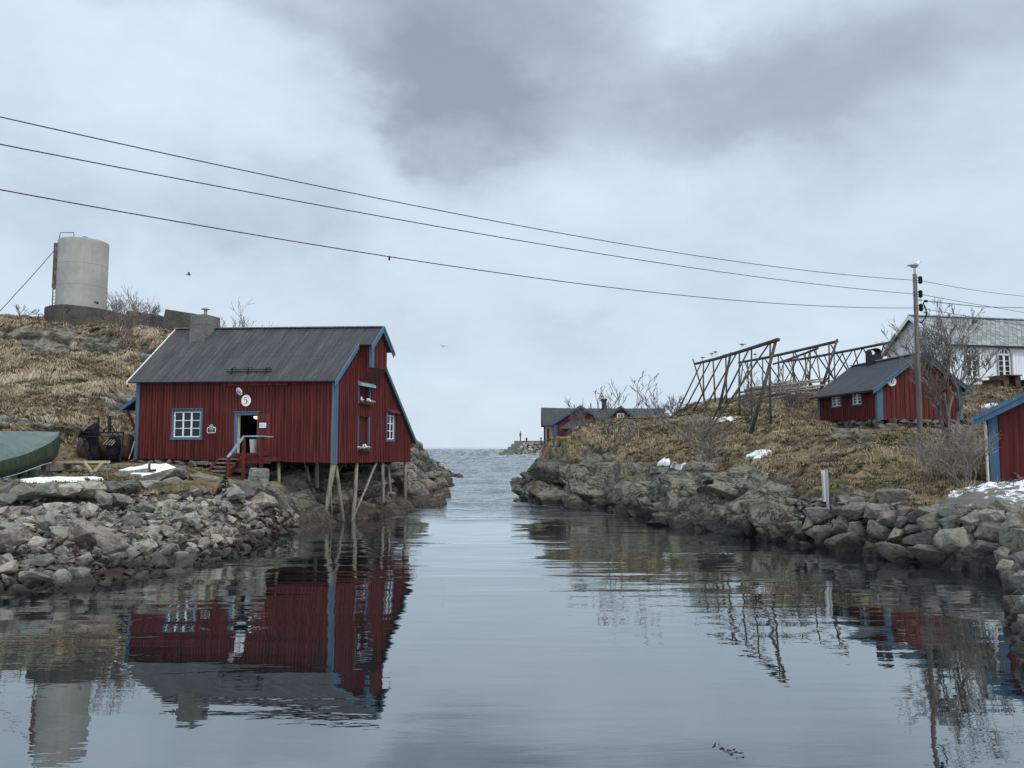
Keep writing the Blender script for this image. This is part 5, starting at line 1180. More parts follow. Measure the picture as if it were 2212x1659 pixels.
    for p, r in zip(A, A[1:]): mb.hexa([p - d * .35, r - d * .35, r + d * .35, p + d * .35], [p - d * .35 + EZ * .05, r - d * .35 + EZ * .05, r + d * .35 + EZ * .05, p + d * .35 + EZ * .05])
    mb.build('chimney', 'black_iron', Hh)
    # stone footing
    rd = random.Random(8); mb = MB()
    for (A0, dr, nn, L) in ((O, d, nl, LD), (O, e, ngb, LW)):
        a = -.1
        while a < L:
            w = rd.uniform(.4, 1.0); t = 0
            for lay in range(3):
                h = rd.uniform(.26, .42); s = rd.uniform(-.2, .2) if lay else 0
                rock_in(mb, V((A0.x, A0.y, z0 - t - h / 2 + .03)) + dr * (a + s + w / 2) - nn * rd.uniform(-.02, .12), (w * 1.1, .5, h * 1.15), rd, math.atan2(dr.y, dr.x)); t += h * .85
            a += w
    mb.build('stone_footing', 'foundation_stone', Hh)
cabin6()
def cabin_right():
    K = P(2144, 1036, 28); d = V((.50, .866, 0)).normalized(); e = V((.866, -.50, 0)).normalized(); nl, ngb = -e, -d
    O = V((K.x, K.y, 0)); z0 = K.z - .15; pt = lambda a, b, z: V((O.x + e.x * a + d.x * b, O.y + e.y * a + d.y * b, z)); pg = lambda u, v: ((onplane(u, v, O, d) - O).dot(e), onplane(u, v, O, d).z)
    off = pt(0, -.4, 0); pb = lambda u, v: ((onplane(u, v, off, d) - off).dot(e), onplane(u, v, off, d).z)
    a0, ze = pb(2100, 905); a1, z1 = pb(2212, 851); sl = (z1 - ze) / (a1 - a0); rw = 3.2; LW, LD = 6.4, 6.0
    print('cabin_right', a0, ze, sl)
    rfz = lambda a: ze + sl * ((a if a <= rw else 2 * rw - a) - a0)
    Hh = thing('shore_cabin', 'dark red cabin cut by the right edge of the photo behind the dirty snow heap', 'cabin', pt(rw, 2, z0))
    mb = MB(); wall(mb, O, e, ngb, 0, LW, lambda a: z0 + .02, lambda a: rfz(a) - .1, [], .30, .035, .02, [rw]); mb.build('wall', 'red_paint', Hh, recalc=False)
    mb = MB(); wall(mb, O, d, nl, 0, LD, lambda a: z0, lambda a: rfz(0) - .1, [(1.6, 2.5, z0 + .8, z0 + 1.75)], .26, .05, .03); wall(mb, pt(LW, 0, 0), d, e, 0, LD, lambda a: z0, lambda a: rfz(0) - .1, [], .3); wall(mb, pt(0, LD, 0), e, d, 0, LW, lambda a: z0, lambda a: rfz(a) - .1, [], .3, breaks=[rw]); mb.build('wall', 'red_paint', Hh, recalc=False)
    window(Hh, O, d, nl, 1.6, 2.5, z0 + .8, z0 + 1.75, cols=2, rows=2, casing=.1)
    K3 = lambda a, b, up=0: pt(a, b, rfz(a) + up)
    mb = MB(); slab(mb, K3(a0, -.4), K3(a0, LD + .4), K3(rw, LD + .4), K3(rw, -.4), .09); slab(mb, K3(2 * rw - a0, -.4), K3(2 * rw - a0, LD + .4), K3(rw, LD + .4), K3(rw, -.4), .09); mb.build('roof', 'roof_grey', Hh, recalc=False)
    barge(Hh, [(K3(a0, -.41, .05), K3(rw, -.41, .05)), (K3(rw, -.41, .05), K3(2 * rw - a0, -.41, .05))], .34, d * -.05, 'blue_paint')
    barge(Hh, [(K3(a0, -.47, .07), K3(rw, -.47, .07)), (K3(rw, -.47, .07), K3(2 * rw - a0, -.47, .07))], .15, d * -.04, 'blue_paint')
    mb = MB(); mb.box(O, e, d, EZ, -.05, .24, -.05, 0, z0, rfz(0) - .1); mb.box(O, e, d, EZ, -.05, 0, 0, .2, z0, rfz(0) - .12); mb.build('corner_board', 'blue_paint', Hh)
    mb = MB(); mb.tube([pt(a0 + .15, .2, rfz(a0) - .12), pt(-.16, -.02, rfz(0) - .34), pt(-.14, -.08, rfz(0) - .55), pt(-.14, -.08, z0 + .05)], .05, 8); mb.build('downpipe', 'pipe_white', Hh)
    mb = MB(); mb.tube([pt(-.08, .75, rfz(0) - .35), pt(-.08, .75, z0 + 1.0)], .025, 6); mb.box(O, e, d, EZ, -.14, -.03, .66, .84, z0 + .72, z0 + 1.0); mb.build('outdoor_socket', 'grey_metal', Hh)
    mb = MB(); mb.box(O, e, d, EZ, -.05, LW, .02, LD, z0 - .5, z0 + .02); mb.build('stone_footing', 'foundation_stone', Hh)
cabin_right()
def church():
    q = P(2050, 833, 60); e = V((.98, .2, 0)).normalized(); d = V((-.2, .98, 0)).normalized(); O = V((q.x, q.y, 0)); z0 = q.z - .5
    pt = lambda a, b, z: V((O.x + e.x * a + d.x * b, O.y + e.y * a + d.y * b, z)); pf = lambda u, v: ((onplane(u, v, O, d) - O).dot(e), onplane(u, v, O, d).z)
    oe = pt(0, -.35, 0); ze = onplane(2140, 746, oe, d).z; rp = pt(0, 3.5, 0); zr = onplane(1990, 683, rp, d).z; LW, LD = 16, 7.0; rw = 3.5
    print('church', z0, ze, zr)
    rfz = lambda b: ze + (zr - ze) * ((b if b <= rw else 2 * rw - b) + .35) / (rw + .35)
    Hh = thing('church', 'white wooden church with pointed windows and pale slate roof on the right hill', 'church', pt(LW / 2, LD / 2, z0))
    c = lambda x, y: ((2240 + x / 4.878) * .8641, (660 + y / 4.878) * .8641)
    def R(x0, y0, x1, y1):
        a, za = pf(*c(x0, y0)); b, zz = pf(*c(x1, y1)); return min(a, b), max(a, b), min(za, zz), max(za, zz)
    ws = [R(848, 1104, 990, 1372), R(1240, 1108, 1396, 1380)]; w = ws[1]; ws.append((w[0] + 4.4, w[1] + 4.4, w[2], w[3]))
    mb = MB(); wall(mb, O, e, -d, 0, LW, lambda a: z0, lambda a: rfz(0) - .12, ws, .26, .05, .022); mb.build('wall', 'church_white', Hh, recalc=False)
    mb = MB(); wall(mb, O, d, -e, 0, LD, lambda a: z0, lambda a: rfz(a) - .12, [], .26, .05, .022, [rw]); mb.build('wall', 'church_white', Hh, recalc=False)
    mb = MB(); wall(mb, pt(LW, 0, 0), d, e, 0, LD, lambda a: z0, lambda a: rfz(a) - .12, [], .4, breaks=[rw]); wall(mb, pt(0, LD, 0), e, d, 0, LW, lambda a: z0, lambda a: rfz(0) - .12, [], .4); mb.build('wall', 'church_white', Hh, recalc=False)
    K3 = lambda a, b, up=0: pt(a, b, rfz(b) + up)
    mb = MB(); slab(mb, K3(-.5, -.35), K3(LW + .5, -.35), K3(LW + .5, rw), K3(-.5, rw), .1); slab(mb, K3(-.5, 2 * rw + .35), K3(LW + .5, 2 * rw + .35), K3(LW + .5, rw), K3(-.5, rw), .1); rf_ = mb.build('roof', 'slate', Hh, recalc=False)
    mb = MB(); mb.bar(K3(-.5, rw, .05), K3(LW + .5, rw, .05), .35, .08); mb.build('ridge_cap', 'grey_metal', rf_)
    barge(Hh, [(K3(-.5, -.38, .03), K3(-.5, rw, .03)), (K3(-.5, rw, .03), K3(-.5, 2 * rw + .38, .03))], .34, e * -.05, 'church_white')
    mb = MB(); mb.bar(K3(-.5, -.36, -.08), K3(LW + .5, -.36, -.08), .10, .14); mb.build('eaves_board', 'black_iron', Hh)
    for a0, a1, c0, c1 in ws:
        x = window(Hh, O, e, -d, a0, a1, c0, c1, cols=2, rows=4, casing=0, mull=.17, bar=.035)
        m = (a0 + a1) / 2; hh = (a1 - a0) * .62; g = lambda a, z, o: pt(a, -o, z); t = .09
        mb = MB()
        mb.face([g(a0 + .05, c1 + .12, .015), g(a1 - .05, c1 + .12, .015), g(m, c1 + hh, .015)]); mb.build('pane', 'glass', x, recalc=False)
        mb = MB(); mb.bar(g(a0 - .02, c1 + .06, .03), g(a1 + .02, c1 + .06, .03), .06, .12); 
        mb.bar(g(a0, c1 + .10, .03), g(m, c1 + hh + .02, .03), .06, .09); mb.bar(g(a1, c1 + .10, .03), g(m, c1 + hh + .02, .03), .06, .09); mb.bar(g(m, c1 + .1, .03), g(m, c1 + hh, .03), .03, .05); mb.build('pointed_head', 'church_white', x)
        mb = MB()
        for s, aa in ((-1, a0 - .02), (1, a1 + .02)): mb.bar(g(aa + s * .10, c0 - .1, .03), g(aa + s * .10, c1 + .12, .03), .08, .16, up=d); mb.bar(g(aa + s * .14, c1 + .10, .05), g(m, c1 + hh + .26, .05), .12, .10)
        mb.build('frame', 'grey_metal', x)
        mb = MB(); mb.bar(g(a0 - .25, c0 - .1, .06), g(a1 + .25, c0 - .1, .06), .14, .08); mb.build('sill', 'church_white', x)
church()
def picnic():
    c = P(2172, 846, 56); c.z = TE.z(c.x, c.y); a = V((.98, .2, 0)).normalized(); b = V((-.2, .98, 0)).normalized()
    R_ = thing('picnic_table', 'brown wooden picnic table with benches in front of the white church', 'table', c)
    s = 69 / FPX * 56 / 2
    mb = MB(); mb.box(c, a, b, EZ, -.62 * s / 1.15, .62 * s / 1.15, -.9, .9, .66, .74); mb.build('tabletop', 'rust', R_)
    for sd in (-1, 1):
        mb = MB(); mb.box(c, a, b, EZ, sd * s - .24, sd * s + .24, -.9, .9, .34, .41); mb.build('bench', 'rust', R_)
        mb = MB(); mb.box(c, a, b, EZ, sd * s - .12, sd * s + .12, -.7, .7, -.1, .34); mb.build('leg', 'rust', R_)
        mb = MB(); mb.box(c, a, b, EZ, sd * .5 - .22, sd * .5 + .22, -.65, .65, -.1, .66); mb.build('leg', 'rust', R_)
picnic()
def far_cottages():
    Y = 105; p = lambda u, v, dy=0: P(u, v, Y + dy); c5 = lambda x, y: ((1200 + x / 3.607) * .8641, (880 + y / 3.607) * .8641)
    q = lambda x, y, dy=0: p(*c5(x, y), dy)
    Z = lambda pt, z: V((pt.x, pt.y, z))
    zb = 2.4
    # west cottage: gable end to the left, long side and a cross gable towards us
    Hh = thing('red_cottage', 'distant red cottage with pale front wall and blue edged gable by the sea', 'cabin', Z(q(700, 800, 3), zb))
    e0, e1 = q(565, 662, 0), q(720, 655, 0); r0, r1 = q(588, 500, 3), q(960, 512, 3)
    mb = MB(); slab(mb, e0, V((r1.x, e0.y, e0.z)), r1, V((r0.x - .6, r0.y, r0.z)), .12); slab(mb, V((e0.x, Y + 6, e0.z)), V((r1.x, Y + 6, e0.z)), r1, V((r0.x - .6, r0.y, r0.z)), .12); mb.build('roof', 'roof_grey', Hh, recalc=False)
    w0, w1 = q(590, 700, .35), q(690, 700, .35); ez = e0.z
    mb = MB(); wall(mb, Z(w0, 0), EX, -EY, 0, w1.x - w0.x, lambda a: zb, lambda a: ez, [], .3, .04, .02); wl_ = mb.build('wall', 'pink_wall', Hh, recalc=False)
    mb = MB(); wall(mb, Z(w0, 0), EY, -EX, 0, 5.2, lambda a: zb, lambda a: ez + (r0.z - ez) * (1 - abs(a - 2.6) / 2.6) - .15, [], .3, breaks=[2.6]); mb.build('wall', 'red_paint', Hh, recalc=False)
    dx0, dx1 = q(603, 690, .3), q(622, 820, .3); mb = MB(); mb.abox(dx0.x, dx1.x, Y + .27, Y + .33, zb, dx0.z); mb.build('door', 'red_dark', Hh)
    # cross gable
    ap = q(905, 482, -1.2); bl = q(640, 655, -1.2); br_x = 2 * ap.x - bl.x; br = V((br_x, bl.y, bl.z))
    gl = q(682, 700, -.8); G = V((gl.x, gl.y, 0)); gw = 2 * (ap.x - gl.x); rwid = gw / 2
    sl = (ap.z - bl.z) / (ap.x - bl.x)
    mb = MB(); wall(mb, G, EX, -EY, 0, gw, lambda a: zb, lambda a: ap.z - sl * abs(a - rwid) - .2, [], .25, .05, .03, [rwid]); mb.build('wall', 'red_paint', Hh, recalc=False)
    mb = MB(); b6 = V((0, 5, 0)); slab(mb, bl, bl + b6, ap + b6, ap, .12); slab(mb, br, br + b6, ap + b6, ap, .12); mb.build('roof', 'roof_grey', Hh, recalc=False)
    barge(Hh, [(bl + EZ * .06, ap + EZ * .06), (ap + EZ * .06, br + EZ * .06)], .32, EY * -.06, 'barge_far')
    mb = MB(); mb.abox(gl.x - .25, gl.x + .25, gl.y - .06, gl.y, zb, bl.z); mb.build('corner_board', 'barge_far', Hh)
    mb = MB(); mb.tube([q(640, 655, -1.1), q(672, 665, -1.1), q(676, 700, -1.1), Z(q(676, 700, -1.1), zb)], .09, 6); mb.build('downpipe', 'teal_paint', Hh)
    s0, s1 = q(712, 690, -2.2), q(835, 605, -.9); mb = MB(); slab(mb, V((s0.x, s0.y, s0.z)), V((s0.x + 6, s0.y, s0.z)), V((s1.x + 5, s1.y, s1.z)), V((s1.x, s1.y, s1.z)), .1); mb.build('lean_to_roof', 'roof_grey', Hh, recalc=False)
    # east cottage
    H2 = thing('red_cottage', 'distant red cottage with a black chimney and a small white window behind the grassy knoll', 'cabin', Z(q(1250, 700, 3), zb))
    rz = q(1100, 508, 6).z; ez2 = q(1100, 600, 2).z; x0, x1 = q(930, 510, 6).x, q(1640, 515, 6).x
    mb = MB(); slab(mb, V((x0, Y + 2, ez2)), V((x1, Y + 2, ez2)), V((x1, Y + 6, rz)), V((x0, Y + 6, rz)), .12); slab(mb, V((x0, Y + 10, ez2)), V((x1, Y + 10, ez2)), V((x1, Y + 6, rz)), V((x0, Y + 6, rz)), .12); rr = mb.build('roof', 'roof_grey', H2, recalc=False)
    mb = MB(); wall(mb, V((x0 + .3, Y + 2.4, 0)), EX, -EY, 0, x1 - x0 - .6, lambda a: zb, lambda a: ez2, [], .3); wall(mb, V((x1 - .3, Y + 2.4, 0)), EY, EX, 0, 7.2, lambda a: zb, lambda a: ez2 + (rz - ez2) * (1 - abs(a - 3.6) / 3.6) - .15, [], .3, breaks=[3.6]); mb.build('wall', 'red_paint', H2, recalc=False)
    ch0, ch1 = q(1101, 500, 6), q(1138, 424, 6); mb = MB(); mb.abox(ch0.x, ch1.x, Y + 5.6, Y + 6.6, rz - .5, ch1.z); mb.abox(ch0.x - .1, ch1.x + .1, Y + 5.5, Y + 6.7, ch1.z - .25, ch1.z + .02); mb.build('chimney', 'black_iron', H2)
    ap = q(1272, 487, .5); br = q(1432, 612, .5); sl = (ap.z - br.z) / (br.x - ap.x); bl = V((2 * ap.x - br.x, br.y, br.z)); wd = (br.x - ap.x) - .5
    win = q(1244, 562, .8), q(1292, 612, .8); G = V((ap.x - wd, Y + .9, 0)); wa = win[0].x - G.x, win[1].x - G.x
    mb = MB(); wall(mb, G, EX, -EY, 0, 2 * wd, lambda a: zb, lambda a: ap.z - sl * abs(a - wd) - .2, [(wa[0], wa[1], win[1].z, win[0].z)], .25, .05, .03, [wd]); mb.build('wall', 'red_paint', H2, recalc=False)
    window(H2, G, EX, -EY, wa[0], wa[1], win[1].z, win[0].z, cols=2, rows=2, casing=.12, fr='white_paint', mull=.12, bar=.1)
    mb = MB(); slab(mb, bl, bl + b6, ap + b6, ap, .12); slab(mb, br, br + b6, ap + b6, ap, .12); mb.build('roof', 'roof_grey', H2, recalc=False)
    barge(H2, [(bl + EZ * .06, ap + EZ * .06), (ap + EZ * .06, br + EZ * .06)], .32, EY * -.06, 'barge_far')
far_cottages()

# ================================================================ BREAKWATER
def breakwater():
    Y = 300; q = lambda x, y, dy=0: P((1000 + x / 4.608) * .8641, (1060 + y / 4.608) * .8641, Y + dy)
    R_ = thing('breakwater', 'far stone breakwater with a stepped concrete end reaching into the sea', 'breakwater', q(1400, 385))
    R_['kind'] = 'thing'
    zs = [(1108, 378, 362), (1138, 362, 327), (1195, 327, 293), (1240, 293, 262), (1280, 262, 228), (1316, 228, 192)]
    xe = q(2050, 300).x
    for k, (x, yb, yt) in enumerate(zs):
        a = q(x, yb); t = q(x, yt); mb = MB()
        mb.abox(a.x, q(1420 - k * 4, yb).x if k < 5 else xe, Y - k * .6 * 0 + k * .8, Y + 14 - k * .5, (a.z if k else -1.5), t.z); mb.build('concrete_step', 'pier_concrete', R_)
    top = q(1320, 192).z; low = q(1320, 222).z
    mb = MB(); mb.abox(q(1400, 200).x, xe, Y + 5.5, Y + 12, -1.5, low); mb.build('core_wall', 'old_concrete', R_)
    rd = random.Random(4); k = 0; rows = [(385, 62, 46), (350, 66, 44), (316, 58, 36), (284, 54, 34), (252, 60, 34), (228, 50, 22)]
    for r, (y, w, h) in enumerate(rows):
        x = 1300 + r * 26 + (0 if r else 20)
        if r == 0: x = 1290
        while x < 1760:
            ww = w * rd.uniform(.7, 1.4); c = q(x + ww / 2, y - h / 2, r * 1.0); s = Y / FPX * .8641 / 4.608
            lab = f'grey boulder in the {["bottom", "second", "third", "fourth", "fifth", "top"][r]} row of the far breakwater'
            put_rock(BASE[rd.randrange(26)], 'armour_boulder', c, (rd.uniform(-.2, .2), rd.uniform(-.3, .3), rd.uniform(-.5, .5)), (ww * s * 1.05, 3.0, h * s * 1.5 / .6), lab, 'boulder', 'boulders of the far breakwater'); x += ww
    b = q(1386, 192, 4); t = q(1386, 84, 4); M = thing('navigation_mast', 'thin grey light mast on the far breakwater', 'mast', b)
    mb = MB(); mb.tube([b, t], [.22, .10], 6); mb.build('pole', 'black_iron', M)
    for f, w in ((.42, .5), (.62, .9), (.80, .6)):
        mb = MB(); z = b.z + (t.z - b.z) * f; mb.abox(b.x - w / 2, b.x + w / 2, b.y - .3, b.y + .3, z - .25, z + .25); mb.build('lantern', 'black_iron', M)
    for (x, yb, yt), lab, ph in (((1458, 205, 152), 'person in dark clothes standing on the far breakwater, right of the mast', False), ((1624, 207, 150), 'person in dark clothes on the far breakwater raising both arms to take a picture', True)):
        b = q(x, yb, 3); b.z = low + .0; hgt = q(x, yt, 3).z - low
        person(b, hgt, lab, ph)
    top_ = low
def person(b, hgt, label, arms_up):
    s = hgt / 1.75; me = bpy.data.meshes.new('person'); bm = bmesh.new()
    J = {'pel': (0, 0, .95, .15), 'sp': (0, 0, 1.2, .15), 'ch': (0, 0, 1.40, .16), 'nk': (0, 0, 1.50, .07), 'hd': (0, -.02, 1.60, .10), 'tp': (0, -.01, 1.70, .09),
         'hl': (.10, 0, .90, .10), 'kl': (.12, -.03, .50, .075), 'al': (.13, .02, .09, .055), 'tl': (.14, -.13, .04, .045), 'hr': (-.10, 0, .90, .10), 'kr': (-.12, .0, .50, .075), 'ar': (-.13, .02, .09, .055), 'tr': (-.14, -.13, .04, .045),
         'sl': (.19, 0, 1.40, .075), 'sr': (-.19, 0, 1.40, .075)}
    if arms_up: J.update(el=(.27, -.18, 1.28, .055), wl=(.12, -.34, 1.52, .045), er=(-.27, -.18, 1.28, .055), wr=(-.12, -.34, 1.52, .045))
    else: J.update(el=(.25, .02, 1.12, .055), wl=(.22, -.12, .90, .045), er=(-.25, .02, 1.12, .055), wr=(-.22, -.12, .90, .045))
    E = [('pel', 'sp'), ('sp', 'ch'), ('ch', 'nk'), ('nk', 'hd'), ('hd', 'tp'), ('pel', 'hl'), ('hl', 'kl'), ('kl', 'al'), ('al', 'tl'), ('pel', 'hr'), ('hr', 'kr'), ('kr', 'ar'), ('ar', 'tr'), ('ch', 'sl'), ('sl', 'el'), ('el', 'wl'), ('ch', 'sr'), ('sr', 'er'), ('er', 'wr')]
    vs = {k: bm.verts.new((x * s, y * s, z * s)) for k, (x, y, z, r) in J.items()}
    for a, c in E: bm.edges.new((vs[a], vs[c]))
    bm.to_mesh(me); bm.free(); keys = list(J); o = bpy.data.objects.new('person', me); COL.objects.link(o); o.location = b
    md = o.modifiers.new('skin', 'SKIN'); 
    if not me.skin_vertices: me.attributes.new
    for k, sv in zip(keys, me.skin_vertices[0].data if me.skin_vertices else []): sv.radius = (J[k][3] * s, J[k][3] * s)
    if me.skin_vertices: me.skin_vertices[0].data[0].use_root = True
    o.modifiers.new('sub', 'SUBSURF').render_levels = 1; me.materials.append(MATS['cloth'])
    tag(o, label, 'person'); ORG[o.name] = V(b)
    h = MB(); h.tube([V(b) + V((0, -.02, 1.52)) * s, V(b) + V((0, -.02, 1.60)) * s, V(b) + V((0, 0, 1.70)) * s, V(b) + V((0, .0, 1.76)) * s], [.09 * s, .115 * s, .11 * s, .03 * s], 10); h.build('hair', 'cloth', o, smooth=True)
breakwater()
# ================================================================ TANK ON THE HILL
def tank():
    Y = 65; c1 = lambda x, y: (x / 3.318 * .8641, (540 + y / 3.318) * .8641); q = lambda x, y, dy=0: P(*c1(x, y), Y + dy)
    zb = q(680, 775).z; zt = q(690, 225).z; cx = (q(496, 500).x + q(872, 500).x) / 2; r = (q(872, 500).x - q(496, 500).x) / 2; c = V((cx, Y, zb))
    R_ = thing('storage_tank', 'tall pale cylindrical tank with a rusty side ladder on the left hilltop', 'tank', c)
    mb = MB(); n = 48; dome = .14
    prof = [(r, -.1), (r, (zt - zb) * .32), (r + .014, (zt - zb) * .32 + .01), (r + .014, (zt - zb) * .32 + .05), (r, (zt - zb) * .32 + .06), (r, (zt - zb) * .64), (r + .014, (zt - zb) * .64 + .01), (r + .014, (zt - zb) * .64 + .05), (r, (zt - zb) * .64 + .06), (r, zt - zb), (r - .03, zt - zb + .04)] + [(r * math.cos(a), zt - zb + .04 + dome * math.sin(a)) for a in (.3, .6, .9, 1.2, 1.5)]
    mb.tube([c + EZ * h for _, h in prof], [p for p, _ in prof], n); mb.build('shell', 'tank_paint', R_, smooth=False)
    s = q(488, 230, -1.0), q(478, 600, -1.0), q(478, 765, -1.0)
    mb = MB(); mb.abox(s[0].x - .30, s[0].x + .12, Y - 1.2, Y - .8, s[1].z, s[0].z + .02)
    mb.abox(s[0].x - .26, s[0].x - .2, Y - 1.15, Y - 1.08, zb, s[1].z); mb.abox(s[0].x + .05, s[0].x + .1, Y - 1.15, Y - 1.08, zb, s[1].z)
    for k in range(9): z = zb + .3 + k * .3; mb.abox(s[0].x - .26, s[0].x + .1, Y - 1.14, Y - 1.1, z, z + .04)
    mb.build('ladder_cage', 'rust_bright', R_)
    mb = MB(); pts = [q(482, 225, -.8), q(502, 137, -.4), q(612, 137, -.4), q(612, 215, -.4)]; mb.tube(pts, .035, 6); mb.build('top_rail', 'black_iron', R_)
    mb = MB(); mb.tube([q(697, 215), q(697, 180), q(705, 178), q(722, 180), q(733, 190), q(734, 208)], .08, 8); mb.tube([q(697, 180), q(697, 172)], .13, 8); mb.build('vent_pipe', 'black_iron', R_)
    mb = MB(); a = q(793, 715, -r); mb.tube([a + EY * .3, a - EY * .08], .12, 10); mb.build('outlet', 'rust_bright', R_)
    # concrete ring and the broken concrete walls beside it
    mb = MB(); zt0 = zb + .02; ro = (q(1000, 850).x - q(395, 850).x) / 2; cc = V(((q(1000, 850).x + q(395, 850).x) / 2, Y + .4, 0)); rd = random.Random(3); n = 40
    for k in range(n):
        t0, t1 = 2 * math.pi * k / n, 2 * math.pi * (k + 1) / n; jo = [rd.uniform(-.03, .03) for _ in range(4)]
        P_ = lambda t, rr, z: V((cc.x + rr * 1.02 * math.cos(t), cc.y + rr * .95 * math.sin(t), z))
        zz = zt0 - .30 * max(0, math.cos((t0 + t1) / 2)) - .05 * rd.random()
        mb.hexa([P_(t0, .3, zb - 2.4), P_(t1, .3, zb - 2.4), P_(t1, ro, zb - 2.4), P_(t0, ro, zb - 2.4)], [P_(t0, .3, zz), P_(t1, .3, zz), P_(t1, ro + jo[0], zz - .03), P_(t0, ro + jo[1], zz - .03)])
    o = mb.build('tank_plinth', 'old_concrete'); tag(o, 'round cracked grey concrete base under the tank', 'plinth')
    def block(name, pts, dep, Yb, label):
        f = [P(*c1(x, y), Yb) for x, y in pts]; mb = MB(); tt = V((dep * .35, dep, 0)); mb.hexa([f[0], f[1], f[1] + tt, f[0] + tt], [f[3], f[2], f[2] + tt + V((-.1, 0, -.15)), f[3] + tt + V((.25, 0, -.15))]); 
        tag(mb.build(name, 'old_concrete'), label, 'concrete block', 'ruined concrete blocks on the hilltop')
    block('concrete_block', [(1010, 960), (1330, 960), (1325, 822), (1052, 783)], 1.6, 64, 'lower ruined concrete block between the tank base and the taller block')
    block('concrete_block', [(1325, 985), (1740, 985), (1625, 812), (1372, 772)], 2.2, 62.5, 'taller ruined concrete block with sloping side behind the cabin chimney')
    # stay cable
    a, b = q(478, 255, -1), P(-60, 735, 58)
    mb = MB(); mb.tube([a, a.lerp(b, .3) - EZ * .1, a.lerp(b, .7) - EZ * .1, b], .03, 5); m_ = q(32, 765, -5); mb.tube([a.lerp(b, .86) - EZ * .05, a.lerp(b, .90) - EZ * .05], .09, 6); tag(mb.build('stay_cable', 'black_iron'), 'steel stay cable from the tank top down to the left edge', 'cable')
    mb = MB(); mb.tube([P(*c1(335, 900), 60), P(*c1(315, 850), 60), P(*c1(322, 815), 60), P(*c1(345, 812), 60), P(*c1(385, 860), 60), P(*c1(440, 905), 60)], .035, 6); tag(mb.build('bent_pipe', 'black_iron'), 'thin bent iron pipe loop in the grass left of the tank base', 'pipe')
tank()

# ================================================================ BOAT, RUSTY TANK, FRAME, BENCH, TIMBERS
def boat():
    R_ = thing('covered_boat', 'wooden boat under a green tarpaulin at the left edge, bow to the right', 'boat', P(0, 1036, 29.5))
    S = [(128, 938, 33.2, 936, 33.2, 962, 33.0), (122, 946, 32.7, 933.5, 33.4, 985, 32.7), (108, 957, 32.2, 932.5, 33.4, 999, 32.2), (92, 965, 31.7, 932, 33.2, 1004, 31.7), (77, 972, 31.3, 931.6, 33.0, 1010, 31.3), (58, 980, 30.7, 931.2, 32.6, 1017, 30.8), (38, 986, 30.2, 931, 32.2, 1024, 30.3), (15, 992, 29.7, 931, 31.8, 1030, 29.8), (0, 996, 29.3, 931, 31.5, 1034, 29.4), (-60, 1008, 28.3, 929, 30.5, 1046, 28.5), (-130, 1020, 27.2, 926, 29.4, 1060, 27.5)]
    top, side = MB(), MB(); rows = []; rows2 = []
    for k, (u, vg, yg, vr, yr, vh, yh) in enumerate(S):
        gw = P(u, vg, yg); uu = u if k < 1 else u; rd = P(uu, vr, yr); hm = P(u + (2 if k < 3 else 0), vh, yh)
        fg = V((2 * rd.x - gw.x, 2 * rd.y - gw.y, gw.z)); fh = V((2 * rd.x - hm.x, 2 * rd.y - hm.y, hm.z))
        row = []
        n = 9
        for j in range(n):
            t = j / (n - 1); p = rd.lerp(gw, t); p = p + EZ * (.10 * math.sin(math.pi * t) + .035 * noise.noise(V((u * .07, t * 3, 0))) + .02 * noise.noise(V((u * .2, t * 6, 4)))) * (1 if 0 < t < 1 else 0); row.append(p)
        back = [rd.lerp(fg, t) for t in (1, .66, .33)]
        rows.append(back + row)
        m1 = gw.lerp(hm, .5) + V((.06, -.06, 0)) + V((.05, -.05, 0)) * noise.noise(V((u * .12, 2, 0)))
        rows2.append([gw, m1, hm, fh, fg])
    for a, b in zip(rows, rows[1:]):
        for j in range(len(a) - 1): top.face([a[j], a[j + 1], b[j + 1], b[j]])
    for a, b in zip(rows2, rows2[1:]):
        for j in range(4): side.face([a[j], a[j + 1], b[j + 1], b[j]])
    def weld(o):
        bm = bmesh.new(); bm.from_mesh(o.data); bmesh.ops.remove_doubles(bm, verts=bm.verts, dist=.002); bmesh.ops.recalc_face_normals(bm, faces=bm.faces); bm.to_mesh(o.data); bm.free(); o.data.polygons.foreach_set('use_smooth', [True] * len(o.data.polygons))
    weld(top.build('tarpaulin_top', 'tarp', R_, recalc=False)); weld(side.build('tarpaulin_side', 'tarp_dark', R_, recalc=False))
    mb = MB(); hem = [r[2] + V((.03, -.04, 0)) for r in rows2[2:]]; mb.tube(hem, .022, 5); mb.build('hem_rope', 'rail_blue', R_)
    rd = random.Random(5); mb = MB()
    for u, v, Y in ((10, 1035, 29.4), (28, 1030, 30), (50, 1022, 30.6), (66, 1016, 31)):
        a = P(u, v, Y); w = rd.uniform(.18, .35); mb.hexa([a + V((-w / 2, 0, -.45)), a + V((w / 2, 0, -.42)), a + V((w / 2, .02, -.42)), a + V((-w / 2, .02, -.45))], [a + V((-w / 2, 0, .05)), a + V((w / 2, 0, .05)), a + V((w / 2, .03, .05)), a + V((-w / 2, .03, .05))])
    mb.build('tarpaulin_flap', 'tarp_dark', R_)
    for u, v, Y in ((62, 1024, 31.6), (100, 1010, 32.6)):
        a = P(u, v, Y); mb = MB(); mb.bar(a - EY * .2, a + EY * 1.9, .2, .3); mb.build('keel_block', 'grey_wood', R_)
boat()
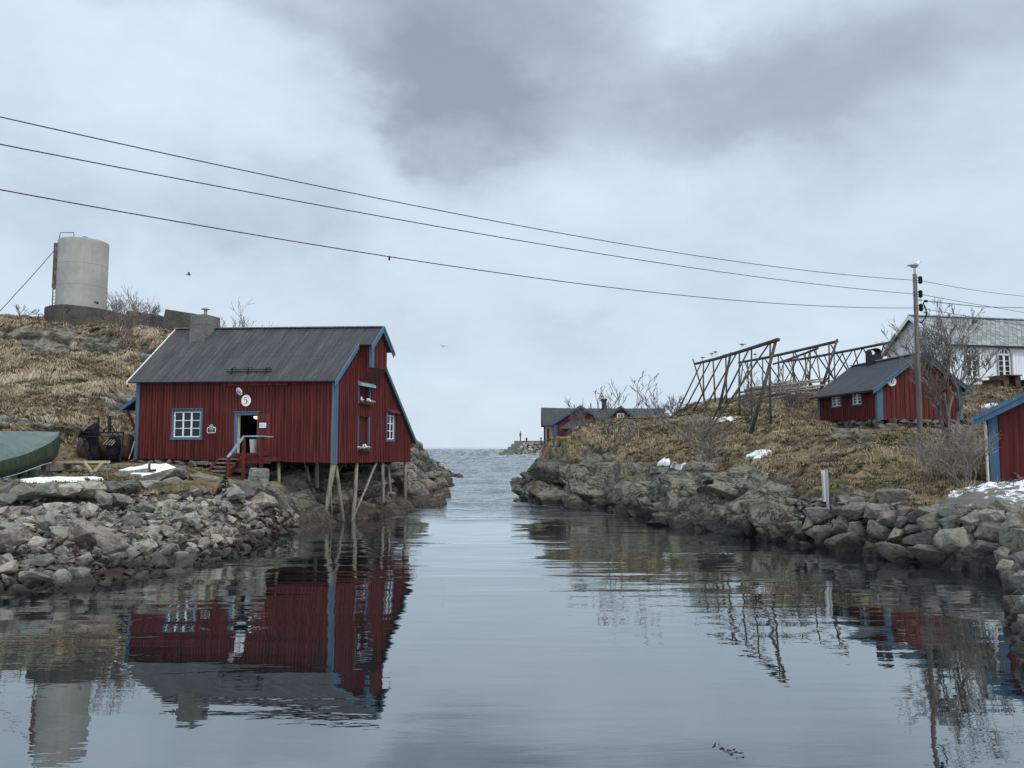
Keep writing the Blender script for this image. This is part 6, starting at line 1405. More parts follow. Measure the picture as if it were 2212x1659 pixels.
def yard():
    cr = lambda x, y: ((180 + x / 8.296) * .8641, (1020 + y / 8.296) * .8641); q = lambda x, y, Y: P(*cr(x, y), Y)
    Y = 40.2; a, b = q(150, 835, Y), q(1262, 835, Y); r = (q(700, 520, Y).z - q(700, 1150, Y).z) / 2; cz = (q(700, 520, Y).z + q(700, 1150, Y).z) / 2
    ax = (b - a).normalized(); ax = V((ax.x, .12, 0)).normalized(); L = (b - a).length; c = V((a.x, Y, cz))
    T_ = thing('rusty_tank', 'rusty brown cylindrical tank lying on its side beside the red cabin', 'tank', c + ax * L / 2 - EZ * r)
    prof = [(0, .05), (.03, .45), (.10, .72), (.22, .90), (.42, 1.0)]; pts, rr = [], []
    for d, f in prof: pts.append(c + ax * d); rr.append(r * f)
    pts.append(c + ax * L * .5); rr.append(r)
    for d, f in prof[::-1]: pts.append(c + ax * (L - d)); rr.append(r * f)
    mb = MB(); mb.tube(pts, rr, 32); mb.build('drum', 'rust', T_, smooth=True)
    for f in (.2, .78):
        mb = MB(); p = c + ax * L * f; mb.abox(p.x - .12, p.x + .12, p.y - .6, p.y + .6, cz - r - .35, cz - r * .8); mb.build('saddle', 'grey_wood', T_)
    mb = MB(); p = c + ax * L * .8; mb.tube([p + V((0, -r * .98, .12)), p + ax * .75 + V((0, -r * .98, .12))], .012, 5); mb.build('seam', 'black_iron', T_)
    # black frame rack with nets
    Yf = 38.8; F = thing('net_frame', 'black iron frame hung with dark netting in front of the rusty tank', 'frame', q(640, 1170, Yf))
    mb = MB(); B = lambda p, w_=.05: None
    fr_ = [q(205, 500, Yf), q(1070, 500, Yf), q(1070, 515, Yf + 1.1), q(205, 515, Yf + 1.1)]
    lo = [q(185, 590, Yf), q(1025, 585, Yf)]; ft = [q(325, 1100, Yf), q(1000, 1170, Yf), q(960, 1130, Yf + 1.0), q(380, 1090, Yf + 1.0)]
    for k in range(4): mb.bar(fr_[k], fr_[(k + 1) % 4], .05, .05)
    mb.bar(lo[0], lo[1], .05, .05); mb.bar(fr_[0], q(215, 600, Yf), .05, .05)
    for k in range(4): mb.bar(fr_[k], ft[k], .05, .05)
    for k in range(4): mb.bar(ft[k], ft[(k + 1) % 4], .05, .05)
    mb.bar(q(550, 170, Yf + .5), q(540, 520, Yf + .5), .07, .07); mb.bar(q(782, 168, Yf + .1), q(775, 490, Yf + .1), .11, .11)
    for p1, p2 in (((780, 330), (640, 490)), ((790, 330), (905, 495)), ((770, 400), (560, 560)), ((800, 400), (1000, 600)), ((560, 370), (650, 460)), ((580, 380), (470, 560)), ((590, 560), (700, 720)), ((590, 700), (490, 890)), ((600, 740), (720, 690)), ((640, 755), (830, 800)), ((830, 520), (870, 600)), ((300, 880), (360, 855)), ((720, 530), (1000, 600))):
        mb.bar(q(*p1, Yf + .1), q(*p2, Yf + .1), .035, .035)
    mb.build('iron_bars', 'black_iron', F)
    for pts in ([(390, 440, .5), (420, 470, .35), (400, 560, .34), (440, 700, .26), (480, 850, .24), (500, 1000, .26), (510, 1080, .25)], [(880, 590, .22), (870, 680, .30), (860, 800, .32), (850, 950, .30), (850, 1110, .28)]):
        mb = MB(); pp = [q(x, y, Yf + .45) for x, y, _ in pts]; rd = random.Random(len(pts))
        mb.tube(pp, [r_ * rd.uniform(.9, 1.1) for _, _, r_ in pts], 9)
        for k in range(26):
            j = rd.randrange(len(pp) - 1); p = pp[j].lerp(pp[j + 1], rd.random()); rr_ = pts[j][2]; t = rd.uniform(0, 6.3); o_ = V((math.cos(t), math.sin(t), 0)) * rr_ * 1.02
            mb.tube([p + o_, p + o_ * 1.12 - EZ * rd.uniform(.2, .5)], rd.uniform(.03, .07), 5)
        mb.build('net', 'black_net', F, smooth=True)
    for k, (p1, p2) in enumerate([((640, 755), (760, 640)), ((700, 760), (820, 650)), ((760, 765), (880, 650)), ((820, 770), (900, 680))]):
        mb = MB(); mb.bar(q(*p1, Yf - .1), q(*p2, Yf + .1), .06, .03); mb.build('slat', 'grey_wood', F)
    # trestle bench made of a plank and a V of battens
    Yb = 33.5; T = thing('trestle_bench', 'rough plank trestle with pale V shaped legs in front of the black frame', 'bench', q(420, 1420, Yb))
    mb = MB(); mb.bar(q(-330, 1122, Yb + .3), q(750, 1118, Yb + .3), .34, .10); mb.build('plank', 'fresh_wood', T)
    mb = MB(); mb.bar(q(-300, 1150, Yb + .6), q(745, 1150, Yb + .6), .2, .1); mb.build('plank', 'grey_wood', T)
    for p1, p2, w in (((235, 1105), (430, 1345), .085), ((625, 1135), (395, 1415), .12)):
        mb = MB(); mb.bar(q(*p1, Yb), q(*p2, Yb - .05), w, w); mb.build('leg', 'fresh_wood', T)
    mb = MB(); mb.bar(q(-280, 1150, Yb + .6), q(-200, 1290, Yb + .6), .1, .1); mb.build('leg', 'grey_wood', T)
    for p1, p2, w, lab, Yt in (((905, 1360), (1600, 1290), .14, 'upper weathered timber lying beside the snow patch', 33.0), ((935, 1395), (1420, 1402), .12, 'lower weathered timber lying on the grass beside the snow patch', 32.6), ((950, 1325), (1580, 1268), .09, 'thin dark timber behind the two weathered ones', 33.3), ((620, 1210), (1040, 1215), .06, 'thin plank lying under the black frame', 36)):
        mb = MB(); mb.bar(q(*p1, Yt), q(*p2, Yt), w * 1.4, w); tag(mb.build('timber', 'grey_wood'), lab, 'timber', 'timbers lying by the snow patch')
    mb = MB(); c_ = q(1600, 1300, 33); mb.tube([c_ - EZ * .22, c_ + EZ * .18, c_ + EZ * .3], [.07, .05, .05], 8); mb.tube([c_ - EZ * .02 - EX * .05, c_ + EX * .28 + EZ * .02], .06, 8); tag(mb.build('mooring_bollard', 'rust'), 'small rusty iron bollard at the end of the timbers', 'bollard')
    rd = random.Random(8)
    for k, (x, y, w, h) in enumerate([(270, 1330, 230, 130), (690, 1290, 220, 110), (120, 1240, 150, 100), (850, 1300, 130, 110), (60, 1360, 200, 120)]):
        px_rock(*cr(x, y), w * .8641 / 8.296, h * .8641 / 8.296, 35.2, f'dark stone {["under the V legs of the trestle", "right of the V legs of the trestle", "behind the left end of the trestle", "below the black frame", "left below the trestle"][k]}', 0, 'yard_stone', 'stone', 'stones under the trestle', 900 + k)
    # poles leaning at the cabin corner
    mb = MB(); mb.tube([q(1300, 690, 38.4), q(1180, 1060, 38.2)], .03, 6); tag(mb.build('leaning_pole', 'grey_wood'), 'thin pole leaning between the rusty tank and the cabin corner', 'pole')
yard()

# ================================================================ FISH RACKS
def racks():
    c6 = lambda x, y: ((1680 + x / 3.95) * .8641, (780 + y / 3.95) * .8641)
    def rack(label, b0, b1, y0, y1, legs, r=.07, lie=True):
        R_ = thing('drying_rack', label, 'drying rack', P(*c6(*((b0[0] + b1[0]) / 2, 820)), (y0 + y1) / 2), 'wooden fish drying racks on the knoll')
        A, B = P(*c6(*b0), y0), P(*c6(*b1), y1); mb = MB(); d = (B - A)
        mb.tube([A, A.lerp(B, .33) - EZ * .08, A.lerp(B, .66) - EZ * .06, B], [.11, .13, .12, .12], 8); mb.build('beam', 'rack_wood', R_, smooth=True)
        # depth along the beam as a function of the picture column
        ts = [k / 60 for k in range(61)]; us = [uv_of(A.lerp(B, t))[0] for t in ts]; ys = [A.lerp(B, t).y for t in ts]
        for l in legs:
            (x0, ya), (x1, yb) = l[:2]; rr = l[2] if len(l) > 2 else r
            Yd = float(np.interp(c6(x0, ya)[0], us, ys)); p = P(*c6(x0, ya), Yd); e = P(*c6(x1, yb), Yd); g = TE.z(e.x, e.y)
            dd = (e - p); 
            
            if dd.z < 0 and e.z > g - .1:
                for _ in range(4):
                    e = p + dd * min(3.2, max(1.0, (p.z - g + .3) / -dd.z)); g = TE.z(e.x, e.y)
            mb = MB(); mb.tube([p, p.lerp(e, .5) + V((random.uniform(-.05, .05), 0, 0)), e], [rr * .75, rr * .9, rr], 7); mb.build('leg', 'rack_wood', R_, smooth=True)
    V_ = lambda xs: [((x, a), (x + dx, b)) for x, a, dx, b in xs]
    rack('nearest and longest drying rack on the knoll, left of the others', (230, 512), (1050, 272), 68, 46,
         [((290, 498), (110, 872)), ((385, 470), (180, 862)), ((510, 420), (282, 842)), ((650, 385), (390, 832)), ((770, 345), (525, 822)), ((960, 310), (690, 700)),
          ((310, 480), (316, 835)), ((405, 460), (425, 832)), ((530, 415), (536, 820)), ((665, 385), (668, 810)), ((785, 350), (788, 790)), ((970, 300), (975, 800)),
          ((205, 460), (312, 832)), ((580, 400), (490, 822), .11), ((1030, 262), (868, 862), .12)])
    rack('middle drying rack whose beam ends beside the small red cabin', (660, 500), (1632, 290), 74, 58,
         [((700, 520), (680, 690)), ((745, 492), (750, 690)), ((895, 465), (897, 700)), ((1050, 435), (1050, 800)), ((1200, 398), (1200, 760)), ((1365, 370), (1350, 800)), ((1550, 320), (1545, 680)),
          ((830, 475), (960, 660)), ((915, 460), (1040, 640)), ((1068, 440), (1240, 700)), ((1215, 400), (1400, 755)), ((1390, 365), (1585, 640)), ((1568, 325), (1715, 555)),
          ((790, 480), (690, 690)), ((720, 500), (790, 660)), ((1632, 268), (1500, 700), .11)])
    rack('rear drying rack running behind the chimney of the small red cabin', (1060, 498), (2150, 302), 84, 63,
         [((1140, 480), (1230, 640)), ((1240, 460), (1140, 640)), ((1330, 445), (1440, 640)), ((1430, 430), (1330, 640)), ((1500, 420), (1590, 640)), ((1600, 405), (1500, 650)), ((1680, 400), (1740, 560)), ((1690, 395), (1560, 620)), ((1780, 380), (1650, 590)), ((1800, 378), (1830, 500)), ((1880, 365), (1800, 500)), ((1890, 362), (1960, 500)), ((1320, 445), (1318, 640)), ((1600, 405), (1605, 640)),
          ((2080, 320), (2150, 440)), ((2090, 330), (2040, 470)), ((2202, 222), (2080, 440), .12)])
    rack('farthest drying rack seen through the legs of the middle one', (1000, 515), (1440, 358), 92, 80,
         [((1050, 500), (1090, 640)), ((1110, 478), (1060, 640)), ((1170, 458), (1210, 640)), ((1230, 435), (1180, 640)), ((1300, 410), (1350, 640)), ((1360, 390), (1300, 640)), ((1420, 368), (1460, 640)), ((1100, 482), (1098, 640)), ((1318, 402), (1320, 640)), ((700, 560), (760, 690), .06)])
    for k, (x, y, Yd) in enumerate([(300, 470, 66.4), (395, 432, 63.6), (432, 415, 62.6), (690, 345, 56.3), (822, 438, 63.2)]):
        p = P(*c6(x, y + 12), Yd); gull('gull', p, (2.6, .3, .2, 2.8, .4)[k], .85, f'gull on the {"middle" if k == 4 else "nearest"} rack beam, {["leftmost of five", "second from the left", "third from the left", "alone near the middle of the beam", "near the left end of the beam"][k]}', 'stand', 'gulls on the drying racks')
    # heap of stacked poles
    rd = random.Random(14)
    for k in range(30):
        x = rd.uniform(640, 1000); y = rd.uniform(690, 800); a = P(*c6(x, y), 58 + rd.uniform(-2, 3)); L = rd.uniform(3.0, 7.0); hd = rd.uniform(.1, .45)
        a.z = TE.z(a.x, a.y) + rd.uniform(.15, .9); b = a + V((math.cos(hd) * L, math.sin(hd) * L * .7, rd.uniform(.2, .9)))
        mb = MB(); mb.tube([a, a.lerp(b, .5) + EZ * rd.uniform(-.05, .05), b], [.09, .08, .06], 6); tag(mb.build('stacked_pole', 'grey_wood', smooth=True), 'weathered grey pole lying in the heap under the drying racks', 'pole', 'spare poles heaped under the racks')
racks()

# ================================================================ UTILITY POLE AND WIRES
def wires():
    Yp = 34; b, t = P(1990, 1002, Yp), P(1976, 592, Yp); R_ = thing('utility_pole', 'tall weathered wooden power pole with three black insulators on the right slope', 'pole', b)
    g = TE.z(b.x, b.y); d = (t - b).normalized(); mb = MB(); mb.tube([b - d * max(.4, b.z - g + .4), b, b.lerp(t, .5), t], [.125, .12, .10, .085], 12); mb.build('shaft', 'pole_wood', R_, smooth=True)
    c7 = lambda x, y: ((2240 + x / 4.878) * .8641, (660 + y / 4.878) * .8641)
    for x, y in ((295, 195), (298, 365), (303, 530)):
        c = P(*c7(x, y), Yp - .05); mb = MB(); s = c - EX * .33
        mb.bar(s + EZ * .08, c + EZ * .12 + EX * .02, .03, .03); mb.bar(s - EZ * .08, c - EZ * .12 + EX * .02, .03, .03); mb.build('bracket', 'black_iron', R_)
        mb = MB(); mb.tube([c - EZ * .17, c - EZ * .10, c - EZ * .09, c, c + EZ * .01, c + EZ * .1, c + EZ * .17], [.05, .10, .075, .10, .075, .10, .05], 10); mb.build('insulator', 'flat_black', R_)
    c = P(*c7(297, 440), Yp); mb = MB(); mb.bar(c - EX * .25, c - EX * .02, .02, .02); mb.tube([c + V((.05 * math.cos(k), 0, .05 * math.sin(k))) for k in [i * .7 for i in range(10)]], .012, 5); mb.bar(P(*c7(240, 440), Yp), c, .02, .02); mb.build('eye_bolt', 'grey_metal', R_)
    gull('gull', t + EZ * .0, math.radians(15), 1.15, 'gull standing on top of the power pole', 'stand')
    # the line runs from beyond the left edge of the photo over the pole to the right
    A = P(0, 300, 13); A = V((A.x, 13, 0)); Q = V((b.lerp(t, .95).x + .35, Yp, 0)); dr = (Q - A); dr.z = 0; nrm = V((dr.y, -dr.x, 0)).normalized()
    L = [('topmost', [(0, 245), (360, 333), (720, 413), (1106, 486), (1500, 548), (1780, 585), (1987, 606)], [(1987, 606), (2100, 626), (2212, 640)]),
         ('middle', [(0, 312), (360, 382), (720, 449), (1106, 516), (1500, 580), (1780, 616), (1988, 636)], [(1988, 636), (2100, 656), (2212, 675)]),
         ('lowest', [(0, 408), (360, 472), (840, 556), (1106, 595), (1400, 630), (1700, 653), (1989, 665)], [(1989, 666), (2060, 678), (2130, 690), (2212, 703)])]
    for nm, l, r in L:
        pts = []
        for side in (l, r):
            W3 = [onplane(u, v, A, nrm) for u, v in side]; s = [(p - A).dot(dr.normalized()) for p in W3]; z = [p.z for p in W3]; co = np.polyfit(s, z, 2)
            s0, s1 = (s[0] - 14, s[-1]) if side is l else (s[0], s[-1] + 25); n = 40
            off = float(np.polyval(co, s1 if side is l else s0)) - W3[-1 if side is l else 0].z
            for k in range(n + 1):
                ss = s0 + (s1 - s0) * k / n; w = (ss - s0) / (s1 - s0); q = A + dr.normalized() * ss; q.z = float(np.polyval(co, ss)) - off * (w if side is l else 1 - w); pts.append(q)
        if nm == 'lowest':
            pass
        mb = MB(); mb.tube(pts, .0115, 5); o = mb.build('power_wire', 'flat_black'); tag(o, f'{nm} of the three black wires crossing the sky to the power pole', 'wire', 'wires of the power line')
        if nm == 'lowest':
            p = onplane(841, 556, A, nrm); mb = MB(); mb.tube([p + EZ * .03, p - EZ * .07], .022, 6); mb.build('wire_clip', 'flat_black', o)
    p0 = P(*c7(365, 452), Yp - .3); pe = P(2212, 665, 44); pe2 = pe + (pe - p0) * .6; mb = MB(); mid = (p0 + pe) / 2 - EZ * .1; mb.tube([P(*c7(297, 440), Yp), p0, mid, pe, pe2], .017, 6); o = mb.build('service_cable', 'flat_black'); tag(o, 'thicker service cable below the middle wire, running right from the pole over the church', 'cable')
    mb = MB(); mb.tube([P(*c7(x, y), Yp - .1) for x, y in ((375, 452), (345, 455), (333, 475), (345, 510), (368, 560), (370, 610), (352, 665), (322, 700), (310, 715), (288, 712))], .028, 7); mb.tube([P(*c7(x, y), Yp - .1) for x, y in ((348, 452), (380, 453))], .06, 7); mb.build('drop_loop', 'flat_black', o)
wires()
# the post with a white board seen from behind
def board():
    c8_ = lambda x, y: ((1760 + x / 2.765) * .8641, (1100 + y / 2.765) * .8641); Y = 29.6; q = lambda x, y, dy=0: P(*c8_(x, y), Y + dy)
    b = q(858, 505); R_ = thing('sign_post', 'narrow white signboard seen from behind on a grey post at the shore', 'sign', b)
    mb = MB(); t = q(846, 208); mb.tube([b - EZ * .5, t], .055, 10); mb.build('post', 'grey_metal', R_)
    l, r_ = q(816, 210, .10), q(873, 428, .10); mb = MB(); lo = (r_.z); w = V((r_.x - l.x, .22, 0))
    p = V((l.x, l.y, lo)); mb.hexa([p, p + w, p + w + V((0, .03, 0)), p + V((0, .03, 0))], [V((l.x - .03, l.y, l.z)), V((l.x - .03, l.y, l.z)) + w, V((l.x - .03, l.y + .03, l.z)) + w, V((l.x - .03, l.y + .03, l.z))]); mb.build('board', 'slab_pale', R_)
board()

# ================================================================ BARE TREES AND SHRUBS
def bare(name, base, h, spread, seed, label, stems=4, depth=5, mat='bark', group=None, r0=None, lean=(0, 0), twig=.011, ang=.55, nbs=(2, 2, 3, 3), dk=(.55, .85)):
    rd = random.Random(seed); R_ = thing(name, label, 'tree' if 'tree' in name else 'shrub', base, group); tr, cr = MB(), MB()
    tw = max(twig * .62, base.y / 34 * .0078)
    def grow(p, d, L, r, lv):
        n = 3; pts, rr = [p], [r]; q = V(p); dd = V(d)
        for k in range(n):
            dd = (dd + V((rd.gauss(0, .16), rd.gauss(0, .16), rd.gauss(.03, .10)))).normalized(); q = q + dd * (L / n); pts.append(V(q)); rr.append(max(tw * .8, r * (1 - .16 * (k + 1))))
        (tr if lv <= 1 else cr).tube(pts, rr, 6 if lv < 2 else 4, True)
        if lv >= depth: return
        nb = rd.choice(nbs if lv > 0 else (3, 4, 4))
        for i in range(nb):
            t = rd.uniform(.35, 1.0) if i else 1.0; k = min(n - 1, int(t * n)); pp = pts[k].lerp(pts[k + 1], t * n - k) if k < n else pts[-1]
            ax = V((rd.gauss(0, 1), rd.gauss(0, 1), rd.gauss(0, .5))).normalized(); nd = (dd + ax * rd.uniform(.35, 1.0) * ang * 1.5 + EZ * .12).normalized()
            grow(pp, nd, L * rd.uniform(*dk), max(tw, r * rd.uniform(.42, .62)), lv + 1)
    for s in range(stems):
        t = 2 * math.pi * (s + rd.random()) / stems; sp = spread * rd.uniform(.4, 1.1)
        d = V((math.cos(t) * sp + lean[0], math.sin(t) * sp + lean[1], 1)).normalized()
        grow(V(base) - EZ * .15 + V((math.cos(t), math.sin(t), 0)) * .08 * (stems > 1), d, h * rd.uniform(.36, .5), r0 or h * .014, 0)
    tr.build('trunk', mat, R_, smooth=True); 
    if cr.v: cr.build('crown', mat, R_, smooth=False)
    return R_
def bw(T, u, v, Y):
    p = P(u, v, Y); return V((p.x, p.y, T.z(p.x, p.y)))
def shr(T, u, vb, vt, Y, label, seed, **k):
    b = bw(T, u, vb, Y); top = P(u, vt, Y).z; return bare(k.pop('name', 'bare_shrub'), b, max(.6, (top - b.z) * k.pop('hs', .95)), k.pop('spread', .4), seed, label, **k)
GR = 'bare shrubs of the hillsides'
shr(TW, 46, 690, 648, 62, 'small bare shrub on the hilltop left of the tank', 1, group=GR, stems=3, depth=3)
shr(TW, 268, 752, 640, 57.5, 'reddish bare shrub right below the tank base', 2, group=GR, stems=7, depth=4, mat='bark_red', spread=.36)
shr(TW, 315, 705, 648, 64.5, 'bare bush on the skyline between the tank and the concrete blocks', 3, group=GR, stems=5, depth=4, spread=.6)
shr(TW, 240, 705, 640, 66.5, 'bare bush on the skyline touching the right side of the tank', 33, group=GR, stems=4, depth=4, spread=.5)
shr(TW, 540, 760, 672, 60, 'bare shrub behind the ridge of the red cabin, right one', 4, group=GR, stems=4, depth=4, spread=.3)
shr(TW, 480, 745, 690, 60, 'low bare shrub behind the ridge next to the chimney', 5, group=GR, stems=4, depth=3, spread=.4)
shr(TE, 1322, 962, 848, 50, 'slender bare tree on the knoll in front of the distant cottages', 6, name='bare_tree', stems=2, depth=5, spread=.10, ang=.42, twig=.024, nbs=(2, 2, 3), dk=(.55, .78), hs=1.2)
shr(TE, 1352, 962, 905, 50, 'low bare shrub at the foot of the slender tree', 7, group=GR, stems=4, depth=3)
shr(TE, 1244, 935, 868, 55, 'bare shrub in front of the blue edged gable of the distant cottage', 8, group=GR, stems=4, depth=4, spread=.35)
shr(TE, 1424, 892, 850, 62, 'bare shrub on the skyline left of the racks, farther left one', 9, group=GR, stems=4, depth=4, spread=.4)
shr(TE, 1455, 885, 850, 64, 'bare shrub on the skyline right beside the rack foot', 10, group=GR, stems=4, depth=4, spread=.4)
shr(TE, 1530, 990, 885, 42, 'bare shrub with many stems at the edge of the dark rocks', 11, group=GR, r0=.03, stems=7, depth=4, spread=.36, mat='bark')
shr(TE, 1625, 935, 812, 47, 'tall bare shrub in front of the heap of poles', 12, group=GR, r0=.03, stems=5, depth=4, spread=.26, mat='bark')
shr(TE, 1708, 925, 820, 49, 'bare shrub left of the small red cabin', 13, group=GR, r0=.03, stems=5, depth=4, spread=.3, mat='bark')
shr(TE, 1480, 945, 895, 48, 'thin bare sapling above the dark rocks', 14, group=GR, stems=2, depth=3, spread=.3)
shr(TE, 2052, 985, 668, 36, 'large bare tree in front of the church and beside the power pole', 15, name='bare_tree', stems=4, depth=6, spread=.27, mat='bark', r0=.10, hs=1.02, ang=.50, twig=.011, nbs=(2, 3, 3, 4), dk=(.5, .72))
shr(TE, 2088, 1068, 895, 27.5, 'pale many stemmed bush in front of the shore cabin corner', 16, name='bare_bush', stems=9, depth=5, spread=.62, mat='bark_light', hs=.85, ang=.7, lean=(-.25, 0))
shr(TE, 2020, 1040, 930, 30, 'tangled bare bush at the foot of the power pole', 17, name='bare_bush', stems=9, depth=4, spread=.6, mat='bark_light', hs=.9)
for k, u in enumerate((2120, 2142, 2163, 2186, 2205)):
    shr(TE, u, 888, 842, 47 + k * .5, f'thin sapling on the slope below the church, {["first", "second", "third", "fourth", "fifth"][k]} from the left', 40 + k, name='sapling_shrub', group='saplings below the church', stems=4, depth=2, spread=.18)
def fir():
    b = bw(TW, 486, 1075, 30.2); R_ = thing('fir_bush', 'small dark green fir bush growing between the boulders', 'shrub', b); rd = random.Random(3); mb = MB()
    mb.tube([b - EZ * .2, b + EZ * .6], .03, 5); mb.build('trunk', 'bark', R_); mb = MB()
    m, nt = new_mat('fir_green'); n_ = nt.noise(pos(nt), 5, 3); finish(nt, nt.mix(n_, (.012, .03, .014), (.035, .06, .025)), .8); MATS['fir_green'] = m
    for k in range(420):
        t = rd.random() ** .8; a = rd.uniform(0, 6.3); r = (1 - t) * .5 * rd.uniform(.3, 1); p = b + V((r * math.cos(a), r * math.sin(a), t * .8)); d = V((math.cos(a), math.sin(a), rd.uniform(-.1, .5))) * .14; s = V((-math.sin(a), math.cos(a), 0)) * .025
        mb.face([p - s, p + s, p + d + s * .2, p + d - s * .2])
    mb.build('crown', 'fir_green', R_, recalc=False)
fir()

# ================================================================ SNOW
def snow(T, pts, Y0, label, name='snow_patch', th=.10, mat='snow', seed=1, grp='snow patches'):
    """a thin patch lying on the ground: outline found by following the lines of sight to the ground"""
    H_ = [T.hit(u, v, Y0) for u, v in pts]; H_ = [h for h in H_ if h is not None]
    if len(H_) < 3: print('snow miss', label); return
    c = sum(H_, V()) / len(H_); ang = sorted(((math.atan2(h.y - c.y, h.x - c.x), math.hypot(h.x - c.x, h.y - c.y)) for h in H_))
    A = np.array([a for a, _ in ang]); Rr = np.array([r for _, r in ang]); A = np.r_[A[-1] - 2 * math.pi, A, A[0] + 2 * math.pi]; Rr = np.r_[Rr[-1], Rr, Rr[0]]
    n, m = 56, 9; mb = MB(); g = []
    for i in range(n):
        t = -math.pi + 2 * math.pi * i / n; rr = float(np.interp(t, A, Rr)) * (1 + .14 * noise.noise(V((math.cos(t) * 3, math.sin(t) * 3, seed))) + .08 * noise.noise(V((math.cos(t) * 9, math.sin(t) * 9, seed))))
        while rr > .15 and abs(T.z(c.x + math.cos(t) * rr, c.y + math.sin(t) * rr) - T.z(c.x, c.y)) > .08 + .22 * rr: rr *= .9
        row = []
        for j in range(m + 1):
            f = j / m; x, y = c.x + math.cos(t) * rr * f, c.y + math.sin(t) * rr * f
            row.append(V((x, y, T.z(x, y) + .07 + th * (1 - f ** 3) * (1 + .6 * noise.noise(V((x * 2, y * 2, 3)))) - .16 * (f > .99))))
        g.append(row)
    for i in range(n):
        a, b = g[i], g[(i + 1) % n]
        for j in range(m): mb.face([a[j], a[j + 1], b[j + 1], b[j]])
    o = mb.build(name, mat, recalc=False); bm = bmesh.new(); bm.from_mesh(o.data); bmesh.ops.remove_doubles(bm, verts=bm.verts, dist=.001); bmesh.ops.recalc_face_normals(bm, faces=bm.faces); bm.to_mesh(o.data); bm.free(); o.data.polygons.foreach_set('use_smooth', [True] * len(o.data.polygons))
    return tag(o, label, 'snow', grp)
snow(TW, [(300, 1031), (335, 1013), (360, 1011), (378, 1015), (384, 1024), (350, 1031), (325, 1032)], 28, 'white snow patch on the grass in front of the cabin window', th=.24)
snow(TW, [(40, 1040), (80, 1037), (150, 1034), (190, 1033), (230, 1036), (190, 1039), (120, 1041), (70, 1044)], 25, 'long thin strip of snow along the ledge blocks', th=.06, seed=2)
snow(TE, [(1422, 1000), (1432, 994), (1444, 997), (1448, 1004), (1436, 1006)], 20, 'small snow patch on the cliff top, left of the bigger one', seed=3)
snow(TE, [(1450, 1008), (1466, 1003), (1480, 1005), (1490, 1014), (1470, 1013)], 20, 'snow patch on the cliff top beside the smaller one', seed=4)
snow(TE, [(1558, 906), (1572, 901), (1588, 903), (1586, 909), (1570, 912)], 20, 'snow patch on the knoll below the drying racks', seed=5)
snow(TE, [(1618, 985), (1634, 978), (1648, 974), (1646, 990), (1634, 992)], 20, 'snow patch in the middle of the brown slope', seed=6)
snow(TE, [(1638, 1034), (1650, 1029), (1662, 1028), (1656, 1037)], 20, 'tiny snow patch at the foot of the brown slope', seed=7)
snow(TE, [(2115, 883), (2135, 876), (2165, 876), (2175, 882), (2140, 886)], 38, 'snow patch on the slope above the shore cabin roof', seed=8)
def snow_heap():
    T = TE; c = P(2200, 1075, 25.4); mb = MB(); n, m = 70, 26; g = []; rx, ry = 3.4, 2.3; zt = P(2190, 1037, 26.3).z
    for i in range(n):
        t = 2 * math.pi * i / n; row = []
        for j in range(m + 1):
            f = j / m; x, y = c.x + .9 + math.cos(t) * rx * f, c.y + math.sin(t) * ry * f; gz = T.z(x, y); k = (1 - f * f) ** 1.2
            z = gz - .12 + (zt - gz + .15) * k * (1 + .25 * noise.noise(V((x * .9, y * .9, 0)))) + .10 * noise.fractal(V((x * 2.2, y * 2.2, 1)), .8, 2.1, 5) * (1 - f ** 6)
            row.append(V((x, y, z)))
        g.append(row)
    for i in range(n):
        a, b = g[i], g[(i + 1) % n]
        for j in range(m): mb.face([a[j], a[j + 1], b[j + 1], b[j]])
    o = mb.build('snow_heap', 'dirty_snow', recalc=False); bm = bmesh.new(); bm.from_mesh(o.data); bmesh.ops.remove_doubles(bm, verts=bm.verts, dist=.001); bmesh.ops.recalc_face_normals(bm, faces=bm.faces); bm.to_mesh(o.data); bm.free(); o.data.polygons.foreach_set('use_smooth', [True] * len(o.data.polygons))
    tag(o, 'heap of dirty ploughed snow with twigs in front of the shore cabin', 'snow'); rd = random.Random(6); mb = MB()
    for k in range(420):
        i, j = rd.randrange(n), rd.randrange(2, m); p = g[i][j]
        if rd.random() > .35 + .5 * (j / m): continue
        d = V((rd.gauss(0, 1), rd.gauss(0, 1), rd.uniform(-.1, .7))).normalized() * rd.uniform(.12, .45); mb.tube([p - EZ * .02, p + d * .5 + EZ * .03, p + d], rd.uniform(.007, .014), 4)
    tag(mb.build('brushwood', 'bark', recalc=False), 'broken twigs and brushwood scattered over the dirty snow heap', 'brushwood', None, 'stuff')
snow_heap()
# seaweed scraps on the water
rd = random.Random(2); mb = MB()
for k in range(26):
    w = W(1540 + k * 2.6 + rd.uniform(-6, 6), 1606 + k * 1.1 + rd.uniform(-5, 5), .004); mb.tube([w, w + V((rd.uniform(-.05, .05), rd.uniform(-.04, .04), .003))], rd.uniform(.002, .006), 4)
tag(mb.build('seaweed', 'black_net', recalc=False), 'few scraps of dark seaweed floating on the water at the lower right', 'seaweed', None, 'stuff')

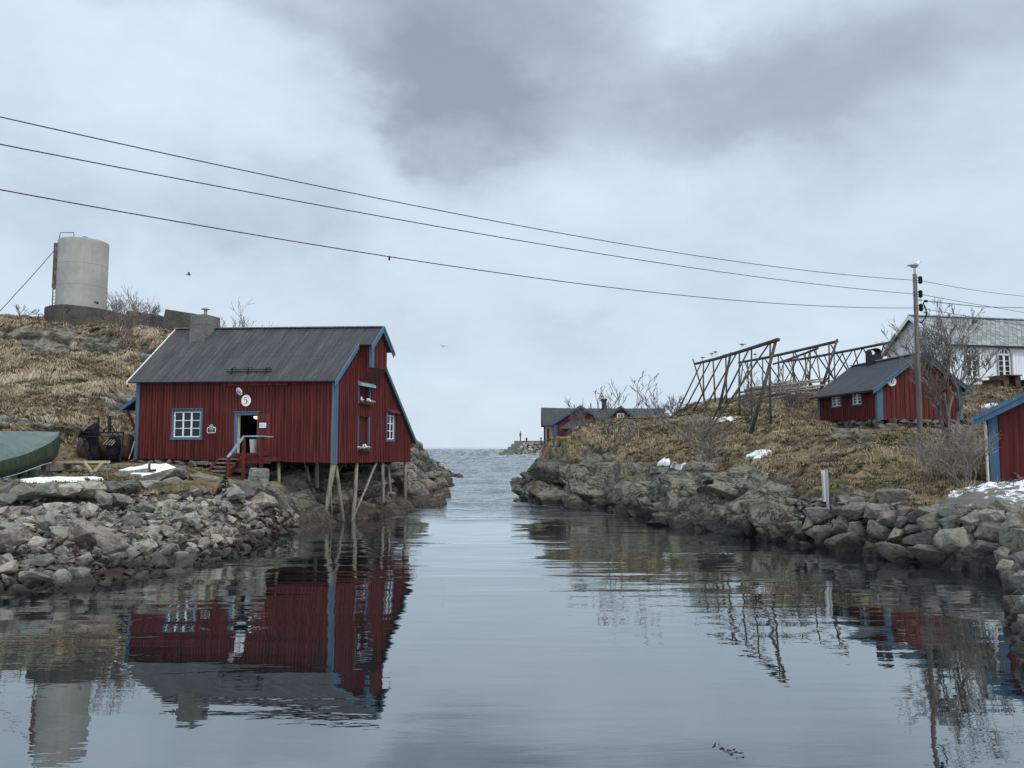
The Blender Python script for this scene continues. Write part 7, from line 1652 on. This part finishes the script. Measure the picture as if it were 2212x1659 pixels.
# ================================================================ GRASS
def acc_w(x, y, z, u, v):
    a = (x - O5.x) * ex5.x + (y - O5.y) * ex5.y; b = (x - O5.x) * g5.x + (y - O5.y) * g5.y
    house = (a > -.3) & (a < h5['LA'] + .2) & (b > -.3) & (b < h5['LB'] + .5)
    return ~house & (y > 40.6) & (y < 66)
grass('dry_grass', 'long tan dry grass bent over the left hill', TW, -50, -12, 40, 66, 17, acc_w, 1, .66, PALW, 14)
def acc_w2(x, y, z, u, v):
    a = (x - O5.x) * ex5.x + (y - O5.y) * ex5.y; b = (x - O5.x) * g5.x + (y - O5.y) * g5.y
    return ~((a > -.3) & (a < h5['LA'] + .2) & (b > -.3) & (b < h5['LB'] + .5)) & (y <= 41.2) & (z > 2.0) & (v < 1046)
grass('short_grass', 'short yellowish grass on the level ground by the cabin', TW, -30, -12, 26.5, 41.5, 14, acc_w2, 2, .20, np.array([(.16, .14, .06), (.20, .165, .085), (.13, .12, .05), (.09, .08, .035), (.075, .085, .025), (.10, .09, .06)]), 9)
def acc_e(x, y, z, u, v):
    K = P(1897, 907, 45); d = V((-.10, 1, 0)).normalized(); e = V((1, .10, 0)).normalized(); a = (x - K.x) * e.x + (y - K.y) * e.y; b = (x - K.x) * d.x + (y - K.y) * d.y
    return ~((a > -.9) & (a < 5.8) & (b > -.9) & (b < 7.5)) & (y > 26.3) & (y < 72)
grass('dry_grass', 'brown dry grass tussocks over the right knoll', TE, 2, 50, 26, 72, 14, acc_e, 3, .50, PALE, 13, 1.5)

# ================================================================ SKY AND LIGHT
def sky():
    w = bpy.data.worlds.new('World'); SC.world = w; w.use_nodes = True; nt = NT(w.node_tree)
    d = nt.n('ShaderNodeTexCoord').outputs['Generated']; s = nt.n('ShaderNodeSeparateXYZ', {0: d})
    az = nt.math('ARCTAN2', s.outputs[0], s.outputs[1]); el = nt.math('ARCSINE', s.outputs[2])
    pl = nt.n('ShaderNodeCombineXYZ', {0: az, 1: nt.math('MULTIPLY', el, 1.0)}).outputs[0]
    def nz(scale, det, ro, dist=0, off=(0, 0, 0)): return nt.n('ShaderNodeTexNoise', {'Vector': nt.vadd(nt.vmul(d, (1, 1, 1.7)), off), 'Scale': scale, 'Detail': det, 'Roughness': ro, 'Distortion': dist})
    wr = nz(2.6, 5, .55).outputs[1]; wv = nt.n('ShaderNodeVectorMath', {0: wr, 1: (.5, .5, .5)}, operation='SUBTRACT').outputs[0]
    p = nt.vadd(pl, nt.vmul(wv, (.42, .30, 0)))
    wr2 = nz(9.0, 5, .6, 0, (3, 1, 2)).outputs[1]; wv2 = nt.n('ShaderNodeVectorMath', {0: wr2, 1: (.5, .5, .5)}, operation='SUBTRACT').outputs[0]
    p = nt.vadd(p, nt.vmul(wv2, (.10, .075, 0)))
    def blob(u, v, ru, rv, rot=0):
        r = ray(u, v).normalized(); a0, e0 = math.atan2(r.x, r.y), math.asin(r.z)
        m = nt.n('ShaderNodeMapping', {'Vector': p, 'Location': (a0, e0, 0), 'Rotation': (0, 0, math.radians(rot)), 'Scale': (ru / FPX, rv / FPX, 1)}, vector_type='TEXTURE')
        g = nt.n('ShaderNodeTexGradient', {0: m.outputs[0]}, gradient_type='SPHERICAL'); return nt.mapr(g.outputs[1], 0, .75)
    def acc(items):
        t = None
        for k, b in items:
            x = nt.math('MULTIPLY', b, k); t = x if t is None else nt.math('ADD', t, x)
        return t
    dark = acc([(.95, blob(1000, 60, 520, 330, 0)), (.55, blob(1060, 250, 330, 230, -35)), (.40, blob(1500, 240, 480, 190, 8)), (.45, blob(2080, 90, 480, 300, 20)), (.35, blob(1750, 150, 380, 200, 0)), (.32, blob(560, 420, 360, 150, -14)), (.25, blob(380, 0, 420, 60, -4)), (.25, blob(0, 420, 260, 160, 0)), (.10, blob(1200, 720, 220, 70, 10))])
    lite = acc([(.75, blob(350, 170, 420, 190, -12)), (.55, blob(1540, -10, 170, 90, -10)), (.30, blob(1250, 400, 420, 150, -10)), (.35, blob(2000, 260, 300, 120, -20)), (.25, blob(820, 300, 170, 90, -30)), (.25, blob(1300, 900, 1400, 90, 0))])
    f1 = nz(3.2, 7, .6, .3).outputs[0]; f2 = nz(11, 5, .6).outputs[0]
    tone = nt.math('ADD', nt.math('SUBTRACT', nt.math('ADD', .64, nt.math('MULTIPLY', lite, .23)), nt.math('MULTIPLY', dark, .52)), nt.math('ADD', nt.math('MULTIPLY', nt.math('SUBTRACT', f1, .5), .42), nt.math('MULTIPLY', nt.math('SUBTRACT', f2, .5), .22)))
    col = nt.ramp(tone, [(0.0, (.29, .333, .40)), (.3, (.395, .457, .538)), (.62, (.555, .655, .755)), (.86, (.665, .76, .85)), (1.0, (.75, .825, .89))])
    tint = nz(1.5, 3, .5, 0, (7, 7, 7)).outputs[0]; col = nt.mix(nt.mapr(tint, .4, .65, 0, .35), col, nt.mix(1.0, col, (.95, .98, 1.03), 'MULTIPLY'))
    gain = nt.math('ADD', 1.0, nt.math('ADD', nt.mapr(el, .62, 1.1, 0, 1.0), nt.mapr(s.outputs[1], .0, -.7, 0, .5)))
    col = nt.n('ShaderNodeVectorMath', {0: col, 3: gain}, operation='SCALE').outputs[0]
    skyt = nt.n('ShaderNodeTexSky'); skyt.sky_type = 'NISHITA'; skyt.sun_disc = False; skyt.sun_elevation = math.radians(SUN_EL); skyt.sun_rotation = math.radians(SUN_AZ)
    b1 = nt.n('ShaderNodeBackground', {0: skyt.outputs[0], 1: .10}); b2 = nt.n('ShaderNodeBackground', {0: col, 1: 1.0})
    mx = nt.n('ShaderNodeMixShader', {0: .93}); nt.t.links.new(b1.outputs[0], mx.inputs[1]); nt.t.links.new(b2.outputs[0], mx.inputs[2])
    o = nt.n('ShaderNodeOutputWorld'); nt.t.links.new(mx.outputs[0], o.inputs[0])
SUN_EL, SUN_AZ = 50.0, 135.0   # azimuth clockwise from +Y (into the picture)
sky()
sl = bpy.data.lights.new('sun', 'SUN'); sl.energy = 1.5; sl.angle = math.radians(12); sl.color = (1, .96, .90); so = bpy.data.objects.new('sun', sl); COL.objects.link(so)
az, el = math.radians(SUN_AZ), math.radians(SUN_EL); dv = V((math.sin(az) * math.cos(el), math.cos(az) * math.cos(el), math.sin(el))); so.rotation_euler = (-dv).to_track_quat('-Z', 'Y').to_euler(); so.location = (20, -20, 40)
